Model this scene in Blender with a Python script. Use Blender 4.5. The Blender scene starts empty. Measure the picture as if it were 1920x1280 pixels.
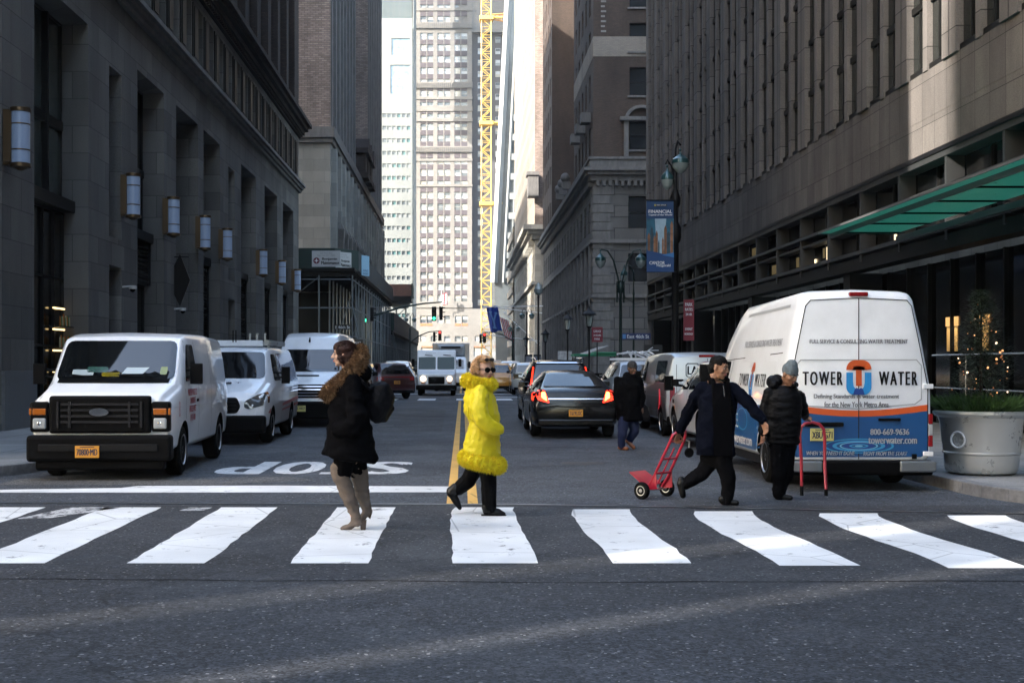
import bpy, bmesh, math, random
from mathutils import Vector, Matrix, noise
from mathutils.bvhtree import BVHTree
R = math.radians
random.seed(11)
SC = bpy.context.scene
COL = SC.collection
V = Vector

# ------------------------------------------------------------------ camera, sky, sun, exposure
cd = bpy.data.cameras.new('camera'); cam = bpy.data.objects.new('camera', cd); COL.objects.link(cam)
cd.sensor_width = 36; cd.lens = 45.0; cd.shift_x = 92/1920; cd.shift_y = 45/1920
cd.clip_start = .1; cd.clip_end = 3000
cam.location = (0, 0, 1.56); cam.rotation_euler = (R(90), 0, 0)
SC.camera = cam
HAZE = .0002
SUN_EL, SUN_AZ = 30.0, 33.6       # light travels toward (+x cos, +y sin)
W = bpy.data.worlds.new('World'); SC.world = W; W.use_nodes = True
nt = W.node_tree; nt.nodes.clear()
sky = nt.nodes.new('ShaderNodeTexSky'); sky.sky_type = 'NISHITA'; sky.sun_disc = False
sdir = V((-math.cos(R(SUN_AZ)), -math.sin(R(SUN_AZ)), 0))
sky.sun_elevation = R(SUN_EL); sky.sun_rotation = math.atan2(sdir.x, sdir.y)
sky.air_density = 1.4; sky.dust_density = 3.0; sky.ozone_density = 1.0
bg = nt.nodes.new('ShaderNodeBackground'); bg.inputs['Strength'].default_value = .15
wo = nt.nodes.new('ShaderNodeOutputWorld')
nt.links.new(sky.outputs[0], bg.inputs[0]); nt.links.new(bg.outputs[0], wo.inputs[0])
ld = bpy.data.lights.new('sun', 'SUN'); ld.energy = 3.0; ld.angle = R(.5); ld.color = (1, .93, .84)
lo = bpy.data.objects.new('sun', ld); COL.objects.link(lo); lo.location = (-60, -60, 90)
lv = V((math.cos(R(SUN_AZ))*math.cos(R(SUN_EL)), math.sin(R(SUN_AZ))*math.cos(R(SUN_EL)), -math.sin(R(SUN_EL))))
lo.rotation_euler = lv.to_track_quat('-Z', 'Y').to_euler()
SC.view_settings.view_transform = 'Standard'; SC.view_settings.look = 'None'
SC.view_settings.exposure = 2.7; SC.view_settings.gamma = 1
SC.cycles.use_denoising = True
SC.cycles.max_bounces = 6; SC.cycles.diffuse_bounces = 3; SC.cycles.glossy_bounces = 3; SC.cycles.volume_bounces = 0
SC.cycles.caustics_reflective = False; SC.cycles.caustics_refractive = False
SC.cycles.sample_clamp_indirect = 4

# ------------------------------------------------------------------ helpers
def tag(o, label=None, cat=None, group=None, kind=None):
    if label: o['label'] = label
    if cat: o['category'] = cat
    if group: o['group'] = group
    if kind: o['kind'] = kind
    return o
def thing(name, label, cat, loc=(0, 0, 0), rz=0, group=None):
    o = bpy.data.objects.new(name, None); COL.objects.link(o); o.empty_display_size = .2
    o.location = loc; o.rotation_euler = (0, 0, rz)
    return tag(o, label, cat, group)
def copy_tree(o, parent=None):
    c = o.copy(); COL.objects.link(c)
    if parent: c.parent = parent
    for ch in [x for x in o.children]: copy_tree(ch, c)
    return c
def rbasis(d):
    d = V(d).normalized(); a = V((0, 0, 1)) if abs(d.z) < .9 else V((1, 0, 0))
    x = d.cross(a).normalized(); return x, d.cross(x).normalized()
class MB:
    def __init__(s): s.v = []; s.f = []; s.m = []
    def add(s, vs, fs, m=0):
        o = len(s.v); s.v += [tuple(v) for v in vs]
        for f in fs: s.f.append(tuple(i+o for i in f)); s.m.append(m)
    def box(s, x0, y0, z0, x1, y1, z1, m=0):
        s.add([(x0,y0,z0),(x1,y0,z0),(x1,y1,z0),(x0,y1,z0),(x0,y0,z1),(x1,y0,z1),(x1,y1,z1),(x0,y1,z1)],
              [(0,3,2,1),(4,5,6,7),(0,1,5,4),(1,2,6,5),(2,3,7,6),(3,0,4,7)], m)
    def cyl(s, p0, p1, r0, r1=None, n=12, m=0, caps=True):
        r1 = r0 if r1 is None else r1; p0 = V(p0); p1 = V(p1); a, b = rbasis(p1-p0)
        vs = []
        for p, r in ((p0, r0), (p1, r1)):
            for i in range(n):
                t = 2*math.pi*i/n; vs.append(p+a*(r*math.cos(t))+b*(r*math.sin(t)))
        fs = [(i, (i+1) % n, n+(i+1) % n, n+i) for i in range(n)]
        if caps: fs += [tuple(range(n-1, -1, -1)), tuple(range(n, 2*n))]
        s.add(vs, fs, m)
    def tube(s, pts, r, n=8, m=0):
        pts = [V(p) for p in pts]; k = len(pts); rr = r if isinstance(r, (list, tuple)) else [r]*k
        vs = []; a = None
        for i, p in enumerate(pts):
            d = (pts[min(i+1, k-1)]-pts[max(i-1, 0)]).normalized()
            if a is None: a, b = rbasis(d)
            else: a = (a-d*a.dot(d)).normalized(); b = d.cross(a)
            for j in range(n):
                t = 2*math.pi*j/n; vs.append(p+a*(rr[i]*math.cos(t))+b*(rr[i]*math.sin(t)))
        fs = [(i*n+j, i*n+(j+1) % n, (i+1)*n+(j+1) % n, (i+1)*n+j) for i in range(k-1) for j in range(n)]
        fs += [tuple(range(n-1, -1, -1)), tuple(range((k-1)*n, k*n))]
        s.add(vs, fs, m)
    def lathe(s, prof, c=(0, 0, 0), n=20, m=0, axis='z', caps=True):
        c = V(c); vs = []
        for r, z in prof:
            for j in range(n):
                t = 2*math.pi*j/n; x, y = r*math.cos(t), r*math.sin(t)
                vs.append(c+(V((x, y, z)) if axis == 'z' else V((z, x, y)) if axis == 'x' else V((x, z, y))))
        k = len(prof)
        fs = [(i*n+j, i*n+(j+1) % n, (i+1)*n+(j+1) % n, (i+1)*n+j) for i in range(k-1) for j in range(n)]
        if caps: fs += [tuple(range(n-1, -1, -1)), tuple(range((k-1)*n, k*n))]
        s.add(vs, fs, m)
    def sphere(s, c, r, n=16, k=10, m=0, rot=None):
        c = V(c); r = (r, r, r) if not isinstance(r, (tuple, list)) else r
        vs = []
        for i in range(k+1):
            a = math.pi*i/k
            for j in range(n):
                t = 2*math.pi*j/n; p = V((r[0]*math.sin(a)*math.cos(t), r[1]*math.sin(a)*math.sin(t), r[2]*math.cos(a)))
                if rot: p = rot @ p
                vs.append(c+p)
        s.add(vs, [(i*n+j, (i+1)*n+j, (i+1)*n+(j+1) % n, i*n+(j+1) % n) for i in range(k) for j in range(n)], m)
    def prism(s, poly, f0, f1, m=0):      # poly 2D; f0,f1 map 2D->3D
        n = len(poly); s.add([f0(*p) for p in poly]+[f1(*p) for p in poly],
              [tuple(range(n-1, -1, -1)), tuple(range(n, 2*n))]+[(i, (i+1) % n, n+(i+1) % n, n+i) for i in range(n)], m)
    def loft(s, rings, m=0, caps=True):
        n = len(rings[0]); vs = [p for r in rings for p in r]; k = len(rings)
        fs = [(i*n+j, i*n+(j+1) % n, (i+1)*n+(j+1) % n, (i+1)*n+j) for i in range(k-1) for j in range(n)]
        if caps: fs += [tuple(range(n-1, -1, -1)), tuple(range((k-1)*n, k*n))]
        s.add(vs, fs, m)
    def build(s, name, mats, parent=None, smooth=False, bevel=0, loc=None, seg=2, fix=False):
        me = bpy.data.meshes.new(name); me.from_pydata(s.v, [], s.f)
        if not isinstance(mats, (list, tuple)): mats = [mats]
        for x in mats: me.materials.append(x)
        if any(s.m): me.polygons.foreach_set('material_index', s.m)
        if fix:
            bm = bmesh.new(); bm.from_mesh(me); bmesh.ops.remove_doubles(bm, verts=bm.verts, dist=1e-5)
            bmesh.ops.recalc_face_normals(bm, faces=bm.faces); bm.to_mesh(me); bm.free()
        o = bpy.data.objects.new(name, me); COL.objects.link(o)
        if smooth:
            me.polygons.foreach_set('use_smooth', [True]*len(me.polygons))
            if smooth != 'all': me.set_sharp_from_angle(angle=R(38))
        if bevel:
            b = o.modifiers.new('b', 'BEVEL'); b.width = bevel; b.segments = seg; b.limit_method = 'ANGLE'; b.angle_limit = R(35)
        if parent: o.parent = parent
        if loc: o.location = loc
        me.update(); return o
def bake(o):
    dg = bpy.context.evaluated_depsgraph_get(); dg.update()
    me = bpy.data.meshes.new_from_object(o.evaluated_get(dg)); o.modifiers.clear(); o.data = me
    return o

# ------------------------------------------------------------------ materials
def srgb(r, g, b):
    f = lambda c: (c/255/12.92) if c/255 <= .04045 else ((c/255+.055)/1.055)**2.4
    return (f(r), f(g), f(b))
MATS = {}
def M(name, col=(.5, .5, .5), rough=.6, metal=0, var=0, vs=6, bump=0, bs=60, emit=0, coat=0, spec=.5, streak=0, alpha=None, trans=0):
    if name in MATS: return MATS[name]
    m = bpy.data.materials.new(name); m.use_nodes = True; n = m.node_tree; b = n.nodes['Principled BSDF']
    b.inputs['Base Color'].default_value = (*col, 1); b.inputs['Roughness'].default_value = rough
    b.inputs['Metallic'].default_value = metal; b.inputs['Coat Weight'].default_value = coat
    b.inputs['Coat Roughness'].default_value = .04
    b.inputs['Specular IOR Level'].default_value = spec
    if emit: b.inputs['Emission Color'].default_value = (*col, 1); b.inputs['Emission Strength'].default_value = emit
    if trans: b.inputs['Transmission Weight'].default_value = trans
    tc = n.nodes.new('ShaderNodeTexCoord')
    if var:
        t = n.nodes.new('ShaderNodeTexNoise'); t.inputs['Scale'].default_value = vs; t.inputs['Detail'].default_value = 8
        t.inputs['Roughness'].default_value = .65
        if streak:
            mp = n.nodes.new('ShaderNodeMapping'); mp.inputs['Scale'].default_value = (1, 1, 1/streak)
            n.links.new(tc.outputs['Object'], mp.inputs[0]); n.links.new(mp.outputs[0], t.inputs['Vector'])
        else: n.links.new(tc.outputs['Object'], t.inputs['Vector'])
        r = n.nodes.new('ShaderNodeMapRange'); r.inputs[1].default_value = .3; r.inputs[2].default_value = .7
        r.inputs[3].default_value = 1-var; r.inputs[4].default_value = 1+var
        h = n.nodes.new('ShaderNodeVectorMath'); h.operation = 'SCALE'; h.inputs[0].default_value = col
        n.links.new(t.outputs[0], r.inputs[0]); n.links.new(r.outputs[0], h.inputs['Scale']); n.links.new(h.outputs[0], b.inputs['Base Color'])
        rr = n.nodes.new('ShaderNodeMapRange'); rr.inputs[3].default_value = max(0, rough-.12); rr.inputs[4].default_value = min(1, rough+.15)
        n.links.new(t.outputs[0], rr.inputs[0]); n.links.new(rr.outputs[0], b.inputs['Roughness'])
    if bump:
        t2 = n.nodes.new('ShaderNodeTexNoise'); t2.inputs['Scale'].default_value = bs; t2.inputs['Detail'].default_value = 4
        n.links.new(tc.outputs['Object'], t2.inputs['Vector'])
        bp = n.nodes.new('ShaderNodeBump'); bp.inputs['Strength'].default_value = bump; bp.inputs['Distance'].default_value = .01
        n.links.new(t2.outputs[0], bp.inputs['Height']); n.links.new(bp.outputs[0], b.inputs['Normal'])
    MATS[name] = m; return m
def brickmat(name, c1, c2, cm, w=.22, h=.075, ms=.012, var=.25, vs=.6, rough=.85, bump=.4, off=.5, bias=0, streak=3, hue=None):
    m = bpy.data.materials.new(name); m.use_nodes = True; n = m.node_tree; b = n.nodes['Principled BSDF']
    b.inputs['Roughness'].default_value = rough; b.inputs['Specular IOR Level'].default_value = .3
    L = n.links.new
    tc = n.nodes.new('ShaderNodeTexCoord'); sp = n.nodes.new('ShaderNodeSeparateXYZ'); L(tc.outputs['Object'], sp.inputs[0])
    ad = n.nodes.new('ShaderNodeMath'); L(sp.outputs[0], ad.inputs[0]); L(sp.outputs[1], ad.inputs[1])
    cb = n.nodes.new('ShaderNodeCombineXYZ'); L(ad.outputs[0], cb.inputs[0]); L(sp.outputs[2], cb.inputs[1])
    br = n.nodes.new('ShaderNodeTexBrick'); L(cb.outputs[0], br.inputs['Vector']); br.offset = off
    br.inputs['Color1'].default_value = (*c1, 1); br.inputs['Color2'].default_value = (*c2, 1); br.inputs['Mortar'].default_value = (*cm, 1)
    br.inputs['Scale'].default_value = 1; br.inputs['Brick Width'].default_value = w; br.inputs['Row Height'].default_value = h
    br.inputs['Mortar Size'].default_value = ms; br.inputs['Bias'].default_value = bias; br.inputs['Mortar Smooth'].default_value = .2
    mp = n.nodes.new('ShaderNodeMapping'); mp.inputs['Scale'].default_value = (1, 1, 1/streak); L(tc.outputs['Object'], mp.inputs[0])
    t = n.nodes.new('ShaderNodeTexNoise'); t.inputs['Scale'].default_value = vs; t.inputs['Detail'].default_value = 9; t.inputs['Roughness'].default_value = .6
    L(mp.outputs[0], t.inputs['Vector'])
    r = n.nodes.new('ShaderNodeMapRange'); r.inputs[1].default_value = .3; r.inputs[2].default_value = .7; r.inputs[3].default_value = 1-var; r.inputs[4].default_value = 1+var
    L(t.outputs[0], r.inputs[0])
    g = n.nodes.new('ShaderNodeTexNoise'); g.inputs['Scale'].default_value = 45; g.inputs['Detail'].default_value = 3; L(tc.outputs['Object'], g.inputs['Vector'])
    gr = n.nodes.new('ShaderNodeMapRange'); gr.inputs[1].default_value = .3; gr.inputs[2].default_value = .7; gr.inputs[3].default_value = .82; gr.inputs[4].default_value = 1.18
    L(g.outputs[0], gr.inputs[0])
    mm = n.nodes.new('ShaderNodeMath'); mm.operation = 'MULTIPLY'; L(r.outputs[0], mm.inputs[0]); L(gr.outputs[0], mm.inputs[1])
    sc = n.nodes.new('ShaderNodeVectorMath'); sc.operation = 'SCALE'; L(br.outputs['Color'], sc.inputs[0]); L(mm.outputs[0], sc.inputs['Scale'])
    L(sc.outputs[0], b.inputs['Base Color'])
    bp = n.nodes.new('ShaderNodeBump'); bp.inputs['Strength'].default_value = bump; bp.inputs['Distance'].default_value = .02; bp.invert = True
    L(br.outputs['Fac'], bp.inputs['Height']); L(bp.outputs[0], b.inputs['Normal'])
    MATS[name] = m; return m
def paintmat(name, col, wear=.5, ws=9, base=(.045, .047, .052)):
    m = bpy.data.materials.new(name); m.use_nodes = True; n = m.node_tree; b = n.nodes['Principled BSDF']; L = n.links.new
    b.inputs['Roughness'].default_value = .8
    tc = n.nodes.new('ShaderNodeTexCoord')
    t = n.nodes.new('ShaderNodeTexNoise'); t.inputs['Scale'].default_value = ws; t.inputs['Detail'].default_value = 12; t.inputs['Roughness'].default_value = .75
    L(tc.outputs['Object'], t.inputs['Vector'])
    r = n.nodes.new('ShaderNodeMapRange'); r.inputs[1].default_value = .28+wear*.1; r.inputs[2].default_value = .34+wear*.12; L(t.outputs[0], r.inputs[0])
    t3 = n.nodes.new('ShaderNodeTexNoise'); t3.inputs['Scale'].default_value = 1.2; t3.inputs['Detail'].default_value = 9; L(tc.outputs['Object'], t3.inputs['Vector'])
    r3 = n.nodes.new('ShaderNodeMapRange'); r3.inputs[1].default_value = .3; r3.inputs[2].default_value = .7; r3.inputs[3].default_value = .80; r3.inputs[4].default_value = 1.04; L(t3.outputs[0], r3.inputs[0])
    vo = n.nodes.new('ShaderNodeTexVoronoi'); vo.feature = 'DISTANCE_TO_EDGE'; vo.inputs['Scale'].default_value = .8; L(tc.outputs['Object'], vo.inputs['Vector'])
    vr = n.nodes.new('ShaderNodeMapRange'); vr.inputs[1].default_value = .002; vr.inputs[2].default_value = .009; vr.inputs[3].default_value = .6; vr.inputs[4].default_value = 1
    L(vo.outputs[0], vr.inputs[0])
    k = n.nodes.new('ShaderNodeMath'); k.operation = 'MULTIPLY'; L(r3.outputs[0], k.inputs[0]); L(vr.outputs[0], k.inputs[1])
    s3 = n.nodes.new('ShaderNodeVectorMath'); s3.operation = 'SCALE'; s3.inputs[0].default_value = col; L(k.outputs[0], s3.inputs['Scale'])
    mx = n.nodes.new('ShaderNodeMix'); mx.data_type = 'RGBA'; mx.inputs[6].default_value = (*base, 1)
    L(r.outputs[0], mx.inputs[0]); L(s3.outputs[0], mx.inputs[7]); L(mx.outputs[2], b.inputs['Base Color'])
    MATS[name] = m; return m
def asphalt(name, base, speck, big=.35):
    m = bpy.data.materials.new(name); m.use_nodes = True; n = m.node_tree; b = n.nodes['Principled BSDF']; L = n.links.new
    tc = n.nodes.new('ShaderNodeTexCoord'); O = tc.outputs['Object']
    def nz(s, d=6, rg=.6):
        t = n.nodes.new('ShaderNodeTexNoise'); t.inputs['Scale'].default_value = s; t.inputs['Detail'].default_value = d; t.inputs['Roughness'].default_value = rg; L(O, t.inputs['Vector']); return t.outputs[0]
    def mr(x, a, b_, c, d):
        t = n.nodes.new('ShaderNodeMapRange'); L(x, t.inputs[0])
        for i, q in enumerate((a, b_, c, d)): t.inputs[i+1].default_value = q
        return t.outputs[0]
    def mul(x, y, op='MULTIPLY'):
        t = n.nodes.new('ShaderNodeMath'); t.operation = op; L(x, t.inputs[0]); L(y, t.inputs[1]); return t.outputs[0]
    large = mr(nz(.22, 8), .3, .7, 1-big, 1+big)
    mid = mr(nz(2.5, 8, .7), .3, .7, .85, 1.15)
    vo = n.nodes.new('ShaderNodeTexVoronoi'); vo.inputs['Scale'].default_value = 62; L(O, vo.inputs['Vector'])
    st = n.nodes.new('ShaderNodeSeparateXYZ'); L(vo.outputs['Color'], st.inputs[0])
    v2 = n.nodes.new('ShaderNodeTexVoronoi'); v2.inputs['Scale'].default_value = 27; L(O, v2.inputs['Vector']); s2_ = n.nodes.new('ShaderNodeSeparateXYZ'); L(v2.outputs['Color'], s2_.inputs[0]); mid = mul(mid, mr(s2_.outputs[0], 0, 1, .72, 1.28))
    grain = mr(st.outputs[0], 0, 1, .25, 1.75)
    fine = mul(mul(large, mid), grain)
    sc = n.nodes.new('ShaderNodeVectorMath'); sc.operation = 'SCALE'; sc.inputs[0].default_value = base; L(fine, sc.inputs['Scale'])
    sp = mr(st.outputs[1], .978, .99, 0, .8)
    mx = n.nodes.new('ShaderNodeMix'); mx.data_type = 'RGBA'; mx.inputs[7].default_value = (*speck, 1)
    L(sp, mx.inputs[0]); L(sc.outputs[0], mx.inputs[6])
    cr = n.nodes.new('ShaderNodeTexVoronoi'); cr.feature = 'DISTANCE_TO_EDGE'; cr.inputs['Scale'].default_value = .16
    ds = n.nodes.new('ShaderNodeTexNoise'); ds.inputs['Scale'].default_value = 1.5; ds.inputs['Detail'].default_value = 6; L(O, ds.inputs['Vector'])
    dm = n.nodes.new('ShaderNodeVectorMath'); dm.operation = 'SCALE'; L(ds.outputs['Color'], dm.inputs[0]); dm.inputs['Scale'].default_value = 1.2
    da = n.nodes.new('ShaderNodeVectorMath'); L(dm.outputs[0], da.inputs[0]); L(O, da.inputs[1]); L(da.outputs[0], cr.inputs['Vector'])
    ck = mr(cr.outputs[0], .0015, .004, .45, 1)
    s2 = n.nodes.new('ShaderNodeVectorMath'); s2.operation = 'SCALE'; L(mx.outputs[2], s2.inputs[0]); L(ck, s2.inputs['Scale'])
    L(s2.outputs[0], b.inputs['Base Color'])
    L(mr(nz(.8, 5), .3, .7, .62, .88), b.inputs['Roughness']); b.inputs['Specular IOR Level'].default_value = .35
    bp = n.nodes.new('ShaderNodeBump'); bp.inputs['Strength'].default_value = .5; bp.inputs['Distance'].default_value = .006
    L(st.outputs[0], bp.inputs['Height']); L(bp.outputs[0], b.inputs['Normal'])
    MATS[name] = m; return m

m_asph = asphalt('asphalt', (.050, .056, .066), (.30, .30, .30))
m_walk = brickmat('concrete_walk', (.20, .20, .20), (.24, .24, .235), (.10, .10, .10), 1.5, 1.5, .015, .25, .8, off=0, streak=1)
def flatbrick(m):  # floor version: use x,y directly
    n = m.node_tree
    br = [x for x in n.nodes if x.type == 'TEX_BRICK'][0]; tc = [x for x in n.nodes if x.type == 'TEX_COORD'][0]
    n.links.new(tc.outputs['Object'], br.inputs['Vector'])
flatbrick(m_walk)
m_kerb = M('granite_kerb', (.16, .16, .165), .75, var=.3, vs=12, bump=.3)
m_white = paintmat('white_paint', (.74, .75, .75), .62, 4)
m_whitew = paintmat('white_paint_worn', (.72, .73, .73), .8, 5)
m_yellow = paintmat('yellow_paint', (.72, .42, .10), .3, 5)
m_steel = M('steel', (.5, .5, .5), .35, 1, var=.2, vs=20)
m_black = M('black_metal', (.006, .006, .007), .45, spec=.15)
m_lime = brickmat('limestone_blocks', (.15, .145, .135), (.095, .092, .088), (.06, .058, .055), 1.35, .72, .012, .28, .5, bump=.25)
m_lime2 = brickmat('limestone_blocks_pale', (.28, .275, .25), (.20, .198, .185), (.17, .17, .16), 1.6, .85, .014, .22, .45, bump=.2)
m_plinth = M('grey_granite_plinth', (.10, .105, .115), .35, var=.25, vs=8, bump=.1)
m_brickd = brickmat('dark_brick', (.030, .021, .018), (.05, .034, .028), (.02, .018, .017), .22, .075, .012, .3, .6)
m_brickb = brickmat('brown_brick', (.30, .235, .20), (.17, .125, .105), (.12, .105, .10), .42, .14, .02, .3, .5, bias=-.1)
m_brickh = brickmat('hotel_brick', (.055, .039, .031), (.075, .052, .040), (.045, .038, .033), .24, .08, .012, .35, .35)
m_brickp = brickmat('pale_brick', (.24, .21, .175), (.20, .175, .15), (.17, .16, .14), .3, .1, .012, .2, .3)
m_stoneh = brickmat('hotel_stone', (.11, .105, .10), (.09, .087, .083), (.035, .035, .035), 2.4, .9, .03, .25, .5, bump=.7)
m_trimh = M('stone_trim', (.12, .116, .112), .8, var=.3, vs=3, bump=.3, bs=20, streak=3)
m_triml = M('limestone_trim', (.14, .135, .128), .8, var=.3, vs=2, bump=.2, bs=20, streak=2)
m_gran = brickmat('pink_granite_tiles', (.128, .114, .104), (.088, .079, .073), (.03, .027, .025), .75, 1.0, .009, .3, .9, bump=.2, off=0)
m_granp = brickmat('granite_piers', (.150, .136, .126), (.108, .098, .091), (.03, .027, .025), 50, 1.25, .014, .25, .9, bump=.3, off=0)
m_glassd = M('dark_glass', (.003, .0035, .004), .08, spec=.28, var=.4, vs=.7)
m_glassw = M('window_glass', (.02, .022, .024), .06, spec=.8)
m_glassc = M('curtained_glass', (.10, .10, .095), .12, var=.5, vs=1.2, spec=.7)
m_frame = M('bronze_frame', (.008, .0078, .0075), .5, .0, spec=.2)
m_framep = M('pale_frame', (.16, .165, .17), .45, .5)
m_alu = M('aluminium_frame', (.25, .27, .29), .35, .8)

# ------------------------------------------------------------------ ground
def sheet(name, x0, y0, x1, y1, z, m, kind='structure'):
    b = MB(); b.add([(x0, y0, z), (x1, y0, z), (x1, y1, z), (x0, y1, z)], [(0, 1, 2, 3)])
    return tag(b.build(name, m), kind=kind)
sheet('ground', -500, -240, 500, 900, 0, m_asph)
m_asph2 = asphalt('side_street_asphalt', (.031, .033, .038), (.24, .24, .24), .4)
sheet('side_street', -200, -8.5, 200, 14.3, .0015, m_asph2)
def kerbed(name, poly, z=.15):
    b = MB(); n = len(poly)
    b.prism(poly, lambda x, y: (x, y, -.02), lambda x, y: (x, y, z-.004)); o = b.build(name, m_walk); tag(o, kind='structure')
    # kerb ring: granite band proud of the slab
    k = MB(); c = V((sum(p[0] for p in poly)/n, sum(p[1] for p in poly)/n))
    pts = [V(p) for p in poly]; inn = []
    for i in range(n):
        a, p, q = pts[i-1], pts[i], pts[(i+1) % n]
        d1 = (p-a).normalized(); d2 = (q-p).normalized(); nn = (V((-d1.y, d1.x))+V((-d2.y, d2.x)))
        inn.append(p+nn.normalized()*.16/max(.5, math.cos(d1.angle(d2, 0)/2)))
    out = [p-(i_-p)*.06 for p, i_ in zip(pts, inn)]
    for i in range(n):
        j = (i+1) % n
        vs = [(out[i].x, out[i].y, -.02), (out[j].x, out[j].y, -.02), (inn[j].x, inn[j].y, -.02), (inn[i].x, inn[i].y, -.02),
              (out[i].x, out[i].y, z), (out[j].x, out[j].y, z), (inn[j].x, inn[j].y, z), (inn[i].x, inn[i].y, z)]
        k.add(vs, [(0,3,2,1),(4,5,6,7),(0,1,5,4),(1,2,6,5),(2,3,7,6),(3,0,4,7)])
    o2 = k.build('kerb', m_kerb, bevel=.015); tag(o2, kind='structure')
def corner(cx, cy, r, a0, a1, n=8): return [(cx+r*math.cos(R(a0+(a1-a0)*i/n)), cy+r*math.sin(R(a0+(a1-a0)*i/n))) for i in range(n+1)]
CL, CR = -6.25, 6.1
kerbed('pavement', [(-90, 17)]+corner(CL-2, 19, 2, 270, 360)+corner(CL-2, 61, 2, 0, 90)+[(-90, 63)])
kerbed('pavement', corner(CR+2.6, 61, 2.6, 90, 180)+corner(CR+2.6, 15.6, 2.6, 180, 262)+[(90, 12.6), (90, 63.6)])
kerbed('pavement', [(-90, 92)]+corner(CL-2, 94, 2, 270, 360)+[(CL, 175), (-90, 175)])
kerbed('pavement', [(CR, 212)]+corner(CR+2, 94, 2, 180, 270)+[(90, 92), (90, 212)])
kerbed('pavement', [(-60, 192)]+[(CL, 192), (CL, 260), (-60, 260)])
kerbed('pavement', [(-80, 268), (80, 268), (80, 300), (-80, 300)])

# road markings (laid 4 mm proud)
def flat(name, polys, m, z=.004):
    b = MB()
    for p in polys: b.add([(x, y, z) for x, y in p], [tuple(range(len(p)))])
    return tag(b.build(name, m), kind='structure')
bars = []
for k in range(-5, 6):
    x0 = -.09+1.28*k; w = .62 if k != 0 else .65
    yf = 14.07-max(0, k)*.19; yn = 10.09-max(0, k-1)*.12
    bow = -.075*max(0, min(1.4, .4+k*.4)); L_, R_ = [], []
    for i in range(15):
        t = i/14; y = yf+(yn-yf)*t; dx = bow*math.sin(math.pi*min(1, t*1.25)**.7) if t < .8 else 0
        j = .013
        L_.append((x0+dx+random.uniform(-j, j), y)); R_.append((x0+w+dx+random.uniform(-j, j)+(.03 if k == 0 else 0)*t, y))
    bars.append(L_+R_[::-1])
for i, p in enumerate(bars): flat('crosswalk_stripe', [p], m_white)
flat('worn_marking', [[(-4.55, 13.0), (-4.2, 13.1), (-3.75, 14.05), (-4.3, 14.1)], [(-3.05, 13.75), (-2.8, 13.75), (-2.75, 14.05), (-3.0, 14.05)]], paintmat('very_worn_paint', (.6, .6, .6), 1.6, 7))
flat('stop_line', [[(-5.9, 15.72), (-4.9, 15.7), (-.17, 15.75), (-.17, 16.5), (-2.4, 16.62), (-4.2, 16.58), (-4.35, 16.3), (-5.9, 16.05)]], m_white)
for dx in (-.185, .055): flat('centre_line', [[(dx, 14.45), (dx+.115, 14.45), (dx+.115, 56.5), (dx, 56.5)]], m_yellow)
for dx in (-.185, .055): flat('centre_line', [[(dx, 72), (dx+.115, 72), (dx+.115, 190), (dx, 190)]], m_yellow)
for k in range(-6, 7): flat('crosswalk_stripe', [[(-.3+1.75*k, 57.2), (.5+1.75*k, 57.2), (.5+1.75*k, 60.2), (-.3+1.75*k, 60.2)]], m_white)
flat('stop_line', [[(-5.8, 69.6), (5.8, 69.6), (5.8, 70.4), (-5.8, 70.4)]], m_white)
flat('lane_line', [[(1.0, 62.6), (5.8, 62.6), (5.8, 63.3), (1.0, 63.3)]], m_white)
# trench frame crossing the street
pl = [(-9, 14.55), (-1.2, 14.33), (.6, 14.30), (2.5, 14.0), (4.6, 13.62), (6.6, 13.25)]
for off, w, m, z in ((0, .05, m_black, .003), (.05, .035, m_steel, .008), (.12, .03, m_black, .003)):
    flat('trench_seam', [[(x, y+off) for x, y in pl]+[(x, y+off+w) for x, y in pl[::-1]]], m, z)
# dark repair patches
m_patch = asphalt('asphalt_patch', (.042, .044, .048), (.3, .3, .3))
m_patch2 = asphalt('asphalt_patch_pale', (.085, .085, .085), (.4, .4, .4))
flat('asphalt_patch', [[(-6.1, 16.7), (-3.2, 16.75), (-2.0, 17.4), (-2.4, 18.0), (-3.4, 17.9), (-6.1, 17.6)]], m_patch2, .0025)
m_tar = M('tar_seam', (.012, .012, .013), .95, spec=.05)
def wobble(pts, w):
    o = []; c = []
    for (x0, y0), (x1, y1) in zip(pts[:-1], pts[1:]):
        for k in range(8): t = k/8; c.append((x0+(x1-x0)*t+random.uniform(-.03, .03), y0+(y1-y0)*t+random.uniform(-.03, .03)))
    L_ = []; R__ = []
    for i in range(len(c)-1):
        d = (V(c[i+1])-V(c[i])).normalized(); n_ = V((-d.y, d.x))*w*random.uniform(.3, .8); L_.append(tuple(V(c[i])+n_)); R__.append(tuple(V(c[i])-n_))
    return [[L_[i], L_[i+1], R__[i+1], R__[i]] for i in range(len(L_)-1)]
flat('tar_seam', wobble([(-7, 9.2), (-3, 9.35), (1, 9.2), (6, 9.3), (9, 9.1)], .02)+wobble([(-5.5, 24.5), (-2, 24.2), (3.5, 24.6)], .03), m_tar, .0035)
flat('manhole_cover', [[(1.9+.36*math.cos(a*math.pi/10), 20.4+.36*math.sin(a*math.pi/10)) for a in range(20)], [(-1.6+.33*math.cos(a*math.pi/10), 7.9+.33*math.sin(a*math.pi/10)) for a in range(0)] or [(-2.2, 33), (-1.8, 33), (-1.8, 33.4), (-2.2, 33.4)]], M('cast_iron', (.03, .028, .026), .5, .6, var=.4, vs=14, bump=.6, bs=40), .0036)
flat('asphalt_patch', [[(.5, 30), (3.2, 30), (3.1, 37), (.6, 36)], [(-3.0, 30), (-.5, 30), (-.6, 45), (-2.8, 46)]], m_patch, .002)
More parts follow.
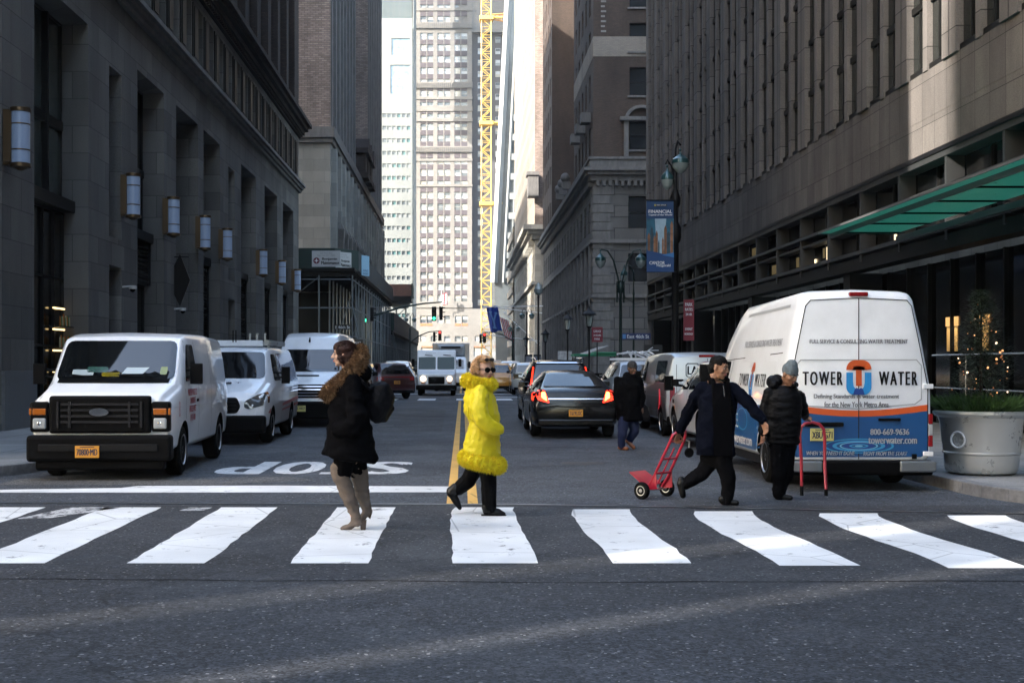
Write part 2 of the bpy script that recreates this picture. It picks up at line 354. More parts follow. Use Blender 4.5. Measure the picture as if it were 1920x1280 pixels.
# STOP lettering, read by drivers coming towards the camera
def text_data(s, size=1, shear=0, space=1.0):
    cu = bpy.data.curves.new('t', 'FONT'); cu.body = s; cu.size = size; cu.align_x = 'CENTER'; cu.align_y = 'CENTER'; cu.shear = shear
    cu.space_character = space; cu.resolution_u = 3
    o = bpy.data.objects.new('t', cu); COL.objects.link(o)
    dg = bpy.context.evaluated_depsgraph_get(); me = bpy.data.meshes.new_from_object(o.evaluated_get(dg))
    vs = [(v.co.x, v.co.y) for v in me.vertices]; fs = [tuple(p.vertices) for p in me.polygons]
    bpy.data.objects.remove(o); bpy.data.curves.remove(cu); bpy.data.meshes.remove(me)
    return vs, fs
def bounds(vs): xs = [v[0] for v in vs]; ys = [v[1] for v in vs]; return min(xs), max(xs), min(ys), max(ys)
def fit_text(s, w, h=None, **k):
    vs, fs = text_data(s, **k); a, b, c, d = bounds(vs); sx = w/(b-a); sy = (h/(d-c)) if h else sx
    return [((x-(a+b)/2)*sx, (y-(c+d)/2)*sy) for x, y in vs], fs
def bolden(b, vs, fs, mp, m, offs):
    for ox, oy in offs: b.add([mp(x+ox, y+oy) for x, y in vs], fs, m)
b = MB()
for ch, cx in (('S', -1.17), ('T', -1.75), ('O', -2.48), ('P', -3.3)):
    vs, fs = fit_text(ch, .60 if ch != 'T' else .5, 2.35)
    for q, (ox, oz) in enumerate(((0, 0), (.07, .0004), (-.07, .0008))): b.add([(cx-x+ox, 19.55-y, .004+oz) for x, y in vs], fs)
tag(b.build('road_lettering', m_whitew), kind='structure')
# scattered litter and pale flecks
b = MB()
for i in range(140):
    x = random.uniform(-5, 8); y = random.uniform(6.3, 17) if i % 2 else random.uniform(14.5, 17)
    s = random.uniform(.004, .016); a = random.uniform(0, 6)
    b.add([(x+s*math.cos(a+t)*random.uniform(.6, 1.4), y+s*math.sin(a+t), .005) for t in (0, 1.5, 3, 4.6)], [(0, 1, 2, 3)])
tag(b.build('litter_flecks', M('fleck', (.6, .58, .55), .8)), kind='stuff')
# ------------------------------------------------------------------ buildings
def holes(mb, P, U, N, u0, u1, z0, z1, hs, depth, m=0, mr=None):
    P, U, N = V(P), V(U), V(N); mr = m if mr is None else mr
    us = sorted({u0, u1, *[h[0] for h in hs], *[h[1] for h in hs]}); zs = sorted({z0, z1, *[h[2] for h in hs], *[h[3] for h in hs]})
    us = [u for u in us if u0 <= u <= u1]; zs = [z for z in zs if z0 <= z <= z1]
    pt = lambda u, z, d=0: P+U*u+V((0, 0, z))-N*d
    for i in range(len(us)-1):
        uc = (us[i]+us[i+1])/2; hh = [h for h in hs if h[0] < uc < h[1]]; run = None
        for j in range(len(zs)-1):
            zc = (zs[j]+zs[j+1])/2; solid = not any(h[2] < zc < h[3] for h in hh)
            if solid and run is None: run = zs[j]
            if run is not None and (not solid or j == len(zs)-2):
                top = zs[j+1] if solid else zs[j]
                mb.add([pt(us[i], run), pt(us[i+1], run), pt(us[i+1], top), pt(us[i], top)], [(0, 1, 2, 3)], m); run = None
    for a, b_, c, d in hs:
        a, b_, c, d = max(a, u0), min(b_, u1), max(c, z0), min(d, z1)
        q = [(a, c), (b_, c), (b_, d), (a, d)]
        for i in range(4):
            (ua, za), (ub, zb) = q[i], q[(i+1) % 4]
            mb.add([pt(ua, za), pt(ub, zb), pt(ub, zb, depth), pt(ua, za, depth)], [(0, 1, 2, 3)], mr)
def obox(mb, P, U, N, u0, u1, z0, z1, d0, d1, m=0):   # oriented box: d along outward normal
    P, U, N = V(P), V(U), V(N)
    f = lambda u, z, d: P+U*u+V((0, 0, z))+N*d
    mb.add([f(u0,z0,d0), f(u1,z0,d0), f(u1,z0,d1), f(u0,z0,d1), f(u0,z1,d0), f(u1,z1,d0), f(u1,z1,d1), f(u0,z1,d1)],
           [(0,3,2,1),(4,5,6,7),(0,1,5,4),(1,2,6,5),(2,3,7,6),(3,0,4,7)], m)
_wm = {}
def window(parent, P, U, N, u, z, w, h, d, style='sash', frame=None, glass=None, glass2=None, name='window'):
    """a window in the hole whose lower left corner is (u,z); d = recess of the glass"""
    frame = frame or m_frame; glass = glass or m_glassw
    key = (tuple(U), tuple(N), round(w, 2), round(h, 2), style, frame.name, glass.name, glass2.name if glass2 else '')
    if key not in _wm:
        b = MB(); Z = V((0, 0, 0)); t = .055
        f = lambda a, c, e, g, d0, d1, m: obox(b, Z, U, N, a, c, e, g, d0, d1, m)
        f(0, w, 0, h, -.03, 0, 1)
        if glass2: f(.02, w-.02, h*.5, h-.02, 0, .004, 2)
        f(0, t, 0, h, 0, .05, 0); f(w-t, w, 0, h, 0, .05, 0); f(t, w-t, 0, t, 0, .05, 0); f(t, w-t, h-t, h, 0, .05, 0)
        if style == 'sash': f(t, w-t, h*.5-.03, h*.5+.03, 0, .06, 0)
        if style == 'grid':
            nx = max(1, round(w/.9)); nz_ = max(1, round(h/1.6))
            for i in range(1, nx): f(w*i/nx-.03, w*i/nx+.03, t, h-t, 0, .07, 0)
            for j in range(1, nz_): f(t, w-t, h*j/nz_-.03, h*j/nz_+.03, 0, .06, 0)
        if style == 'mull': f(w*.5-.04, w*.5+.04, t, h-t, 0, .07, 0)
        if style == 'tall':
            for q in (.3, .66): f(w*q-.05, w*q+.05, t, h-t, 0, .16, 0)
            f(t, w-t, h*.42-.12, h*.42+.12, 0, .1, 0)
        o = b.build(name, [frame, glass, glass2 or glass]); _wm[key] = o.data; o.parent = parent
    else:
        o = bpy.data.objects.new(name, _wm[key]); COL.objects.link(o); o.parent = parent
    p = V(P)+V(U)*u+V((0, 0, z))-V(N)*d
    o.location = p-(parent.location if parent else V((0, 0, 0))); return o
X1, Y1, NX, PX = (1, 0, 0), (0, 1, 0), (-1, 0, 0), (1, 0, 0)

# ---- left limestone building
LB = thing('office_building', 'dark limestone office block with tall bays and a row of cylindrical wall lamps', 'building', (0, 0, 0))
P = (-9.95, 0, 0)
b = MB(); d = MB()
wide = [(17.6, 22.0), (24.0, 27.6), (29.7, 34.0), (39.1, 42.6), (49.1, 52.4), (57.4, 61.5), (64.2, 68.6), (70.7, 75.1)]
nar = [(36.0, 37.3), (54.3, 55.8)]
hs = [(a, c, .3, 10.6) for a, c in wide]+[(44.4, 48.1, .15, 10.6)]
for a, c in nar: hs += [(a, c, 5.2, 10.0), (a, c, .6, 4.4)]
holes(b, P, Y1, PX, 16.5, 77.5, .15, 12, hs, 1.0)
piers = []; ys = 16.5
for a, c in sorted(wide+[(44.4, 48.1)]): piers.append((ys, a)); ys = c
piers.append((ys, 77.5))
for a, c in piers: obox(b, P, Y1, PX, a, c, .15, 1.45, 0, .07, 1)
st = [(y, y+1.0, 12.75, 14.95) for y in [17.2+2.05*i for i in range(29)]]
holes(b, P, Y1, PX, 16.5, 77.5, 12.45, 15.3, st, .45)
for i in range(3): obox(b, P, Y1, PX, 16.5, 77.7, 12+.15*i, 12.15+.15*i, -.1, .16+.13*i, 2)
for i in range(4): obox(b, P, Y1, PX, 16.5, 77.5+.16*i+.1, 15.3+.22*i, 15.52+.22*i, -.1, .15+.2*i, 3)
for i in range(200): obox(b, P, Y1, PX, 16.6+.305*i, 16.75+.305*i, 15.36, 15.5, .15, .27, 3)
# upper brick with vertical piers
uh = []
for i in range(17):
    y = 18.2+3.3*i
    for k in range(10): uh.append((y, y+1.5, 17.2+3.6*k, 19.6+3.6*k))
for k in range(10): uh.append((75.2, 76.4, 17.2+3.6*k, 19.7+3.6*k))
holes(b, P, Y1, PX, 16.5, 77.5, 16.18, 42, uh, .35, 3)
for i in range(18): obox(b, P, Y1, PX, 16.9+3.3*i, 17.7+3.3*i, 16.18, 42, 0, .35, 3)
# side and back of the mass
b.add([(-9.95,16.5,.15),(-55,16.5,.15),(-55,16.5,42),(-9.95,16.5,42)], [(0,1,2,3)], 0)
b.add([(-9.95,77.5,.15),(-55,77.5,.15),(-55,77.5,42),(-9.95,77.5,42)], [(0,1,2,3)], 0)
b.add([(-9.95,16.5,42),(-55,16.5,42),(-55,77.5,42),(-9.95,77.5,42)], [(0,1,2,3)], 0)
b.add([(-55,16.5,.15),(-55,77.5,.15),(-55,77.5,42),(-55,16.5,42)], [(0,1,2,3)], 0)
b.box(-55, 30, 41, -22, 77.4, 82, 3)  # unseen setback added to keep sun off the hotel front
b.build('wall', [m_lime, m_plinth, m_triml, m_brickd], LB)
m_glassl = M('painted_reflection_glass', (.25, .25, .22), .12, spec=.8, var=.5, vs=1)  # pale colour puts a bright reflection into the glass
m_ggreen = M('green_grey_glass', (.05, .065, .06), .1, spec=.8, var=.6, vs=.9)
for i, (a, c) in enumerate(wide):
    window(LB, P, Y1, PX, a, 5.9, c-a, 4.7, .75, 'tall', glass=m_ggreen if i == 2 else m_glassd)
    if i >= 4 or i == 3:                    # louvres or lattice below
        q = MB(); z0 = 2.3 if i > 3 else 4.2
        n = int((5.6-z0)/.13)
        for k in range(n): obox(q, (0,0,0), Y1, PX, a, c, z0+.13*k, z0+.05+.13*k, -.62, -.5, 0)
        for u in (a, (a+c)/2-.04, c-.08): obox(q, (0,0,0), Y1, PX, u, u+.08, z0, 5.6, -.5, -.44, 0)
        o = q.build('louvre', m_frame, LB); o.location = (-9.95, 0, 0)
        window(LB, P, Y1, PX, a, .3, c-a, z0-.3, .7, 'mull', glass=m_glassd, name='door')
    else:
        window(LB, P, Y1, PX, a, .3, c-a, 5.3, .7, 'grid', glass=m_glassd)
    q = MB(); obox(q, (0,0,0), Y1, PX, a, c, 5.6, 5.9, -.75, -.35, 0); q.build('spandrel', m_frame, LB, loc=(-9.95, 0, 0))
for a, c in nar:
    window(LB, P, Y1, PX, a, 5.2, c-a, 4.8, .5, 'sash', glass=m_ggreen); window(LB, P, Y1, PX, a, .6, c-a, 3.8, .5, 'sash', glass=m_glassd)
window(LB, P, Y1, PX, 44.4, .15, 3.7, 10.45, .98, 'grid', glass=m_glassd, name='entrance')
for i, (a, c, e, f) in enumerate(st):
    window(LB, P, Y1, PX, a, e, 1.0, f-e, .25, 'none', glass=(m_glassl if i >= 19 and i % 3 else m_ggreen if i % 2 else m_glassw), frame=m_frame)
    q = MB(); obox(q, (0,0,0), Y1, PX, 0, .78, 0, 2.1, 0, .05, 0); obox(q, (0,0,0), Y1, PX, .1, .68, .12, 1.98, .05, .09, 0)
    q.build('panel', m_frame, LB, loc=(-9.95, c+.13, 12.8))
n = 0
for (a, c, e, f) in uh:
    if e > 24 or (e > 20 and a < 30): continue
    if n < 62: window(LB, P, Y1, PX, a, e, c-a, f-e, .2, 'sash', glass=m_glassl if a > 75 else m_glassw, frame=m_framep if a > 75 else m_frame); n += 1
q = MB()
for (a, c, e, f) in uh:
    if e > 24 or (e > 20 and a < 30): obox(q, P, Y1, PX, a, c, e, f, -.25, -.2)
tag(q.build('upper_window', m_glassd, LB), kind='stuff')
# lit shop shelf glimpsed behind the first bay
sh = MB()
for k in range(4):
    sh.box(-10.6, 33.0, .9+.55*k, -10.3, 33.9, .93+.55*k, 0)
    for j in range(9): sh.cyl((-10.4, 33.05+.095*j, .93+.55*k), (-10.4, 33.05+.095*j, 1.15+.55*k+random.uniform(0, .1)), .03, .02, 6, 1+(j+k) % 3)
    sh.box(-10.58, 33.0, 1.38+.55*k, -10.54, 33.9, 1.42+.55*k, 4)
o = sh.build('bottle_shelf', [m_frame, M('bottle_amber', (.35, .12, .02), .2), M('bottle_green', (.05, .14, .05), .2), M('bottle_pale', (.4, .35, .2), .2), M('shelf_lamp', (1, .7, .3), emit=.5)])
tag(o, 'lit shop shelf lined with small bottles inside the first dark bay', 'shelf')

# cylindrical wall lamps
m_lampg = M('frosted_lamp_glass', (.20, .27, .40), .4, emit=.02)
m_bronze = M('aged_bronze', (.10, .065, .035), .4, .7)
LY = [27.8, 37.3, 42.5, 47.7, 52.2, 61.6, 68.0, 74.3]
words = ['nearest the camera, beside the first dark bay', 'second from the street corner foreground', 'beside the entrance bay, on its near side', 'beside the entrance bay, on its far side', 'fifth along the facade', 'sixth along the facade, past the louvred bay', 'seventh along the facade, next to last', 'last one, at the far building corner']
lamp0 = thing('wall_lamp', 'x', 'wall lamp', (-9.95, LY[0], 5.85), 0, 'cylindrical wall lamps on the limestone building')
q = MB(); q.lathe([(.2, .1), (.2, 1.2)], (.34, 0, 0), 20, 0); q.build('glass', m_lampg, lamp0, smooth=True)
q = MB()
for z, r, h in ((0, .225, .1), (.36, .215, .04), (.92, .215, .04), (1.2, .225, .1)): q = MB(); q.lathe([(r-.03, z), (r, z+.01), (r, z+h-.01), (r-.03, z+h)], (.34, 0, 0), 20); q.build('ring', m_bronze, lamp0, smooth=True)
q = MB(); q.lathe([(.05, -.06), (.16, 0)], (.34, 0, 0), 14); q.build('finial', m_bronze, lamp0)
q = MB(); q.box(0, -.12, .05, .14, .12, 1.25); q.box(.05, -.2, .1, .2, -.16, 1.2); q.box(.05, .16, .1, .2, .2, 1.2); q.build('bracket', m_bronze, lamp0)
for i, y in enumerate(LY):
    o = lamp0 if i == 0 else copy_tree(lamp0)
    o.location = (-9.95, y, 5.85); o['label'] = 'pale blue cylindrical wall lamp with bronze rings, '+words[i]
for y, z, w_ in ((37.4, 3.85, 'white dome security camera on the narrow pier under the second wall lamp'), (44.1, 3.5, 'white dome security camera beside the tall entrance recess')):
    t = thing('security_camera', w_, 'camera', (-9.95, y, z), 0, 'dome security cameras')
    q = MB(); q.cyl((0, 0, 0), (.25, 0, .02), .03); q.lathe([(.02, 0), (.11, .0), (.12, -.05), (.11, -.1)], (.3, 0, .04), 12); q.build('housing', M('cam_white', (.4, .4, .4), .4), t, smooth=True)
    q = MB(); q.sphere((.3, 0, -.07), .085, 12, 8); q.build('dome', m_glassd, t, smooth=True)

# ---- right granite tower
RB = thing('granite_tower', 'granite clad tower with close vertical piers above a dark glazed base', 'building')
P = (10.5, 0, 0)
b = MB()
obox(b, P, Y1, NX, 8, 73, 6.36, 7.15, -.6, 0, 0)
obox(b, P, Y1, NX, 8, 73, 7.15, 8.22, -.6, .005, 0)
obox(b, P, Y1, NX, 8, 73, 6.26, 6.36, -.6, .05, 2)
i = 0
py = 73-.95
while py > 8:
    obox(b, P, Y1, NX, py+.05, py+.87, 8.22, 46, -.3, .06, 1)
    obox(b, P, Y1, NX, py+.44, py+.47, 8.22, 46, .06, .064, 2)
    obox(b, P, Y1, NX, py-1.17, py-.90, 8.22, 46, -.3, .03, 1)
    py -= 3.0; i += 1
for k in range(24):                     # horizontal joints on piers
    z = 8.22+1.07*k*1.9
obox(b, P, Y1, NX, 8, 73, 8.22, 46, -.8, -.3, 2)
b.add([(10.52,73,.15),(60,73,.15),(60,73,46),(10.52,73,46)], [(0,1,2,3)], 0)
b.add([(10.52,8,.15),(60,8,.15),(60,8,46),(10.52,8,46)], [(0,1,2,3)], 0)
b.add([(11,8,46),(60,8,46),(60,73,46),(11,73,46)], [(0,1,2,3)], 0)
b.build('wall', [m_gran, m_granp, m_black], RB)
m_glo = M('tower_glass', (.012, .014, .013), .1, spec=.35, var=.5, vs=.6)
m_glp = M('tower_glass_pale', (.28, .30, .26), .12, spec=.6, var=.3, vs=1.5)
py = 73-.95; n = 0; colm = {}
while py > 9:
    for off in (-.85, -2.05):
        z1 = 30 if py > 50 else 24
        bright = False
        q = MB(); obox(q, (0,0,0), Y1, NX, -.06, .93, 0, z1-8.2, -.02, 0, 1)
        for k in range(int((z1-8.2)/1.55)+1):
            obox(q, (0,0,0), Y1, NX, -.06, .93, 1.55*k-.02, 1.55*k+.14, 0, .05 if k else .08, 0)
        obox(q, (0,0,0), Y1, NX, .38, .43, 0, z1-8.2, 0, .03, 0)
        o = q.build('window', [m_frame, m_glo], RB, loc=(10.60, py+off, 8.22)); n += 1
    py -= 3.0
# glazed ribbon
q = MB()
obox(q, P, Y1, NX, 8, 72.9, 4.55, 6.26, -.5, -.42, 1)
for z, h in ((6.12, .14), (5.42, .09), (5.18, .07), (4.5, .1)): obox(q, P, Y1, NX, 8, 73, z, z+h, -.4, .02 if h > .08 else -.05, 0)
y = 72.9
while y > 9: obox(q, P, Y1, NX, y-.1, y, 4.3, 6.26, -.4, .0, 0); obox(q, P, Y1, NX, y-1.6, y-1.55, 4.6, 6.1, -.42, -.36, 2); y -= 3.0
q.build('glazed_ribbon', [M('dull_frame', (.035, .036, .037), .5, .3), m_glassd, m_frame], RB)
q = MB(); obox(q, P, Y1, NX, 8, 73, 4.1, 4.42, -.5, -.03, 0); obox(q, P, Y1, NX, 8, 73, .15, 4.1, -1.3, -1.2, 1)
y = 72.5
while y > 9: obox(q, P, Y1, NX, y-.08, y, .15, 4.1, -1.2, -1.1, 0); y -= 1.5
for y in (72.4, 60, 48, 36, 24): obox(q, P, Y1, NX, y-.6, y, .15, 4.1, -1.1, -.2, 0)
q.build('shopfront', [M('shopfront_black', (.004, .004, .004), .5, spec=.15), M('shop_glass', (.002, .002, .0025), .1, spec=.22)], RB)
m_warm = M('warm_interior_lamp', (1, .55, .2), emit=.16)
for y, z, w_, h in ((47.3, 5.6, 1.0, .35), (44.3, 4.75, .9, .32), (40.8, 4.75, 1.1, .32), (37.6, 4.8, 1.2, .3)):
    q = MB(); obox(q, P, Y1, NX, y, y+w_, z, z+h, -.415, -.41); q.build('lit_pane', M('dim_lit_pane', (.30, .23, .11), .2, emit=.05), RB)
for y, z, h in ((39.5, 4.72, .12), (38.2, 4.7, .4), (43.6, 4.75, .3), (32.2, 4.72, .14), (32.2, 4.94, .14), (32.2, 5.16, .14), (31.6, 4.72, .1)):
    q = MB(); obox(q, P, Y1, NX, y, y+.12, z, z+h, -.41, -.38); q.build('ceiling_lamp', M('cream_lamp', (1, .8, .5), emit=.3), RB)
for y in (30.2, 28.4): 
    q = MB(); obox(q, P, Y1, NX, y, y+.75, 2.5, 2.72, -1.19, -1.17); obox(q, P, Y1, NX, y+.05, y+.7, 1.9, 2.5, -1.19, -1.18, 1)
    q.build('lobby_light', [m_warm, M('lobby_glow', (.4, .24, .08), emit=.08)], RB)
q = MB()
for z in (.75, 1.05, 1.8): q.tube([(11.0, 12, z), (11.0, 30, z)], .02, 6)
for y in range(13, 31, 3): q.cyl((11.0, y, .15), (11.0, y, 1.8), .02)
tag(q.build('handrail', M('rail_steel', (.6, .6, .6), .25, 1)), 'polished steel handrail in front of the dark lobby glass', 'handrail')
# green glass canopy
cn = thing('glass_canopy', 'emerald green glass canopy over the entrance on dark ribs', 'canopy')
q = MB(); q.box(8.5, 16, 4.70, 10.3, 30.5, 4.715); o = q.build('glass', M('green_glass', (.03, .25, .185), .3, spec=.4, emit=.06, var=.15, vs=3), cn)  # faint emission added to brighten the panels; no lamp inside
q = MB()
for k in range(8): q.box(8.78, 16.6+1.93*k, 4.665, 10.4, 16.65+1.93*k, 4.698)
q.build('rib', m_black, cn)
q = MB(); q.box(8.74, 16, 4.60, 8.78, 30.52, 4.698); q.box(8.47, 16, 4.69, 8.497, 30.5, 4.735); q.box(8.47, 30.503, 4.69, 10.3, 30.53, 4.735); q.box(10.32, 16, 4.5, 10.4, 30.52, 4.63); q.build('edge_beam', m_framep, cn)

# ---- left brick tower beyond the cross street
LT = thing('brick_tower', 'tall brown brick tower with fluted piers over a pale limestone podium', 'building')
b = MB(); P = (-9.95, 0, 0)
cz = 18.6
# faces towards camera
b.add([(-9.95,96,.15),(-60,96,.15),(-60,96,cz),(-9.95,96,cz)], [(0,1,2,3)], 0)
b.add([(-9.95,96.1,cz+.8),(-60,96.1,cz+.8),(-60,96.1,56),(-9.95,96.1,56)], [(0,1,2,3)], 1)
b.box(-60, 95.6, cz, -9.6, 96.3, cz+.8, 2); b.box(-60, 95.75, cz-.35, -9.75, 96.2, cz, 2)
obox(b, P, Y1, PX, 96.31, 156.3, cz, cz+.8, -.6, .35, 2); obox(b, P, Y1, PX, 96.3, 156.2, cz-.35, cz, -.6, .2, 2)
# podium side with tall openings
ph = []
for i in range(16):
    y = 97.6+3.65*i; ph += [(y+.1, y+2.8, 9.4, 17.4)]
holes(b, P, Y1, PX, 96, 156, .15, cz-.35, ph, .6, 0)
for y in [97.0+3.65*i for i in range(17)]: obox(b, P, Y1, PX, y-.35, y+.45, 8.8, 17.9, 0, .42, 0); obox(b, P, Y1, PX, y+1.95, y+2.15, 9.4, 17.4, -.4, .1, 0)
# carved brackets between the podium windows
for i in range(9):
    y = 98.6+3.65*i
    b.loft([[(-9.9+w_*(c)*.5+.2*k, y+w_*(s_)*.5, 12.5-h) for c, s_ in ((1, 1), (1, -1), (-1, -1), (-1, 1))] for k, (w_, h) in enumerate(((1.1, 0), (1.2, .5), (.7, 1.3), (.2, 2.6)))], 2)
# fluted shaft: two slabs with a light court between
for (ya, yb) in ((96.2, 119), (134, 156)):
    y = ya; k = 0
    while y < yb-.4:
        w_ = .62 if k % 2 else .5
        if k % 2 == 0: obox(b, P, Y1, PX, y, y+w_, cz+.8, 56, -.9, 0 if k % 4 else .12, 2 if k % 4 == 0 else 1)
        y += w_+ (.35 if k % 2 else 0); k += 1
    obox(b, P, Y1, PX, ya, yb, cz+.8, 56, -6, -.75, 1)
b.box(-30, 133.85, cz, -9.94, 133.95, 56, 1)
b.box(-30, 119, cz, -13, 134, 56, 1)
b.add([(-9.95,156,.15),(-60,156,.15),(-60,156,56),(-9.95,156,56)], [(0,1,2,3)], 0)
b.add([(-60,96,.15),(-60,156,.15),(-60,156,56),(-60,96,56)], [(0,1,2,3)], 0)
b.add([(-9.95,96,56),(-60,96,56),(-60,156,56),(-9.95,156,56)], [(0,1,2,3)], 0)
b.build('wall', [m_lime2, m_brickb, m_trimh], LT)
for (a, c, e, f) in ph: window(LT, P, Y1, PX, a, e, c-a, f-e, .4, 'sash', glass=m_glassw)
q = MB()
for (ya, yb) in ((96.7, 119), (134.4, 156)):
    y = ya
    while y < yb-.6:
        for k in range(9): obox(q, P, Y1, PX, y, y+.6, cz+1.6+3.6*k, cz+3.6+3.6*k, -.74, -.7)
        y += 1.47
tag(q.build('upper_window', m_glassc, LT), kind='stuff')
# ornate balcony head on the court face
q = MB()
for k in range(3):
    y = 122+3.6*k
    q.box(-10.6, y, 19.4, -9.0, y+2.6, 20.0); q.box(-10.4, y+.2, 20, -9.3, y+2.4, 21.8); q.box(-10.6, y-.1, 21.8, -9.0, y+2.7, 22.3)
    q.add([(-9.0, y-.1, 22.3), (-9.0, y+2.7, 22.3), (-9.0, y+1.3, 23.4), (-10.6, y-.1, 22.3), (-10.6, y+2.7, 22.3), (-10.6, y+1.3, 23.4)], [(0,1,2), (3,5,4), (0,2,5,3), (1,4,5,2)])
q.build('pediment', m_brickd, LT, bevel=.04)

# ---- right hotel of brown brick
HT = thing('hotel_building', 'brown brick hotel with heavy cornices over a grey rusticated stone base', 'building')
P = (10.5, 0, 0); Pf = (10.5, 103, 0); b = MB()
cz = 16.4
wf = [(2.8, 4.6, 12.6, 15.2), (2.8, 4.6, 8.3, 10.6), (7.5, 9.3, 12.6, 15.2)]
holes(b, Pf, X1, (0, -1, 0), 0, 50, .15, cz, wf, .5, 0)
wu = [(2.9+5*i, 4.8+5*i, 18.9+3.55*k+(.8 if k else 0), 21.2+3.55*k+(.8 if k else 0)) for i in range(4) for k in range(9)]
holes(b, Pf, X1, (0, -1, 0), 0, 50, 18.2, 56, wu, .35, 1)
for i, (z, h, pr) in enumerate(((16.4, .45, .25), (16.85, .3, .55), (17.15, .25, .8), (17.4, .8, .3), (18.1, .2, .4), (11.4, .3, .25), (7.0, .3, .2))):
    obox(b, Pf, X1, (0, -1, 0), -pr, 50, z, z+h, -.2, pr, 2)
    obox(b, P, Y1, NX, 103.01-.2, 168+pr, z, z+h, -.2, pr-.004, 2)
for i in range(60): obox(b, Pf, X1, (0, -1, 0), .2+.5*i, .45+.5*i, 16.0, 16.4, 0, .35, 2)
for i in range(110): obox(b, P, Y1, NX, 103.4+.58*i, 103.7+.58*i, 16.0, 16.4, 0, .35, 2)
# quoins
for k in range(21): 
    z = .9+.72*k
    obox(b, Pf, X1, (0, -1, 0), 0, 1.35 if k % 2 else 1.6, z, z+.66, 0, .07, 2); obox(b, P, Y1, NX, 103, 104.6 if k % 2 else 104.9, z, z+.66, 0, .07, 2)
# pale band course across the brick
obox(b, Pf, X1, (0, -1, 0), 0, 50, 26.4, 28.0, 0, .02, 3); obox(b, P, Y1, NX, 103, 121, 26.4, 28.0, 0, .02, 3)
hsd = []
for i in range(17):
    y = 105.5+3.6*i; hsd += [(y, y+1.6, 12.5, 15.0), (y, y+1.6, 8.2, 10.6), (y, y+1.6, 1.2, 6.2)]
holes(b, P, Y1, NX, 103, 168, .15, cz, hsd, .6, 0)
for i in range(18): obox(b, P, Y1, NX, 104.4+3.6*i, 104.8+3.6*i, 1, 11.4, 0, .25, 2)
hu = []
for (ya, yb) in ((103, 121), (151, 168)):
    hh = []
    y = ya+2.2
    while y < yb-1.8:
        hh += [(y, y+1.4, 18.9+3.55*k+(.8 if k else 0), 21.1+3.55*k+(.8 if k else 0)) for k in range(12)]; y += 3.2
    holes(b, P, Y1, NX, ya, yb, 18.2, 56, hh, .3, 1); hu += hh
holes(b, (10.5, 151, 0), X1, (0, -1, 0), 0, 20, 18.2, 56, [], .3, 1)
b.add([(10.5,121,18.2),(30,121,18.2),(30,121,56),(10.5,121,56)], [(0,1,2,3)], 1)
b.add([(13.5,121,18.2),(13.5,151,18.2),(13.5,151,56),(13.5,121,56)], [(0,1,2,3)], 1)
b.add([(10.5,103,56),(60,103,56),(60,168,56),(10.5,168,56)], [(0,1,2,3)], 1)
b.add([(10.5,168,.15),(60,168,.15),(60,168,56),(10.5,168,56)], [(0,1,2,3)], 1)
b.add([(10.5,120,18.25),(30,120,18.25),(30,152,18.25),(10.5,152,18.25)], [(0,1,2,3)], 0)
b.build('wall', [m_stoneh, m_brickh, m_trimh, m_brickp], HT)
for (a, c, e, f) in wf+[w_ for w_ in wu if w_[0] < 9 and w_[3] < 36]: window(HT, Pf, X1, (0, -1, 0), a, e, c-a, f-e, .3, 'sash', glass=m_glassw)
n = 0
for (a, c, e, f) in hsd+sorted([h for h in hu if h[3] < 50], key=lambda h: h[2]):
    if n < 80: window(HT, P, Y1, NX, a, e, c-a, f-e, .25, 'sash', glass=m_glassw); n += 1
# arched window head and sills on the front
q = MB()
for i in range(13):
    a0, a1 = math.pi*i/13, math.pi*(i+1)/13
    q.add([(10.5+3.85+1.35*math.cos(t)*s_, yy, 21.35+1.1*math.sin(t)*s_) for yy in (102.7, 102.99) for t, s_ in ((a0, 1), (a1, 1), (a1, .78), (a0, .78))], [(0,1,2,3), (4,7,6,5), (0,4,5,1), (2,6,7,3)])
q.box(12.6, 102.55, 21.2, 16.1, 103, 21.5); q.box(12.95, 102.75, 18.3, 13.3, 103, 21.2); q.box(15.35, 102.75, 18.3, 15.7, 103, 21.2)
q.build('window_surround', m_trimh, HT, bevel=.03)
for (a, c, e, f) in [w_ for w_ in wu if w_[0] < 9 and w_[3] < 40]: q = MB(); obox(q, Pf, X1, (0, -1, 0), a-.15, c+.15, e-.15, e, 0, .12); q.build('window_sill', m_trimh, HT)
for k in range(3):
    q = MB(); q.sphere((9.9, 124+4*k, 19.7), (.45, .6, .5), 12, 8); q.box(9.6, 123.6+4*k, 18.6, 10.4, 124.4+4*k, 19.3); q.build('roof_urn', m_trimh, HT, smooth=True)
for k in range(3): q = MB(); q.box(9.7, 105+4.8*k, 21.5, 10.49, 106.4+4.8*k, 22.3); q.build('window_box', m_trimh, HT)
q = MB()
for k in range(7): q.box(11.1, 102.97, 28.35+.4*k, 11.1+(.32 if k % 2 else .42), 102.99, 28.5+.4*k)
q.build('quoin_stain', m_lime2, HT)

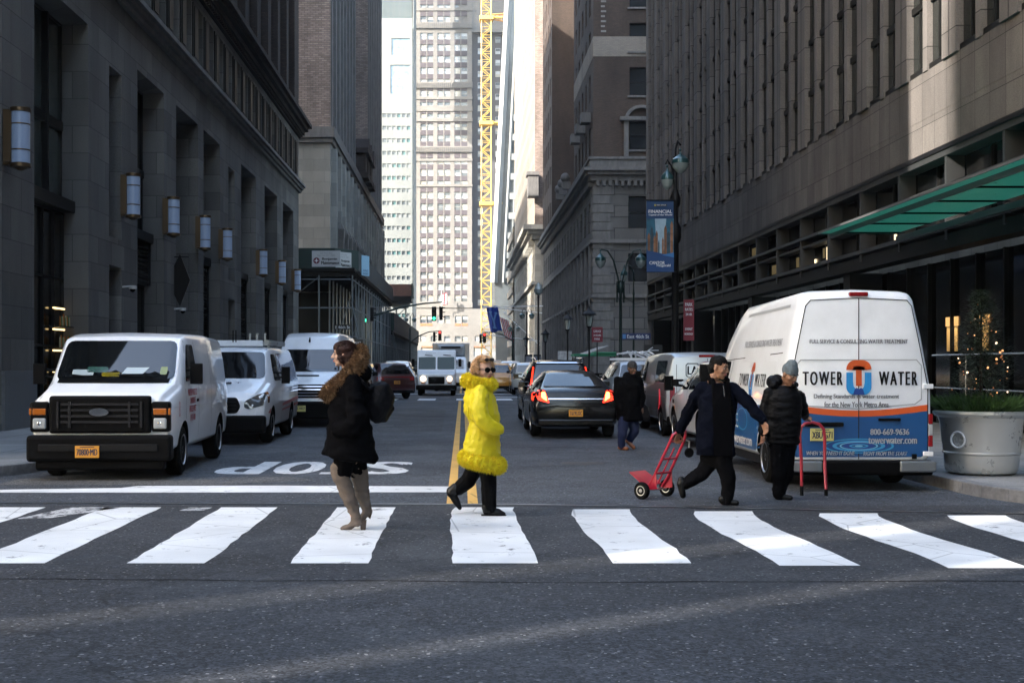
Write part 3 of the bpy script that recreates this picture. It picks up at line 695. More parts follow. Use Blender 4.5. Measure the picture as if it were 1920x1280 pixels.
# ---- pale building beyond the hotel
PB = thing('pale_tower', 'sunlit beige brick tower with ornate cornice beyond the brown hotel', 'building')
P = (10.5, 0, 0); Pf = (10.5, 187, 0); b = MB()
hh = [(190+3.1*i, 191.3+3.1*i, 26+3.4*k, 28+3.4*k) for i in range(22) for k in range(16)]
lw = [(190+3.1*i, 191.6+3.1*i, 3.5, 12.5) for i in range(22)]+[(190+3.1*i, 191.6+3.1*i, 15.2, 18.0) for i in range(22)]
holes(b, P, Y1, NX, 187, 260, 22, 84, hh, .3, 0)
holes(b, P, Y1, NX, 187, 260, .15, 20, lw, .5, 1)
holes(b, Pf, X1, (0, -1, 0), 0, 30, 22, 84, [], .3, 2); holes(b, Pf, X1, (0, -1, 0), 0, 30, .15, 20, [], .3, 1)
for z, h, pr in ((20, .7, .5), (20.7, .6, 1.1), (21.3, .7, 1.7), (13.4, .4, .5)):
    obox(b, P, Y1, NX, 187.0, 260, z, z+h, -.2, pr, 1); obox(b, Pf, X1, (0, -1, 0), -pr, 30, z, z+h, -.2, pr-.01, 1)
for i in range(60): obox(b, P, Y1, NX, 188+1.2*i, 188.5+1.2*i, 19.2, 20, 0, .8, 1)
b.box(9.4, 184.6, 26, 10.9, 187.5, 29, 3); b.box(9.2, 184.4, 29, 11, 187.6, 29.5, 3)
b.add([(10.5,260,.15),(50,260,.15),(50,260,84),(10.5,260,84)], [(0,1,2,3)], 0)
b.build('wall', [m_brickp, m_lime2, m_brickb, m_trimh], PB)
q = MB()
for k, (a, c, e, f) in enumerate(sorted(hh+lw, key=lambda h: (h[0], h[2]))):
    if k < 100: window(PB, P, Y1, NX, a, e, c-a, f-e, .2, 'sash', glass=m_glassw)
    else: obox(q, P, Y1, NX, a, c, e, f, -.25, -.2)
tag(q.build('far_window', m_glassw, PB), kind='stuff')

# ---- white glass tower with slanted edge, then the cladded low block in front of it
WT = thing('white_glass_tower', 'white glass tower with a slanting leading edge and faceted panels', 'building')
m_wclad = M('white_cladding', (.20, .215, .22), .45, var=.08, vs=.4)
m_wglass = M('pale_sky_glass', (.09, .105, .115), .12, var=.25, vs=.3, spec=.8)
b = MB()
YW = 300; pw = lambda px, py: V(((px-868)/2400*YW, YW, 1.56+(685-py)/2400*YW))
A, B_, C_, D_ = pw(928, 530), pw(968, -260), pw(1010, -260), pw(1010, 700)
E_ = pw(930, 700)
dp = V((0, 30, 0))
b.add([A, B_, C_, D_, E_, A+dp, B_+dp, C_+dp, D_+dp, E_+dp], [(0,1,2,3,4), (5,9,8,7,6), (0,5,6,1), (1,6,7,2), (4,9,5,0)], 0)
b.build('wall', [m_wglass], WT)
q = MB(); q.tube([A+V((-.2, -.4, 0)), B_+V((-.2, -.4, 0))], .9, 4); q.tube([A+V((2.0, -.4, 0)), B_+V((2.0, -.4, 0))], .35, 4)
q.build('edge_fin', m_wclad, WT)
for k in range(28):
    z = 22+4.6*k; x0 = A.x+(B_.x-A.x)*(z-A.z)/(B_.z-A.z)+2.4
    q = MB(); q.box(x0, YW-.5, z, C_.x, YW-.05, z+1.5, 0)
    for j in range(3): q.box(x0+(C_.x-x0)*(j+.5)/3.3, YW-.45, z+1.5, x0+(C_.x-x0)*(j+.5)/3.3+.3, YW-.05, z+4.6, 0)
    q.build('floor_band', m_wclad, WT)
BB = thing('banded_block', 'dark glass block with tan stepped bands beside the white tower', 'building')
b = MB(); b.box(10.3, 262, 0, 40, 290, 30); b.build('wall', m_glassd, BB)
q = MB()
for k in range(8): q.box(10.0, 262, 2+3.6*k, 10.29, 290, 3.4+3.6*k)
q.build('band', m_brickp, BB)

# ---- big tower closing the street
m_twst = brickmat('tower_limestone', (.185, .18, .172), (.165, .161, .155), (.145, .142, .138), 1.2, .6, .02, .12, .12, bump=.1)
m_twd = M('tower_dark_brick', (.06, .058, .064), .8, var=.2, vs=.2)
m_twsp = M('tower_spandrel', (.060, .052, .062), .7, var=.2, vs=.4)
m_twor = M('terracotta_panel', (.35, .13, .06), .8)
TW = thing('stone_skyscraper', 'very tall pale stone skyscraper with paired windows closing the street', 'building')
YT = 380; s = YT/2400
tx = lambda px: (px-868)*s
tz = lambda py: 1.56+(685-py)*s
b = MB()
P = (0, YT, 0); Nn = (0, -1, 0)
cols = [(786+k, 796+k) for k in (2, 15, 34, 47, 66, 79)]
cols = [(tx(a), tx(a)+1.75) for a, _ in cols]
def storeys(y0, y1, step): 
    r = []; y = y0
    while y < y1: r.append(y); y += step
    return r
H1 = []
for y in storeys(232, 560, 21.4): H1.append((tz(y+12), tz(y)))
for y in storeys(62, 222, 21.6): H1.append((tz(y+12), tz(y)))
for y in storeys(-250, 40, 21.6): H1.append((tz(y+12), tz(y)))
wh = [(a, c, z0, z1) for (a, c) in cols for (z0, z1) in H1]
low = [(tx(a), tx(a)+w_, tz(y+h), tz(y)) for y, h, lst in ((592, 14, (788, 800, 820, 833, 853, 866)), (612, 12, (788, 800, 820, 833, 853, 866)), (618+12, 10, (788, 808, 833, 853, 866, 890, 903)), (650, 18, (790, 818, 855, 888, 925))) for a in lst for w_ in ((1.75 if h < 15 else 3.6),)]
low = [l for l in low if not (tz(626) < l[2] < tz(612))]
holes(b, P, X1, Nn, tx(775), tx(885), tz(585), tz(-330), wh, .45, 0)
holes(b, (0, YT-1.2, 0), X1, Nn, tx(775), tx(960), .15, tz(585), [l for l in low], .5, 0)
for a, c in cols:                          # dark spandrels between the windows of a column
    
    for (q0, q1) in zip(sorted(H1)[:-1], sorted(H1)[1:]):
        if q1[0]-q0[1] < 2.2: obox(b, P, X1, Nn, a, c, q0[1]+.02, q1[0]-.02, 0, .02, 3)
bands = [(572, 2.2, 1.0), (582, 1.4, .8), (627, 1.6, 2.0), (636, .8, 1.6), (225, 1.4, 1.1), (232-28, 2.2, .9), (348, 1.0, .8), (280, 2.4, 1.1), (300, 1.0, .8), (160, 2.6, 1.2), (184, 1.2, .8), (48, 2.6, 1.4), (18, 1.2, .7)]
for y, h, pr in bands:
    pr *= .35; h *= .7
    obox(b, P, X1, Nn, tx(774), tx(886) if y < 580 else tx(960), tz(y)-h/2, tz(y)+h/2, -.2, pr, 1)
for y in (160, 280, 48):
    for i in range(30): obox(b, P, X1, Nn, tx(776)+i*.58, tx(776)+i*.58+.3, tz(y)-.9, tz(y)+.6, .4, .6, 0)
b.box(tx(885), YT+2, 0, tx(962), YT+30, tz(35), 2)
b.box(tx(775), YT, tz(-330), tx(885), YT+30, tz(-331), 0)
b.box(tx(860), YT+.2, tz(60), tx(960), YT+24, tz(-330), 0)
b.build('wall', [m_twst, m_twst, m_twd, m_twsp], TW)
m_twg = [M('tower_pane_%s' % n_, c, .12, spec=.8, var=.3, vs=.5) for n_, c in (('bright', (.36, .38, .40)), ('mid', (.18, .20, .21)), ('deep', (.07, .085, .10)), ('blind', (.30, .29, .25)))]
m_white_fr = M('white_sash', (.32, .32, .32), .6)
q = MB(); allw = [(P, w_) for w_ in wh]+[((0, YT-1.2, 0), w_) for w_ in low]
dk = []
for y in storeys(45, 650, 21.5):
    for px in (896, 929, 944): dk.append(((0, YT+2, 0), (tx(px), tx(px)+1.5, tz(y+11), tz(y))))
allw += dk
allw.sort(key=lambda t: (-(t[1][1]-t[1][0])*(t[1][3]-t[1][2]), random.random()))
for k, (pp, (a, c, e, f)) in enumerate(allw):
    g = random.choices(m_twg, (5, 3, 2, 3))[0]; g2 = random.choice(m_twg)
    rec = .3 if pp[1] != YT+2 else -.05
    if k < 100: window(TW, pp, X1, Nn, a, e, c-a, f-e, rec, 'sash', frame=m_white_fr, glass=g, glass2=g2)
    else:
        gi = m_twg.index(g); obox(q, pp, X1, Nn, a, c, e, f, -rec-.05, -rec, gi); obox(q, pp, X1, Nn, a+.1, c-.1, (e+f)/2, f-.1, -rec, -rec+.03, m_twg.index(g2)); obox(q, pp, X1, Nn, a, c, (e+f)/2-.08, (e+f)/2, -rec, -rec+.08, 4)
tag(q.build('upper_window', m_twg+[m_white_fr], TW), kind='stuff')
q = MB()
for a in (788, 800, 853, 866): obox(q, (0, YT-1.2, 0), X1, Nn, tx(a), tx(a)+1.75, tz(611), tz(606.5), 0, .06)
for a in (790, 818, 855, 888): obox(q, (0, YT-1.2, 0), X1, Nn, tx(a)+.2, tx(a)+3.4, tz(651), tz(649), 0, .06)
q.build('terracotta_panel', m_twor, TW)
q = MB()
for i in range(40): q.box(tx(886)+i*.3, YT-3, tz(626), tx(886)+i*.3+.1, YT-2.9, tz(612))
q.box(tx(885), YT-3.1, tz(612), tx(960), YT-2.8, tz(611)); q.build('balustrade', m_twst, TW)

# ---- pale grey banded tower to its side
GT = thing('banded_office_tower', 'pale grey office tower with thin strips of small windows', 'building')
YG = 340; s2 = YG/2400; gx = lambda px: (px-868)*s2; gz = lambda py: 1.56+(685-py)*s2
m_gclad = M('pale_grey_panels', (.135, .15, .152), .5, var=.12, vs=.12, streak=3)
b = MB(); P = (0, YG, 0)
rows = [gz(y) for y in storeys(213, 720, 23.4)]
hh = [(gx(717+9.1*i), gx(717+9.1*i)+1.0, z-1.05, z) for z in rows for i in range(-3, 6)]
big = [(gx(672), gx(711), gz(176), gz(122)), (gx(732), gx(770), gz(176), gz(122)), (gx(672), gx(712), gz(103), gz(72)), (gx(734), gx(769), gz(103), gz(72))]
holes(b, P, X1, Nn, gx(640), gx(773), .15, gz(52), hh+big, .5, 0)
b.box(gx(773), YG+.3, 0, gx(775.5), YG+20, gz(-300), 0)
b.box(gx(640), YG+.5, gz(52), gx(772), YG+20, gz(33), 1)
b.box(gx(640), YG+.5, gz(33), gx(772), YG+20, gz(-300), 2)
for i in range(60): b.box(gx(640)+i*.32, YG+.3, gz(32), gx(640)+i*.32+.1, YG+.49, gz(-300), 3)
b.build('wall', [m_gclad, M('white_panel', (.17, .19, .21), .5), M('teal_glass', (.10, .17, .18), .2), m_gclad], GT)
for (a, c, e, f) in big:
    w_ = window(GT, P, X1, Nn, a, e, c-a, f-e, .35, 'none', frame=m_wclad, glass=M('blue_glass', (.14, .24, .34), .1, var=.6, vs=.8, spec=.8))
    q = MB()
    for i in range(1, 6): obox(q, P, X1, Nn, a+(c-a)*i/6-.06, a+(c-a)*i/6+.06, e, f, -.34, -.25)
    for j in range(1, 6): obox(q, P, X1, Nn, a, c, e+(f-e)*j/6-.06, e+(f-e)*j/6+.06, -.34, -.26)
    q.build('glazing_grid', m_wclad, w_)
q = MB()
for k, (a, c, e, f) in enumerate(sorted(hh, key=lambda h: -h[0])):
    if k < 96: window(GT, P, X1, Nn, a, e, c-a, f-e, .3, 'none', frame=m_wclad, glass=random.choice([m_twg[1], m_twg[2], M('teal_pane', (.06, .13, .14), .1)]))
    else: obox(q, P, X1, Nn, a, c, e, f, -.35, -.3)
tag(q.build('far_window', m_twg[2], GT), kind='stuff')

# ---- blocks behind and beside the camera that shade the street
def block(name, label, x0, y0, x1, y1, h, m):
    t = thing(name, label, 'building'); b = MB(); b.box(x0, y0, .0, x1, y1, h); b.build('wall', m, t)
    q = MB(); 
    for z in range(4, int(min(h, 60)), 4):
        q.box(x0+1, y1, z, x1-1, y1+.05, z+2); q.box(x1, y0+1, z, x1+.05, y1-1, z+2)
    q.build('window_strip', m_glassw, t); return t
block('corner_sun_blocker', 'unseen stone block behind the camera on the west corner, shaped to bound sunlight', -24.14, -70, -10, -9, 56, m_lime)  # unseen mass with its edge shaped to bound a sun streak
def block_r(name, label, D, u0, u1, dep, h, m):
    c, s_ = math.cos(R(SUN_AZ)), math.sin(R(SUN_AZ)); t = thing(name, label, 'building', (-c*D-s_*u0, -s_*D+c*u0, 0), R(SUN_AZ)); b = MB(); b.box(-dep, 0, 0, 0, u1-u0, h); b.build('wall', m, t)
    q = MB()
    for z in range(4, int(h), 4): q.box(.0, .2, z, .05, u1-u0-.2, z+2)
    q.build('window_strip', m_glassw, t)
block_r('streak_blocker', 'slim added stone sliver splitting the sunlight, unseen behind the camera', 48, 6.0, 7.82, 5, 58, m_lime)  # added unseen sliver that splits the sun into two road streaks
block_r('slab_sun_blocker', 'broad added stone blocker shaping the sunlight, unseen west of the camera', 50, 7.97, 17.1, 12, 62, m_lime)  # added unseen blocker, edges set for a streak and the facade patch
block('west_sun_blocker', 'added stone blocker hidden beyond the brick tower, shading the pale tower', -70, 190, -17.5, 262, 50, m_lime)  # added unseen blocker keeping sun off the lower pale tower
block('low_sun_blocker', 'lower added stone blocker unseen further west, bounding the sun patch', -76, -20, -60, -9, 52, m_lime)  # added unseen blocker; its height cuts off the sun patch below
block('east_corner_tower', 'tall stone tower behind the camera on the east corner', 10.5, -70, 60, -9, 40, m_lime2)
# pale air between the camera and the far towers
b = MB(); b.box(-520, -260, -1, 520, 920, 150); hz = b.build('haze', M('haze', (1, 1, 1))); tag(hz, kind='stuff')
hm = MATS['haze'].node_tree; hm.nodes.remove(hm.nodes['Principled BSDF']); hv = hm.nodes.new('ShaderNodeVolumePrincipled'); hv.inputs['Density'].default_value = HAZE; hv.inputs['Color'].default_value = (.88, .94, 1, 1); hv.inputs['Anisotropy'].default_value = .2
hm.links.new(hv.outputs[0], [n for n in hm.nodes if n.type == 'OUTPUT_MATERIAL'][0].inputs['Volume'])
# ------------------------------------------------------------------ vehicles (local: front at y=0 facing -y, tail at y=L)
def P_(name, col, coat=.9, rough=.35, metal=0): return M(name, col, rough, metal, coat=coat, var=.09, vs=1.6)
p_white = P_('white_paint_coat', (.80, .83, .87)); p_black = M('black_paint_coat', (.002, .002, .0025), .18, coat=.15, spec=.3, var=.05); p_silver = P_('silver_paint_coat', (.38, .40, .42), metal=.5)
p_grey = P_('grey_paint_coat', (.16, .165, .175), metal=.4); p_maroon = P_('maroon_paint_coat', (.035, .006, .008)); p_yellow = P_('cab_yellow_coat', (.55, .22, .01))
p_navy = P_('navy_paint_coat', (.02, .03, .06)); p_blue = M('wrap_blue', (.010, .075, .23), .3, coat=.6, var=.1, vs=2)
m_plast = M('black_plastic', (.004, .004, .0045), .5, spec=.05); m_tyre = M('tyre_rubber', (.007, .007, .007), .85, bump=.3, bs=40, spec=.08)
m_rim = M('rim_metal', (.35, .36, .38), .35, .9); m_chrome = M('chrome', (.7, .7, .72), .12, 1)
m_vglass = M('vehicle_glass', (.004, .005, .006), .03, spec=.9); m_red = M('tail_lens_red', (.22, .006, .008), .15, coat=.8)
m_redlit = M('tail_lamp_lit', (1, .03, .01), emit=.55); m_amb = M('amber_lens', (.34, .095, .008), .15, coat=.8); m_ambhot = M('brake_core_lit', (1, .34, .07), emit=1.3)
m_lens = M('head_lens', (.35, .37, .38), .08, coat=1); m_headlit = M('headlamp_lit', (1, .78, .50), emit=2.0)
m_plate = M('ny_plate', (.62, .27, .02), .5); m_platey = M('nj_plate', (.55, .50, .16), .5); m_ink = M('plate_ink', (.02, .02, .05), .6)
m_seam = M('panel_gap', (.01, .01, .01), .8)
def srect(y0, z0, y1, z1, r=.05, n=4):
    pts = []
    for cx, cy, a0 in ((y1-r, z1-r, 0), (y0+r, z1-r, 90), (y0+r, z0+r, 180), (y1-r, z0+r, 270)):
        for i in range(n+1): a = R(a0+90*i/n); pts.append((cx+r*math.cos(a), cy+r*math.sin(a)))
    return pts
def rpoly(pts, r=.04, n=3):
    out = []; k = len(pts)
    for i in range(k):
        a, p, b = V(pts[i-1]), V(pts[i]), V(pts[(i+1) % k]); d1 = (a-p); d2 = (b-p)
        q = min(r, d1.length*.45, d2.length*.45); A = p+d1.normalized()*q; B = p+d2.normalized()*q
        for j in range(n+1): t = j/n; out.append(tuple((1-t)**2*A+2*t*(1-t)*p+t*t*B))
    return out
class Veh:
    def __init__(s, name, label, cat, loc, rz, group, L): s.root = thing(name, label, cat, loc, rz, group); s.L = L
    def body(s, secs, paint, wheels, hw, wr=.36, ww=.24, bev=.05, name='body', arch=1.16, under=.2):
        b = MB(); rings = []
        for (y, zb, zm, zt, wb, wm, wt) in secs:
            r = min(.09, (zt-zm)*.4)
            half = [(wb*.9, zb), (wb, zb+.07), ((wb+wm)/2+.012, (zb+zm)/2), (wm, zm), (wm+(wt-wm)*.55+.012, zm+(zt-zm)*.52), (wt+.004, zt-r), (wt-r*.45, zt-r*.25), (wt-r*1.6, zt)]
            ring = [(x, y, z) for x, z in half]+[(0, y, zt+.02)]+[(-x, y, z) for x, z in half[::-1]]+[(0, y, zb)]
            rings.append(ring)
        b.loft(rings); o = b.build(name, [paint, m_plast], s.root, fix=True)
        m = o.modifiers.new('b', 'BEVEL'); m.width = bev; m.segments = 3; m.angle_limit = R(28)
        c = MB()
        for wy in wheels:
            for sx in (-1, 1): c.cyl((sx*(hw-.30), wy, wr), (sx*(hw+.5), wy, wr), wr*arch, n=28)
        cut = c.build('cut', m_plast, fix=True); cut.parent = s.root
        cut.data.materials.clear(); cut.data.materials.append(m_plast)
        bm = o.modifiers.new('c', 'BOOLEAN'); bm.operation = 'DIFFERENCE'; bm.object = cut; bm.solver = 'EXACT'
        if hasattr(bm, 'material_mode'): bm.material_mode = 'TRANSFER'
        bpy.context.view_layer.update(); bake(o); bpy.data.objects.remove(cut)
        o.data.polygons.foreach_set('use_smooth', [True]*len(o.data.polygons)); o.data.set_sharp_from_angle(angle=R(30))
        s.o = o; me = o.data
        s.bvh = BVHTree.FromPolygons([v.co.copy() for v in me.vertices], [tuple(p.vertices) for p in me.polygons])
        s.wheels(wheels, hw, wr, ww); return o
    def wheels(s, ys, hw, wr, ww, rim=None):
        w0 = None
        for wy in ys:
            for sx in (-1, 1):
                if w0 is None:
                    q = MB(); q.lathe([(wr*.6, -ww/2+.01), (wr*.86, -ww/2), (wr*.97, -ww/2+.03), (wr, -ww*.2), (wr, ww*.2), (wr*.97, ww/2-.03), (wr*.86, ww/2), (wr*.6, ww/2-.01)], n=28, axis='x', caps=True)
                    w0 = q.build('wheel', m_tyre, smooth=True)
                    q = MB(); q.lathe([(.02, ww/2-.01), (wr*.16, ww/2-.01), (wr*.2, ww/2-.05), (wr*.5, ww/2-.07), (wr*.58, ww/2+.004), (wr*.62, ww/2+.006)], n=28, axis='x', caps=False)
                    for i in range(6):
                        a = i*math.pi/3; ca, sa = math.cos(a), math.sin(a)
                        q.add([(ww/2-.03, wr*(.15*ca-.06*sa), wr*(.15*sa+.06*ca)), (ww/2-.03, wr*(.15*ca+.06*sa), wr*(.15*sa-.06*ca)), (ww/2-.01, wr*(.57*ca+.09*sa), wr*(.57*sa-.09*ca)), (ww/2-.01, wr*(.57*ca-.09*sa), wr*(.57*sa+.09*ca))], [(0,1,2,3)], 1)
                    r0 = q.build('rim', [m_rim, m_chrome], smooth=True); r0.parent = w0; w = w0
                else:
                    w = w0.copy(); COL.objects.link(w); r1 = r0.copy(); COL.objects.link(r1); r1.parent = w
                w.parent = s.root; w.location = (sx*(hw-ww/2-.02), wy, wr); w.rotation_euler = (0, 0, 0 if sx > 0 else math.pi)
    def drape(s, side, polys, mat, name, off=.006, sub=.14, parent=None, mats=None, mi=0):
        """side: 'L' (-x), 'R' (+x), 'F' (-y), 'B' (+y), 'T' (+z). polys: list of 2D loops or (verts, faces)"""
        bm = bmesh.new()
        for pl in polys:
            vs, fs = pl if (isinstance(pl, tuple) and len(pl) == 2 and isinstance(pl[1], list) and pl[1] and isinstance(pl[1][0], tuple) and len(pl[1][0]) >= 3 and isinstance(pl[1][0][0], int)) else (pl, [tuple(range(len(pl)))])
            bv = [bm.verts.new((v[0], v[1], 0)) for v in vs]
            for f in fs:
                try: bm.faces.new([bv[i] for i in f])
                except ValueError: pass
        bmesh.ops.triangulate(bm, faces=bm.faces)
        if sub:
            for _ in range(4):
                es = [e for e in bm.edges if e.calc_length() > sub]
                if not es or len(bm.verts) > 4000: break
                bmesh.ops.subdivide_edges(bm, edges=es, cuts=1); bmesh.ops.triangulate(bm, faces=bm.faces)
        D = {'L': V((1, 0, 0)), 'R': V((-1, 0, 0)), 'F': V((0, 1, 0)), 'B': V((0, -1, 0)), 'T': V((0, 0, -1))}[side]
        for v in bm.verts:
            a, c = v.co.x, v.co.y
            o = V((0, a, c)) if side in 'LR' else V((a, 0 if side == 'F' else s.L, c)) if side in 'FB' else V((a, c, 0))
            st = o-D*(6 if side != 'T' else 8)
            h, n, i, dist = s.bvh.ray_cast(st, D)
            if h is None:
                h, n, i, dist = s.bvh.find_nearest(V((0, a, c)) + V((-1 if side == 'L' else 1, 0, 0)) if side in 'LR' else o)
            if n.dot(D) > 0: n = -n
            w = n*.35-D*.65; v.co = h+w.normalized()*off
        bmesh.ops.recalc_face_normals(bm, faces=bm.faces)
        me = bpy.data.meshes.new(name); bm.to_mesh(me); bm.free(); me.materials.append(mat)
        me.polygons.foreach_set('use_smooth', [True]*len(me.polygons))
        o = bpy.data.objects.new(name, me); COL.objects.link(o); o.parent = parent or s.root; return o
    def text(s, side, txt, cx, cz, w, h=None, mat=None, off=.012, bold=0, name='lettering', slant=0, **k):
        vs, fs = fit_text(txt, w, h, shear=slant, **k); sg = {'R': 1, 'L': -1, 'F': 1, 'B': -1, 'T': 1}[side]
        pl = []
        for ox in ((0,) if not bold else (-bold, 0, bold)): pl.append(([(cx+sg*(x+ox), cz+y) for x, y in vs], fs))
        return s.drape(side, pl, mat or m_ink, name, off, sub=0)
    def line(s, side, pts, w, mat=None, name='panel_gap', off=.004):
        pl = []
        for a, b in zip(pts[:-1], pts[1:]):
            a, b = V(a), V(b); d = (b-a).normalized(); n = V((-d.y, d.x))*w/2; a2 = a-d*w*.4; b2 = b+d*w*.4
            pl.append([tuple(a2+n), tuple(a2-n), tuple(b2-n), tuple(b2+n)])
        return s.drape(side, pl, mat or m_seam, name, off)
    def plate(s, side, cx, cz, txt, mat, ink=None, w=.30, h=.15, y=None):
        sg = {'F': 1, 'B': -1}[side]; yy = y if y is not None else (0 if side == 'F' else s.L)
        q = MB(); q.box(cx-w/2, yy-.012, cz-h/2, cx+w/2, yy+.012, cz+h/2); p = q.build('licence_plate', mat, s.root, bevel=.004)
        vs, fs = fit_text(txt, w*.86, h*.55); q = MB(); e = yy-sg*.0135
        for k, ox in enumerate((-.003, 0, .003)): q.add([(cx+sg*(x+ox), e-sg*.0002*k, cz-.004+v_) for x, v_ in vs], fs)
        q.box(cx-w*.3, min(e, yy), cz+h*.36, cx+w*.3, max(e, yy), cz+h*.43)
        l = q.build('lettering', ink or m_ink, p)
    def mirror(s, x, y, z, sx, w=.16, h=.26, d=.12, arm=.14, mat=None):
        q = MB(); a_, c_ = sorted((x+sx*arm, x+sx*(arm+w))); q.box(a_, y, z-h/2, c_, y+d, z+h/2); q.tube([(x-sx*.04, y+.08, z-.06), (x+sx*(arm+.02), y+.06, z-.04)], .022, 6); q.tube([(x-sx*.04, y+.08, z+.05), (x+sx*(arm+.02), y+.06, z+.05)], .022, 6)
        q.build('mirror', mat or m_plast, s.root, bevel=.03, seg=3)
    def box(s, name, x0, y0, z0, x1, y1, z1, m, bevel=.02): q = MB(); q.box(x0, y0, z0, x1, y1, z1); return q.build(name, m, s.root, bevel=bevel, seg=3)
    def lamp(s, name, side, poly, m, off=.01): return s.drape(side, [poly], m, name, off)
def mir(poly): return [(-x, z) for x, z in poly][::-1]

# ======== white work van nearest the camera, front view
def work_van(name, label, loc, rz, group, paint, rear=False):
    L = 5.1; v = Veh(name, label, 'van', loc, rz, group, L)
    secs = [(.05, .45, .92, 1.12, .88, .92, .82), (.16, .38, .98, 1.19, .93, .95, .85), (.80, .36, 1.1, 1.33, .95, .97, .90), (.90, .36, 1.12, 1.40, .95, .97, .90),
            (1.42, .36, 1.2, 1.97, .95, .97, .86), (1.75, .36, 1.2, 2.03, .95, .97, .86), (3.4, .36, 1.2, 2.06, .95, .97, .86), (L-.2, .36, 1.2, 2.03, .95, .97, .85), (L-.03, .40, 1.15, 1.95, .94, .96, .81)]
    v.body(secs, paint, (.95, 4.25), .97, .36, .24)
    v.drape('F', [rpoly([(-.84, 1.36), (.84, 1.36), (.79, 1.92), (-.79, 1.92)], .10)], m_vglass, 'windscreen', .008)
    for sd, sx in (('L', -1), ('R', 1)):
        v.drape(sd, [rpoly([(1.12, 1.33), (2.0, 1.33), (2.0, 1.87), (1.50, 1.87)], .06)], m_vglass, 'side_window', .008)
        v.line(sd, [(2.12, .42), (2.12, 1.92)], .012); v.line(sd, [(1.05, .5), (1.05, 1.28), (1.46, 1.92)], .012); v.line(sd, [(3.3, .42), (3.3, 1.9)], .010)
        v.line(sd, [(.2, .78+.2), (L-.1, .98)], .014, paint, 'body_crease', .010); v.line(sd, [(1.5, .62), (3.75, .60)], .012, paint, 'body_crease', .010)
        v.mirror(sx*.95, 1.25, 1.44, sx, .17, .30, .12, .15 if sx < 0 else .04)
        q = MB(); q.box(sx*.955, 1.95, 1.02, sx*.985, 2.08, 1.06); q.build('door_handle', m_plast, v.root, bevel=.008)
    v.box('bumper', -.97, -.10, .26, .97, .14, .62, m_plast, .05)
    v.box('valance', -.86, -.04, .14, .86, .2, .30, m_plast, .04); v.box('bumper_step', -.80, -.115, .40, .80, -.09, .50, m_black, .01)
    if not rear:
        v.box('grille_surround', -.685, -.02, .64, .685, .12, 1.15, m_plast, .04)
        q = MB()
        for z in (.78, .86, .94, 1.02): q.box(-.52, -.045, z, .52, -.018, z+.03)
        for x in (-.56, -.40, .40, .56): q.box(x-.015, -.05, .72, x+.015, -.015, 1.07)
        q.build('grille', M('grille_grey', (.016, .016, .018), .5, spec=.12), v.root)
        q = MB(); q.lathe([(.0, 0), (.115, .0), (.13, -.008), (.13, -.02)], (0, -.04, 0), 24, axis='y'); o = q.build('badge', m_chrome, v.root, smooth=True, loc=(0, -.01, .93)); o.scale = (1, 1, .42)
        for sx in (-1, 1):
            xs = sorted((sx*.69, sx*.94))
            v.box('headlight_housing', xs[0], -.01, .66, xs[1], .14, 1.07, m_plast, .03)
            a, c = sorted((sx*.72, sx*.90)); v.box('headlight', a, -.028, .70, c, .02, .85, m_lens, .03)
            q = MB(); q.sphere((sx*.81, -.012, .775), (.05, .02, .05), 14, 8); q.build('headlight_bulb', m_chrome, v.root, smooth=True)
            v.box('turn_signal', a, -.028, .89, c, .02, .98, m_amb, .015); xs = sorted((sx*.915, sx*.95)); v.box('side_marker', xs[0], -.012, .89, xs[1], .06, .98, m_amb, .01)
    v.line('F', [(-.75, 1.345), (.75, 1.345)], .07, m_plast, 'wiper_cowl', .012)
    q = MB()
    for x0, x1 in ((-.60, -.12), (.05, .55)):
        q.tube([(x1, .84, 1.38), (x1-.2, .80, 1.40), (x0, .86, 1.43)], .011, 6)
    q.build('wiper', m_plast, v.root)
    return v
v = work_van('work_van', 'white work van with black grille and orange plate, nearest on the west kerb', (-4.92, 17.35, 0), R(2.0), 'vans parked along the west kerb', p_white)
v.plate('F', -.14, .40, '70800·MD', m_plate, w=.32, h=.16, y=-.125)
mt_red = M('faded_red_lettering', (.35, .03, .05), .6)
for t, z, w_ in (('KEYSEER PRAGES CO', 1.17, .70), ('DANBURG NE', 1.05, .42), ('FIREGLEN WEST', .93, .56), ('89-59-4800', .80, .42)): v.text('R', t, 1.55, z, w_, .095, mt_red, bold=.004)
v.text('R', '8800', .55, .95, .08, .22, mt_red)
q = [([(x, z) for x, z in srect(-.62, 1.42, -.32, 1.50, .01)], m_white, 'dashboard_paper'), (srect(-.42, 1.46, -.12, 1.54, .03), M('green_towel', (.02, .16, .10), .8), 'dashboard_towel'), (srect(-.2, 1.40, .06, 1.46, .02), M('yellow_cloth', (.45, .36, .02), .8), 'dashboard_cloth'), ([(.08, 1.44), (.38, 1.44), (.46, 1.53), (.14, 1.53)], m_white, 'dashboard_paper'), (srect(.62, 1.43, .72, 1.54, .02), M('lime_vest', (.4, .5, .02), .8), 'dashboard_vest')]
for pl, m_, nm in q: v.drape('F', [pl], M('behind_glass_'+nm, tuple(c*.35 for c in m_.node_tree.nodes['Principled BSDF'].inputs['Base Color'].default_value[:3]) if m_ is not m_white else (.35, .42, .44), .15, coat=1), nm, .011)

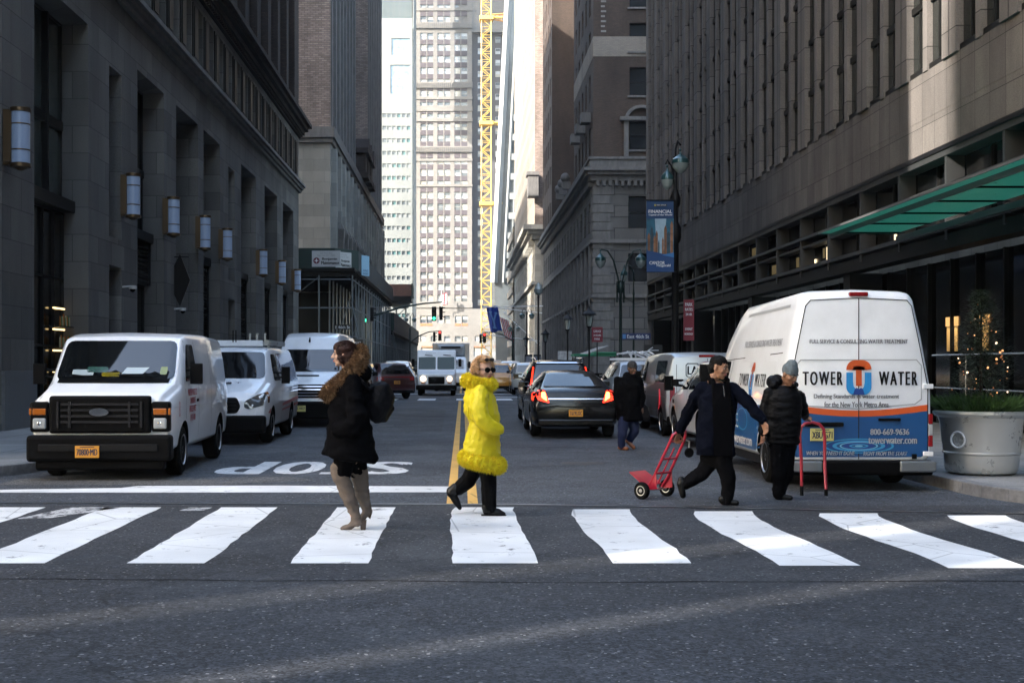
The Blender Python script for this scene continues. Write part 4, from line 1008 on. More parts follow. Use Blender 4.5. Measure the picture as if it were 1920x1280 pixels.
# ======== second white van with roof rack
L = 5.2; v = Veh('cargo_van', 'white van with roof rack and blue striped side, parked second on the west kerb', 'van', (-4.80, 25.1, 0), R(.6), 'vans parked along the west kerb', L)
secs = [(.02, .42, .70, .86, .70, .74, .6), (.14, .32, .85, 1.02, .86, .90, .72), (.5, .30, 1.0, 1.16, .92, .95, .80), (.95, .30, 1.1, 1.28, .93, .96, .82),
        (1.62, .30, 1.15, 1.86, .93, .96, .74), (1.95, .30, 1.2, 1.94, .93, .96, .76), (3.4, .30, 1.2, 1.96, .93, .96, .77), (L-.12, .32, 1.2, 1.95, .93, .96, .77), (L, .36, 1.1, 1.88, .91, .94, .74)]
v.body(secs, p_white, (.92, 4.0), .96, .35, .24)
v.drape('F', [rpoly([(-.78, 1.30), (.78, 1.30), (.68, 1.84), (-.68, 1.84)], .1)], m_vglass, 'windscreen', .008)
v.drape('F', [rpoly([(-.36, .62), (.36, .62), (.44, .76), (.36, .93), (-.36, .93), (-.44, .76)], .05)], m_plast, 'grille', .012)
for z in (.70, .77, .84): v.drape('F', [[(-.36, z), (.36, z), (.36, z+.015), (-.36, z+.015)]], M('grille_grey', (.016, .016, .018), .5, spec=.12), 'grille_bar', .02)
v.box('bumper', -.93, -.06, .24, .93, .16, .58, m_plast, .06)
hl = rpoly([(.50, .74), (.60, .70), (.88, .78), (.89, 1.03), (.74, .98), (.52, .86)], .04)
for h in (hl, mir(hl)):
    v.lamp('headlight', 'F', h, M('smoked_head_lens', (.05, .055, .06), .06, coat=1), .014)
for sx in (-1, 1):
    q = MB(); q.sphere((sx*.70, .12, .84), (.07, .03, .05), 14, 8); q.build('headlight_bulb', m_chrome, v.root, smooth=True)
    v.drape('R' if sx > 0 else 'L', [rpoly([(.3, .82), (.42, .82), (.46, 1.04), (.34, 1.02)], .02)], m_amb, 'side_marker', .012)
for sd, sx in (('L', -1), ('R', 1)):
    v.drape(sd, [rpoly([(1.30, 1.25), (2.15, 1.25), (2.15, 1.80), (1.78, 1.80)], .06)], m_vglass, 'side_window', .008)
    v.drape(sd, [rpoly([(2.35, 1.2), (4.9, 1.2), (4.9, 1.82), (2.35, 1.82)], .08)], M('blue_wrap', (.03, .055, .22), .2, coat=1), 'graphic_panel', .008)
    v.drape(sd, [[(2.3, .70), (L-.1, .78), (L-.1, .86), (2.3, .76)], [(2.3, .60), (L-.1, .66), (L-.1, .72), (2.3, .64)]], M('red_stripe', (.30, .02, .03), .4), 'side_stripe', .008)
    v.drape(sd, [[(.35, .62), (.8, .58), (.8, .68), (.5, .70)]], M('red_stripe', (.30, .02, .03), .4), 'side_stripe', .008)
    v.line(sd, [(2.25, .4), (2.25, 1.84)], .012); v.line(sd, [(3.5, .4), (3.5, 1.84)], .012)
    v.mirror(sx*.92, 1.35, 1.36, sx, .17, .34)
    v.text(sd, 'CUSTOMER SERVICE', 3.3, 1.05, 1.5, .1, M('blue_wrap', (.03, .055, .22)), bold=.004)
v.text('T', 'O R T', .1, .62, .5, .09, m_ink)
v.line('F', [(-.3, 1.2), (.15, 1.2)], .03, m_plast, 'wiper_cowl', .012)
q = MB()
for y in (2.0, 3.2, 4.4): q.box(-.74, y, 2.02, .74, y+.07, 2.07)
for x in (-.72, .66): q.box(x, 1.9, 2.0, x+.06, 4.6, 2.10)
for x in (.3, .45, .62): q.box(x, 1.94, 2.07, x+.04, 1.98, 2.24)
for x in (-.72, .68): q.box(x, 2.0, 1.93, x+.04, 2.06, 2.02)
q.build('roof_rack', m_alu, v.root)
q = MB(); q.box(-.74, 1.86, 1.97, .60, 1.9, 2.09); q.build('ladder', p_white, v.root); q = MB(); q.tube([(-.02, 1.85, 2.05), (-.02, 1.85, 2.3), (.04, 1.85, 2.3), (.04, 1.85, 2.05)], .012, 6); q.build('rack_clamp', m_plast, v.root)

# ======== tall white van behind it
L = 5.9; v = Veh('tall_van', 'tall white high roof van in the lane behind the roof rack van', 'van', (-4.0, 32.2, 0), 0, 'vans parked along the west kerb', L)
secs = [(.02, .42, .72, .92, .80, .84, .7), (.14, .34, .85, 1.08, .9, .93, .78), (.6, .30, 1.05, 1.28, .94, .96, .82), (1.0, .30, 1.1, 1.42, .94, .96, .82),
        (1.55, .30, 1.2, 2.06, .94, .97, .80), (1.75, .30, 1.25, 2.30, .94, .97, .72), (2.2, .30, 1.25, 2.42, .94, .97, .74), (4.0, .30, 1.3, 2.44, .94, .97, .76), (L-.1, .30, 1.3, 2.42, .94, .97, .76), (L, .36, 1.2, 2.3, .92, .95, .74)]
v.body(secs, p_white, (1.0, 4.6), .96, .35, .24)
v.drape('F', [rpoly([(-.80, 1.40), (.80, 1.40), (.74, 1.98), (-.74, 1.98)], .08)], m_vglass, 'windscreen', .008)
v.drape('F', [rpoly([(-.5, .74), (.5, .74), (.58, 1.08), (-.58, 1.08)], .05)], m_plast, 'grille', .012)
for k in range(4): v.drape('F', [[(-.5, .79+.075*k), (.5, .79+.075*k), (.5, .81+.075*k), (-.5, .81+.075*k)]], m_chrome, 'grille_bar', .03)
v.box('bumper', -.95, -.05, .22, .95, .16, .66, m_plast, .06); v.line('F', [(-.5, 1.30), (.3, 1.30)], .035, m_plast, 'wiper_cowl', .012)
v.plate('F', -.1, .48, 'JKS 4417', m_platey, y=-.07)
hl = rpoly([(.60, .80), (.88, .84), (.90, 1.16), (.72, 1.08)], .05)
for h in (hl, mir(hl)): v.lamp('headlight', 'F', h, m_lens, .014)
for sd, sx in (('L', -1), ('R', 1)):
    v.drape(sd, [rpoly([(1.25, 1.36), (2.2, 1.36), (2.2, 1.95), (1.62, 1.95)], .06)], m_vglass, 'side_window', .008); v.mirror(sx*.92, 1.3, 1.5, sx, .17, .36)
    v.line(sd, [(2.3, .4), (2.3, 2.2)], .012)
q = MB(); q.tube([(-.05, 1.68, 2.3), (-.05, 1.62, 2.18)], [.012, .03], 6); q.build('roof_antenna', m_plast, v.root)

# ======== blue and white high roof van, rear view
L = 5.55; v = Veh('high_roof_van', 'white and blue high roof service van seen from behind with TOWER WATER lettering', 'van', (4.93, 15.95+L, 0), R(180), None, L)
# local y: front 0 .. tail L ; camera side is +y (B); left-in-picture is local +x
secs = [(.02, .42, .72, .92, .80, .84, .72), (.2, .34, .9, 1.12, .88, .91, .78), (.9, .32, 1.1, 1.30, .91, .93, .80), (1.0, .32, 1.15, 1.36, .91, .93, .80),
        (1.5, .32, 1.25, 2.0, .91, .93, .76), (1.95, .32, 1.3, 2.36, .91, .93, .68), (2.3, .32, 1.3, 2.45, .91, .93, .68), (L-.25, .32, 1.3, 2.50, .91, .93, .70), (L-.08, .34, 1.3, 2.48, .90, .915, .69), (L, .38, 1.25, 2.40, .885, .89, .66)]
v.body(secs, p_white, (1.1, 4.4), .92, .34, .24, bev=.04)
BZ = 1.02
# blue wrap over the lower body
def curve_top(x0, x1, f, n=14): return [(x0+(x1-x0)*i/n, f((x0+(x1-x0)*i/n))) for i in range(n+1)]
fB = lambda x: 1.00-.075*math.cos(x/.87*math.pi/2)
v.drape('B', [[(.868, .42), (-.868, .42)]+curve_top(-.868, .868, lambda x: fB(x))], p_blue, 'blue_wrap', .004, sub=.10)
m_orange = M('wrap_orange', (.62, .10, .02), .3, coat=.6)
v.drape('B', [curve_top(-.868, .868, lambda x: fB(x)-.002)+curve_top(-.868, .868, lambda x: fB(x)+.075)[::-1]], m_orange, 'orange_band', .0045, sub=.1)
for sd in 'LR':
    v.drape(sd, [[(1.56, .40), (3.93, .40), (3.96, .53), (4.06, .68), (4.22, .78), (4.4, .81), (4.58, .78), (4.74, .68), (4.84, .53), (4.87, .40), (5.35, .40), (5.35, 1.02), (3.0, 1.04), (1.3, 1.0), (1.5, .7)]], p_blue, 'blue_wrap', .005, sub=.16)
    v.line(sd, [(1.0, 1.62), (L-.35, 1.72)], .012); v.line(sd, [(2.3, .4), (2.3, 1.66)], .012); v.line(sd, [(3.45, .4), (3.45, 1.68)], .012)
    v.drape(sd, [rpoly([(2.65, 1.12), (L-.55, 1.12), (L-.55, 1.62), (2.65, 1.60)], .08)], M('white_panel_inset', (.72, .75, .78), .4, coat=.6), 'side_panel', .006)
    v.drape(sd, [rpoly([(1.25, 1.14), (2.15, 1.14), (2.15, 1.62), (1.62, 1.62)], .06)], m_vglass, 'side_window', .008)
    v.drape(sd, [rpoly([(2.6, 2.27), (5.1, 2.30), (5.1, 2.34), (2.6, 2.31)], .01)], M('painted_panel_shade', (.42, .44, .46), .4, coat=.6), 'roof_rib_shade', .008)  # grey strip paints the shade along a roof rib
m_gtx = M('grey_lettering', (.22, .23, .25), .5); m_blk = M('black_lettering', (.012, .012, .014), .5); m_wtx = M('white_lettering', (.75, .76, .78), .5)
m_lblue = M('logo_blue', (.02, .26, .62), .4); m_dblue = M('logo_dark_blue', (.012, .05, .25), .4)
v.line('B', [(0, .40), (0, 2.40)], .012, off=.007)
for sx in (-1, 1):
    v.line('B', [(sx*.86, .42), (sx*.86, 1.3), (sx*.66, 2.30), (sx*.60, 2.37), (0, 2.40)], .012, off=.007)
v.line('B', [(.78, 1.10), (.78, 1.56), (.72, 1.63), (-.72, 1.63), (-.78, 1.56), (-.78, 1.14), (-.70, 1.08), (0, 1.02), (.70, 1.06), (.78, 1.10)], .014, M('painted_panel_shade', (.42, .44, .46)), 'pressing_shade', .007)  # grey outline paints the shade of the door pressing
v.text('B', 'FULL SERVICE & CONSULTING WATER TREATMENT', 0.0, 1.86, 1.22, .052, m_gtx, bold=.002)
def condensed(txt, cx, cz, w, h, side='B', bold=.006, off=.012): v.text(side, txt, cx, cz, w, h, m_blk, bold=bold, space=1.35, off=off)
condensed('TOWER', .45, 1.40, .49, .17); condensed('WATER', -.49, 1.40, .47, .17)
def logo(side, cx, cz, s, sx=1):
    sg = -1 if side in 'BL' else 1
    def arc(r, a0, a1, ox, oz, n=8): return [(ox+r*math.cos(R(a0+(a1-a0)*i/n)), oz+r*math.sin(R(a0+(a1-a0)*i/n))) for i in range(n+1)]
    T = lambda pts: [(cx+sg*x*s*sx, cz+z*s) for x, z in pts]
    U = [(-.30, .12)]+arc(.20, 180, 270, -.10, -.22)+[(-.05, -.36), (-.05, -.30)]+[(-.12, -.22), (-.14, -.1), (-.14, .12)]
    O = [(-.30, .18)]+arc(.22, 180, 90, -.08, .20)+arc(.22, 90, 0, .08, .20)+[(.15, .18), (.12, .27), (-.12, .27), (-.15, .18)]
    St = [(-.07, .28), (-.07, -.20), (.07, -.20), (.07, .28)]
    v.drape(side, [T(U), T([(-x, z) for x, z in U][::-1])], m_lblue, 'emblem', .012, sub=.08)
    v.drape(side, [T(O), T(St)], m_orange, 'emblem', .012, sub=.08)
    v.drape(side, [T([(-.14, -.41), (.14, -.41), (.10, -.28), (.05, -.24), (0, -.28), (-.05, -.24), (-.10, -.28)])], m_dblue, 'emblem', .014, sub=.08)
logo('B', 0, 1.41, .52)
v.text('B', 'Defining Standards in water treatment', .03, 1.17, 1.06, .07, m_gtx, bold=.002)
v.text('B', 'for the New York Metro Area', .03, 1.075, .80, .07, m_gtx, bold=.002)
v.text('B', '800-669-9636', -.385, .735, .48, .075, m_wtx, bold=.004); v.text('B', 'towerwater.com', -.42, .625, .60, .075, m_wtx, bold=.004)
v.text('B', 'WHEN YOU NEED IT DONE', .35, .47, .60, .05, m_wtx, bold=.002, slant=.25); v.text('B', 'RIGHT FROM THE START', -.33, .465, .55, .05, m_wtx, bold=.002, slant=.25)
def ring(cx, cz, a, c, w_, n=28): return [[(cx+a*math.cos(2*math.pi*i/n), cz+c*math.sin(2*math.pi*i/n)), (cx+a*math.cos(2*math.pi*(i+1)/n), cz+c*math.sin(2*math.pi*(i+1)/n)), (cx+(a-w_)*math.cos(2*math.pi*(i+1)/n), cz+(c-w_*.4)*math.sin(2*math.pi*(i+1)/n)), (cx+(a-w_)*math.cos(2*math.pi*i/n), cz+(c-w_*.4)*math.sin(2*math.pi*i/n))] for i in range(n)]
m_rip = M('ripple_blue', (.05, .30, .55), .3, coat=.5); m_rip2 = M('ripple_pale', (.22, .50, .70), .3, coat=.5)
for a, w_, m_ in ((.44, .03, m_rip), (.36, .02, m_dblue), (.33, .05, m_rip), (.24, .02, m_rip2), (.19, .05, m_dblue), (.12, .03, m_rip), (.05, .04, m_rip2)): v.drape('B', ring(.0, .56, a, a*.21, w_), m_, 'ripple_graphic', .010+.0006*(1-a))
for sd, sg in (('R', 1), ('L', -1)):
    for t, y, w_ in (('TOWER', 3.25 if sd == 'R' else 4.2, .62), ('WATER', 4.25 if sd == 'R' else 3.2, .62)): condensed(t, y, 1.36, w_, .17, sd, .006)
    logo(sd, 3.73, 1.37, .55, .6)
    v.text(sd, 'FULL SERVICE & CONSULTING WATER TREATMENT', 4.0, 1.86, 2.2, .09, m_gtx, bold=.003)
    v.text(sd, 'towerwater.com', 3.1, .50, 1.3, .12, m_wtx, bold=.004); v.drape(sd, ring(3.2, .8, .34, .16, .04), m_rip, 'ripple_graphic', .01)
    for k, t in enumerate(('Boiler', 'Cooling Towers', 'Closed Loop', 'Testing')): v.text(sd, t, 2.75, .95-.09*k, .35, .045, m_wtx)
q = MB(); q.box(-.12, L-.05, 2.42, .12, L+.015, 2.475); q.build('brake_light', m_red, v.root, bevel=.015)
for sx in (-1, 1):
    a, c = sorted((sx*.87, sx*.925)); 
    for z0, z1, m_ in ((.55, .69, m_red), (.69, .83, m_lens), (.83, .96, m_red)): v.box('tail_light', a, L-.14, z0, c, L+.012, z1, m_, .01)
    for z in (.46, 1.30): a, c = sorted((sx*.80, sx*.925)); v.box('hinge', a, L-.01, z-.03, c, L+.025, z+.03, m_wtx, .008)
    a, c = sorted((sx*.48, sx*.93)); v.box('bumper_pad', a, L+.01, .24, c, L+.13, .38, m_alu, .02)
v.box('bumper', -.90, L-.02, .20, .90, L+.10, .385, m_plast, .03)
v.box('grab_bar', .19, L-.0, .80, .68, L+.035, .855, m_plast, .015); v.box('door_handle', -.52, L, .87, -.24, L+.04, .905, m_plast, .015); v.box('tow_socket', -.72, L, .40, -.66, L+.03, .46, m_plast, .01)
v.plate('B', .46, .70, 'XBU·G71', m_platey, w=.29, h=.155, y=L+.015)
v.box('undertray', -.8, 1.5, .2, .8, L-.3, .36, m_black, .02)
for sx in (-1, 1): v.mirror(sx*.9, 1.35, 1.42, sx, .17, .32)

# ======== grey work van with UA lettering, rear
L = 5.1
v = work_van('parked_work_van', 'silver grey work van with UA lettering on its rear doors', (5.28, 27.6+L, 0), R(180), 'vehicles along the east kerb', p_silver, True)
v.root.scale = (.93, 1, .90)
for sx, sd in ((1, 'R'), (-1, 'L')):
    v.drape(sd, [rpoly([(3.5, 1.32), (4.85, 1.32), (4.85, 1.85), (3.5, 1.85)], .08)], m_vglass, 'side_window', .008)
    v.drape(sd, [[(3.3, .45), (3.8, .45), (3.9, .8), (4.25, .9), (4.6, .8), (4.7, .45), (4.98, .45), (4.98, 1.3), (2.2, 1.3), (2.2, .45)]], M('dark_side_panel', (.07, .075, .085), .3, .3, coat=.8), 'door_panel', .005)  # lower side panels coloured darker than the silver body
    v.drape('B', [srect(sx*.82-.06, .80, sx*.82+.06, 1.22, .02)], m_red, 'tail_light', .02)
v.line('B', [(0, .45), (0, 1.9)], .014); v.line('B', [(.72, .45), (.72, 1.75)], .012); v.line('B', [(-.72, .45), (-.72, 1.75)], .012)
v.box('bumper', -.95, L-.08, .30, .95, L+.06, .52, m_plast, .04); v.box('brake_light', -.2, L-.12, 1.93, .2, L-.02, 1.99, m_red, .01)
v.text('B', 'UN', -.06, 1.62, .26, .15, m_blk, bold=.008)
for w_, h_, t_ in ((.30, .30, .016),): v.line('B', [(.50, 1.50), (.50, 1.74), (.46, 1.78), (.24, 1.78), (.20, 1.74), (.20, 1.50), (.24, 1.46), (.46, 1.46), (.50, 1.50)], .02, m_blk, 'emblem', .01)
v.text('B', 'LA', .35, 1.62, .22, .20, m_blk, bold=.008); v.text('B', 'ATLANTIC AIR', -.1, 1.48, .36, .05, m_blk); v.text('B', '(718) 555', .42, 1.37, .30, .05, m_gtx)
q = MB(); q.tube([(.98, 4.2, 1.15), (.99, 4.28, .95), (.99, 4.25, .72), (.99, 4.15, .66)], .008, 5); q.build('red_reflection_line', M('painted_red_reflection', (.6, .02, .04), .3, emit=.12), v.root)  # glowing red line painted as a reflection on the van side

# ======== delivery step van with lit headlamps
L = 6.0; v = Veh('step_van', 'white boxy delivery step van with lit headlights driving towards the camera', 'delivery van', (-1.37, 66.0, 0), 0, None, L)
b = MB()
def ringbox(y, x, z0, z1): return [(-x, y, z0), (x, y, z0), (x, y, z1), (-x, y, z1)]
b.loft([ringbox(0, .96, .55, 1.12), ringbox(.28, 1.0, .55, 1.28), ringbox(.5, 1.0, .55, 1.9), ringbox(.62, 1.0, .55, 2.36), ringbox(L, 1.0, .55, 2.40)])
v.o = b.build('body', p_white, v.root, fix=True, bevel=.05, seg=3); bake(v.o)
v.bvh = BVHTree.FromPolygons([x.co.copy() for x in v.o.data.vertices], [tuple(p.vertices) for p in v.o.data.polygons])
v.wheels((.75, 4.6), 1.0, .36, .25)
for x0, x1 in ((-.93, -.04), (.04, .93)): v.drape('F', [srect(x0, 1.36, x1, 2.0, .05)], M('teal_van_glass', (.02, .06, .06), .12, spec=.25), 'windscreen', .01)
v.box('grille', -.42, -.03, .60, .42, .02, .98, m_plast, .02); v.box('bumper', -1.05, -.14, .30, 1.05, .05, .54, m_plast, .04)
for sx in (-1, 1):
    q = MB(); q.lathe([(0, -.03), (.12, -.03), (.13, 0)], (0, 0, 0), 16, axis='y'); q.build('headlight', m_headlit if sx < 0 else M('headlamp_lit_dim', (1, .7, .45), emit=.9), v.root, loc=(sx*.68, 0, .88))
    a = sx*.68; v.box('turn_signal', a-.11, -.02, .62, a+.11, .02, .69, m_amb, .01); v.mirror(sx*1.0, .5, 1.7, sx, .16, .4)
q = MB(); q.tube([(-.6, .5, 2.12), (-.2, .48, 2.08)], .02, 5); q.tube([(.35, .5, 2.12), (.75, .48, 2.08)], .02, 5); q.build('wiper', m_plast, v.root)
v.text('F', 'Freightman', -.3, 2.2, .5, .06, m_gtx)
# ======== refrigerated truck behind
L = 7; v = Veh('box_truck', 'grey refrigerated box truck with a cooling unit, behind the step van', 'truck', (-.75, 78, 0), 0, None, L)
q = MB(); q.box(-1.15, 1.6, .9, 1.15, L, 2.95); q.build('cargo_box', P_('truck_box_grey', (.30, .31, .32)), v.root, bevel=.04)
q = MB(); q.loft([ringbox(1.15, .78, 2.25, 2.7), ringbox(1.3, .85, 2.15, 2.84), ringbox(1.61, .9, 2.1, 2.88)]); q.build('cooling_unit', M('cool_unit', (.22, .23, .24), .4), v.root, bevel=.05)
q = MB(); q.box(-.6, 1.13, 2.62, .6, 1.3, 2.74); q.box(-.45, 1.13, 2.34, .45, 1.3, 2.38); q.build('vent', m_plast, v.root)
q = MB(); q.loft([ringbox(0, .92, .5, 1.15), ringbox(.15, .98, .5, 1.3), ringbox(.45, .95, .5, 2.0), ringbox(.8, .9, .5, 2.1), ringbox(1.5, .9, .5, 2.1)]); v.o = q.build('cab', p_white, v.root, fix=True, bevel=.05); bake(v.o)
v.bvh = BVHTree.FromPolygons([x.co.copy() for x in v.o.data.vertices], [tuple(p.vertices) for p in v.o.data.polygons])
v.drape('F', [srect(-.8, 1.35, .8, 1.92, .08)], m_vglass, 'windscreen', .01); v.wheels((.8, 5.4), 1.05, .42, .28); v.box('bumper', -1.0, -.12, .3, 1.0, .1, .52, m_plast)
for sx in (-1, 1): v.box('headlight', sx*.72-.14, -.03, .72, sx*.72+.14, .05, .88, m_headlit, .02); v.mirror(sx*.92, .4, 1.6, sx, .16, .4)

# ======== cars
def car(name, label, cat, loc, rz, group, paint, kind='suv', brake=False, head=False, plate=None, scale=1, simple=False, roof=None):
    if kind == 'sedan':
        L = 5.0; W_ = .93
        secs = [(.0, .34, .50, .62, .72, .78, .62), (.12, .26, .60, .76, .86, .88, .72), (.6, .22, .74, .86, .90, .92, .78), (1.35, .22, .84, .97, .90, .93, .80),
                (2.05, .22, .92, 1.36, .90, .93, .60), (2.5, .22, .94, 1.44, .90, .93, .60), (3.3, .22, .96, 1.43, .90, .93, .60), (3.6, .22, .98, 1.38, .90, .93, .60), (4.30, .22, .98, 1.07, .90, .925, .74), (4.80, .26, .95, 1.05, .88, .90, .74), (4.93, .30, .80, .98, .85, .87, .72), (L, .36, .62, .76, .80, .84, .70)]
        wy, wr = (.95, 3.95), .34
    elif kind == 'suv':
        L = 4.8; W_ = .96
        secs = [(.0, .40, .62, .80, .76, .82, .66), (.12, .30, .74, .98, .88, .91, .76), (.7, .26, .92, 1.10, .93, .95, .80), (1.2, .26, 1.0, 1.16, .93, .96, .82),
                (1.85, .26, 1.04, 1.58, .93, .96, .68), (2.3, .26, 1.06, 1.69, .93, .96, .68), (3.6, .26, 1.08, 1.70, .93, .96, .68), (4.25, .26, 1.1, 1.65, .93, .96, .67), (4.5, .28, 1.08, 1.40, .92, .95, .72), (4.68, .30, 1.0, 1.10, .90, .93, .80), (L, .36, .70, .90, .86, .89, .80)]
        wy, wr = (.92, 3.80), .36
    else:   # minivan / small van
        L = 4.6; W_ = .93
        secs = [(.0, .38, .58, .76, .74, .80, .64), (.12, .28, .72, .92, .87, .90, .76), (.6, .26, .90, 1.06, .90, .93, .78), (.9, .26, .96, 1.12, .90, .93, .78),
                (1.65, .26, 1.02, 1.60, .90, .93, .70), (2.0, .26, 1.04, 1.70, .90, .93, .70), (4.2, .26, 1.06, 1.70, .90, .93, .70), (4.45, .28, 1.06, 1.62, .90, .92, .70), (L, .34, .9, 1.2, .86, .89, .78)]
        wy, wr = (.85, 3.65), .33
    v = Veh(name, label, cat, loc, rz, group, L); v.root.scale = (scale, scale, scale)
    v.body(secs, paint, wy, W_, wr, .22)
    zt = max(s_[3] for s_ in secs); zb = {'sedan': .99, 'suv': 1.14, 'mini': 1.08}[kind]
    w0 = {'sedan': .70, 'suv': .76, 'mini': .74}[kind]; w1 = {'sedan': .54, 'suv': .60, 'mini': .62}[kind]
    v.drape('F', [rpoly([(-w0, zb+.03), (w0, zb+.03), (w1, zt-.1), (-w1, zt-.1)], .06)], m_vglass, 'windscreen', .008)
    if kind == 'sedan': v.drape('B', [rpoly([(-.66, 1.11), (.66, 1.11), (.53, 1.37), (-.53, 1.37)], .05)], m_vglass, 'rear_window', .008)
    else: v.drape('B', [rpoly([(-.72, 1.16), (.72, 1.16), (.60, zt-.12), (-.60, zt-.12)], .06)], m_vglass, 'rear_window', .008)
    for sd, sx in (('L', -1), ('R', 1)):
        if kind == 'sedan': g = [[(1.60, 1.02), (2.75, 1.03), (2.75, 1.35), (2.20, 1.34)], [(2.83, 1.03), (4.0, 1.06), (3.62, 1.33), (2.83, 1.36)]]
        elif kind == 'suv': g = [[(1.45, 1.12), (2.55, 1.14), (2.55, 1.58), (2.0, 1.56)], [(2.62, 1.14), (3.55, 1.16), (3.55, 1.60), (2.62, 1.60)], [(3.63, 1.18), (4.4, 1.24), (4.2, 1.56), (3.63, 1.58)]]
        else: g = [[(1.25, 1.10), (2.3, 1.12), (2.3, 1.58), (1.75, 1.56)], [(2.4, 1.12), (4.2, 1.14), (4.2, 1.58), (2.4, 1.60)]]
        for p in g: v.drape(sd, [rpoly(p, .05)], m_vglass, 'side_window', .007)
        if not simple:
            ym = g[0][1][0]+.04
            v.line(sd, [(ym, .4), (ym, zb)], .01); v.line(sd, [(1.35, .45), (1.3, .8), (g[0][0][0], zb)], .01)
        v.mirror(sx*(W_-.06), g[0][0][0]+.1, zb+.12, sx, .15, .14, .12, .06, mat=paint if paint is p_black else m_plast)
    v.box('bumper', -.80, L-.10, .28, .80, L+.02, .42, m_plast if kind != 'sedan' else paint, .03)
    if kind != 'sedan': v.drape('F', [rpoly([(-.5, .5), (.5, .5), (.55, .8), (-.55, .8)], .05)], m_plast, 'grille', .012)
    for sx in (-1, 1):
        f = (lambda p: p) if sx > 0 else mir
        lit = m_headlit if head else m_lens
        v.lamp('headlight', 'F', f(rpoly([(.52, .62), (.80, .66), (.82, .80), (.56, .74)], .03)), lit, .012)
        if kind == 'sedan':
            v.lamp('tail_light', 'B', f(rpoly([(.56, .76), (.80, .82), (.845, .93), (.80, 1.02), (.66, 1.03), (.62, .93)], .03)), m_redlit if brake else m_red, .014)
            if brake: v.lamp('brake_light', 'B', f(rpoly([(.61, .80), (.73, .88), (.72, .99), (.65, .99)], .02)), m_ambhot, .022)
            v.drape('R' if sx > 0 else 'L', [rpoly([(4.55, .84), (4.85, .80), (4.88, .98), (4.62, .99)], .03)], m_redlit if brake else m_red, 'tail_light', .012)
        elif kind == 'suv':
            if brake: v.lamp('tail_light', 'B', f([(.76, 1.0), (.80, 1.0), (.70, 1.52), (.665, 1.52)]), m_redlit, .02)
            v.lamp('tail_light', 'B', f(rpoly([(.62, .86), (.86, .88), (.86, 1.06), (.66, 1.04)], .03)), m_red, .014)
        else: v.lamp('tail_light', 'B', f(rpoly([(.74, .84), (.86, .84), (.84, 1.12), (.76, 1.12)], .03)), m_red, .014)
    if kind == 'sedan' and not simple:
        v.line('B', [(-.58, .85), (.58, .85)], .022, m_chrome, 'trim_bar', .012); v.line('B', [(-.62, .30), (.62, .30)], .02, m_chrome, 'trim_bar', .03); v.line('B', [(-.55, .70), (0, .68), (.55, .70)], .02, P_('black_paint_coat', (.006,)*3), 'trim_bar', .03)
    if plate: v.plate('B', 0, .55 if kind == 'sedan' else .78, plate, m_plate if kind != 'x' else m_platey, y=L+.01)
    return v
car('black_sedan', 'black sedan with glowing brake lights stopped in the east lane', 'car', (2.40, 27.2+5, 0), R(180), None, p_black, 'sedan', brake=True, plate='T619532C')
v = car('black_suv', 'black sport utility car with thin lit tail lamps ahead of the black sedan', 'car', (2.55, 33.4+4.8, 0), R(180), None, p_black, 'suv', brake=True, plate='GTB 4407')
v.line('B', [(-.6, 1.63), (.6, 1.63)], .03, m_chrome, 'spoiler', .03)
q = MB()
for sx in (-1, 1): q.tube([(sx*.62, 2.1, 1.70), (sx*.64, 2.3, 1.76), (sx*.64, 3.9, 1.76), (sx*.62, 4.2, 1.69)], .02, 6)
q.build('roof_rail', m_chrome, v.root)
v = car('parked_white_pickup', 'white pickup with a black mirror parked ahead of the blue and white van', 'pickup truck', (5.18, 22.0+4.8, 0), R(180), 'vehicles along the east kerb', p_white, 'suv', scale=.97)
for k in range(3): v.drape('R', [srect(.9+.0*k, .95-.12*k, 1.15, 1.03-.12*k, .01)], m_amb if k % 2 == 0 else m_plast, 'side_marker', .012)
v.mirror(.92, 1.5, 1.25, 1, .18, .3, mat=m_plast)
v = car('parked_suv_with_rack', 'grey parked sport utility car carrying white gear on its roof rack', 'car', (5.15, 36.2+4.8, 0), R(180), 'vehicles along the east kerb', p_silver, 'suv')
q = MB()
for y in (2.2, 3.0, 3.8): q.box(-.7, y, 1.72, .7, y+.05, 1.78)
for k in range(8):
    a = [(random.uniform(-.6, .3), random.uniform(2, 4), 1.8), (random.uniform(-.2, .6), random.uniform(2.2, 4), 1.9)]; q.tube([a[0], ((a[0][0]+a[1][0])/2, a[0][1], 1.97), a[1]], .025, 6)
q.build('roof_rack', m_wtx, v.root)
car('parked_dark_hatchback', 'dark hatchback parked between the grey van and the roof rack car', 'car', (5.2, 33.4+4.6*.6, 0), R(180), 'vehicles along the east kerb', p_black, 'mini', scale=.62)
car('silver_sedan', 'silver sedan with a black mirror parked behind the tall white van', 'car', (-4.55, 46.5, 0), 0, 'cars along the west kerb beyond the vans', p_silver, 'sedan', simple=True)
car('silver_minivan', 'silver minivan facing the camera beside the maroon car', 'car', (-4.75, 53.5, 0), 0, 'cars along the west kerb beyond the vans', p_silver, 'mini', simple=True)
car('maroon_suv', 'maroon sport utility car turning into the side street, seen from behind', 'car', (-5.0, 63.6, 0), R(180+24), None, p_maroon, 'suv', plate='HCN 8823').line('B', [(-.8, 1.02), (.8, 1.02)], .035, m_red, 'tail_light', .03)
car('white_suv', 'white sport utility car crossing behind the maroon car', 'car', (-3.6, 72, 0), R(5), 'pale vehicles beyond the cross street', p_white, 'suv', simple=True)
car('white_jeep', 'boxy white vehicle with dark roof bar furthest up beside the scaffold', 'car', (-4.2, 80, 0), 0, 'pale vehicles beyond the cross street', p_white, 'mini', scale=1.08, simple=True)
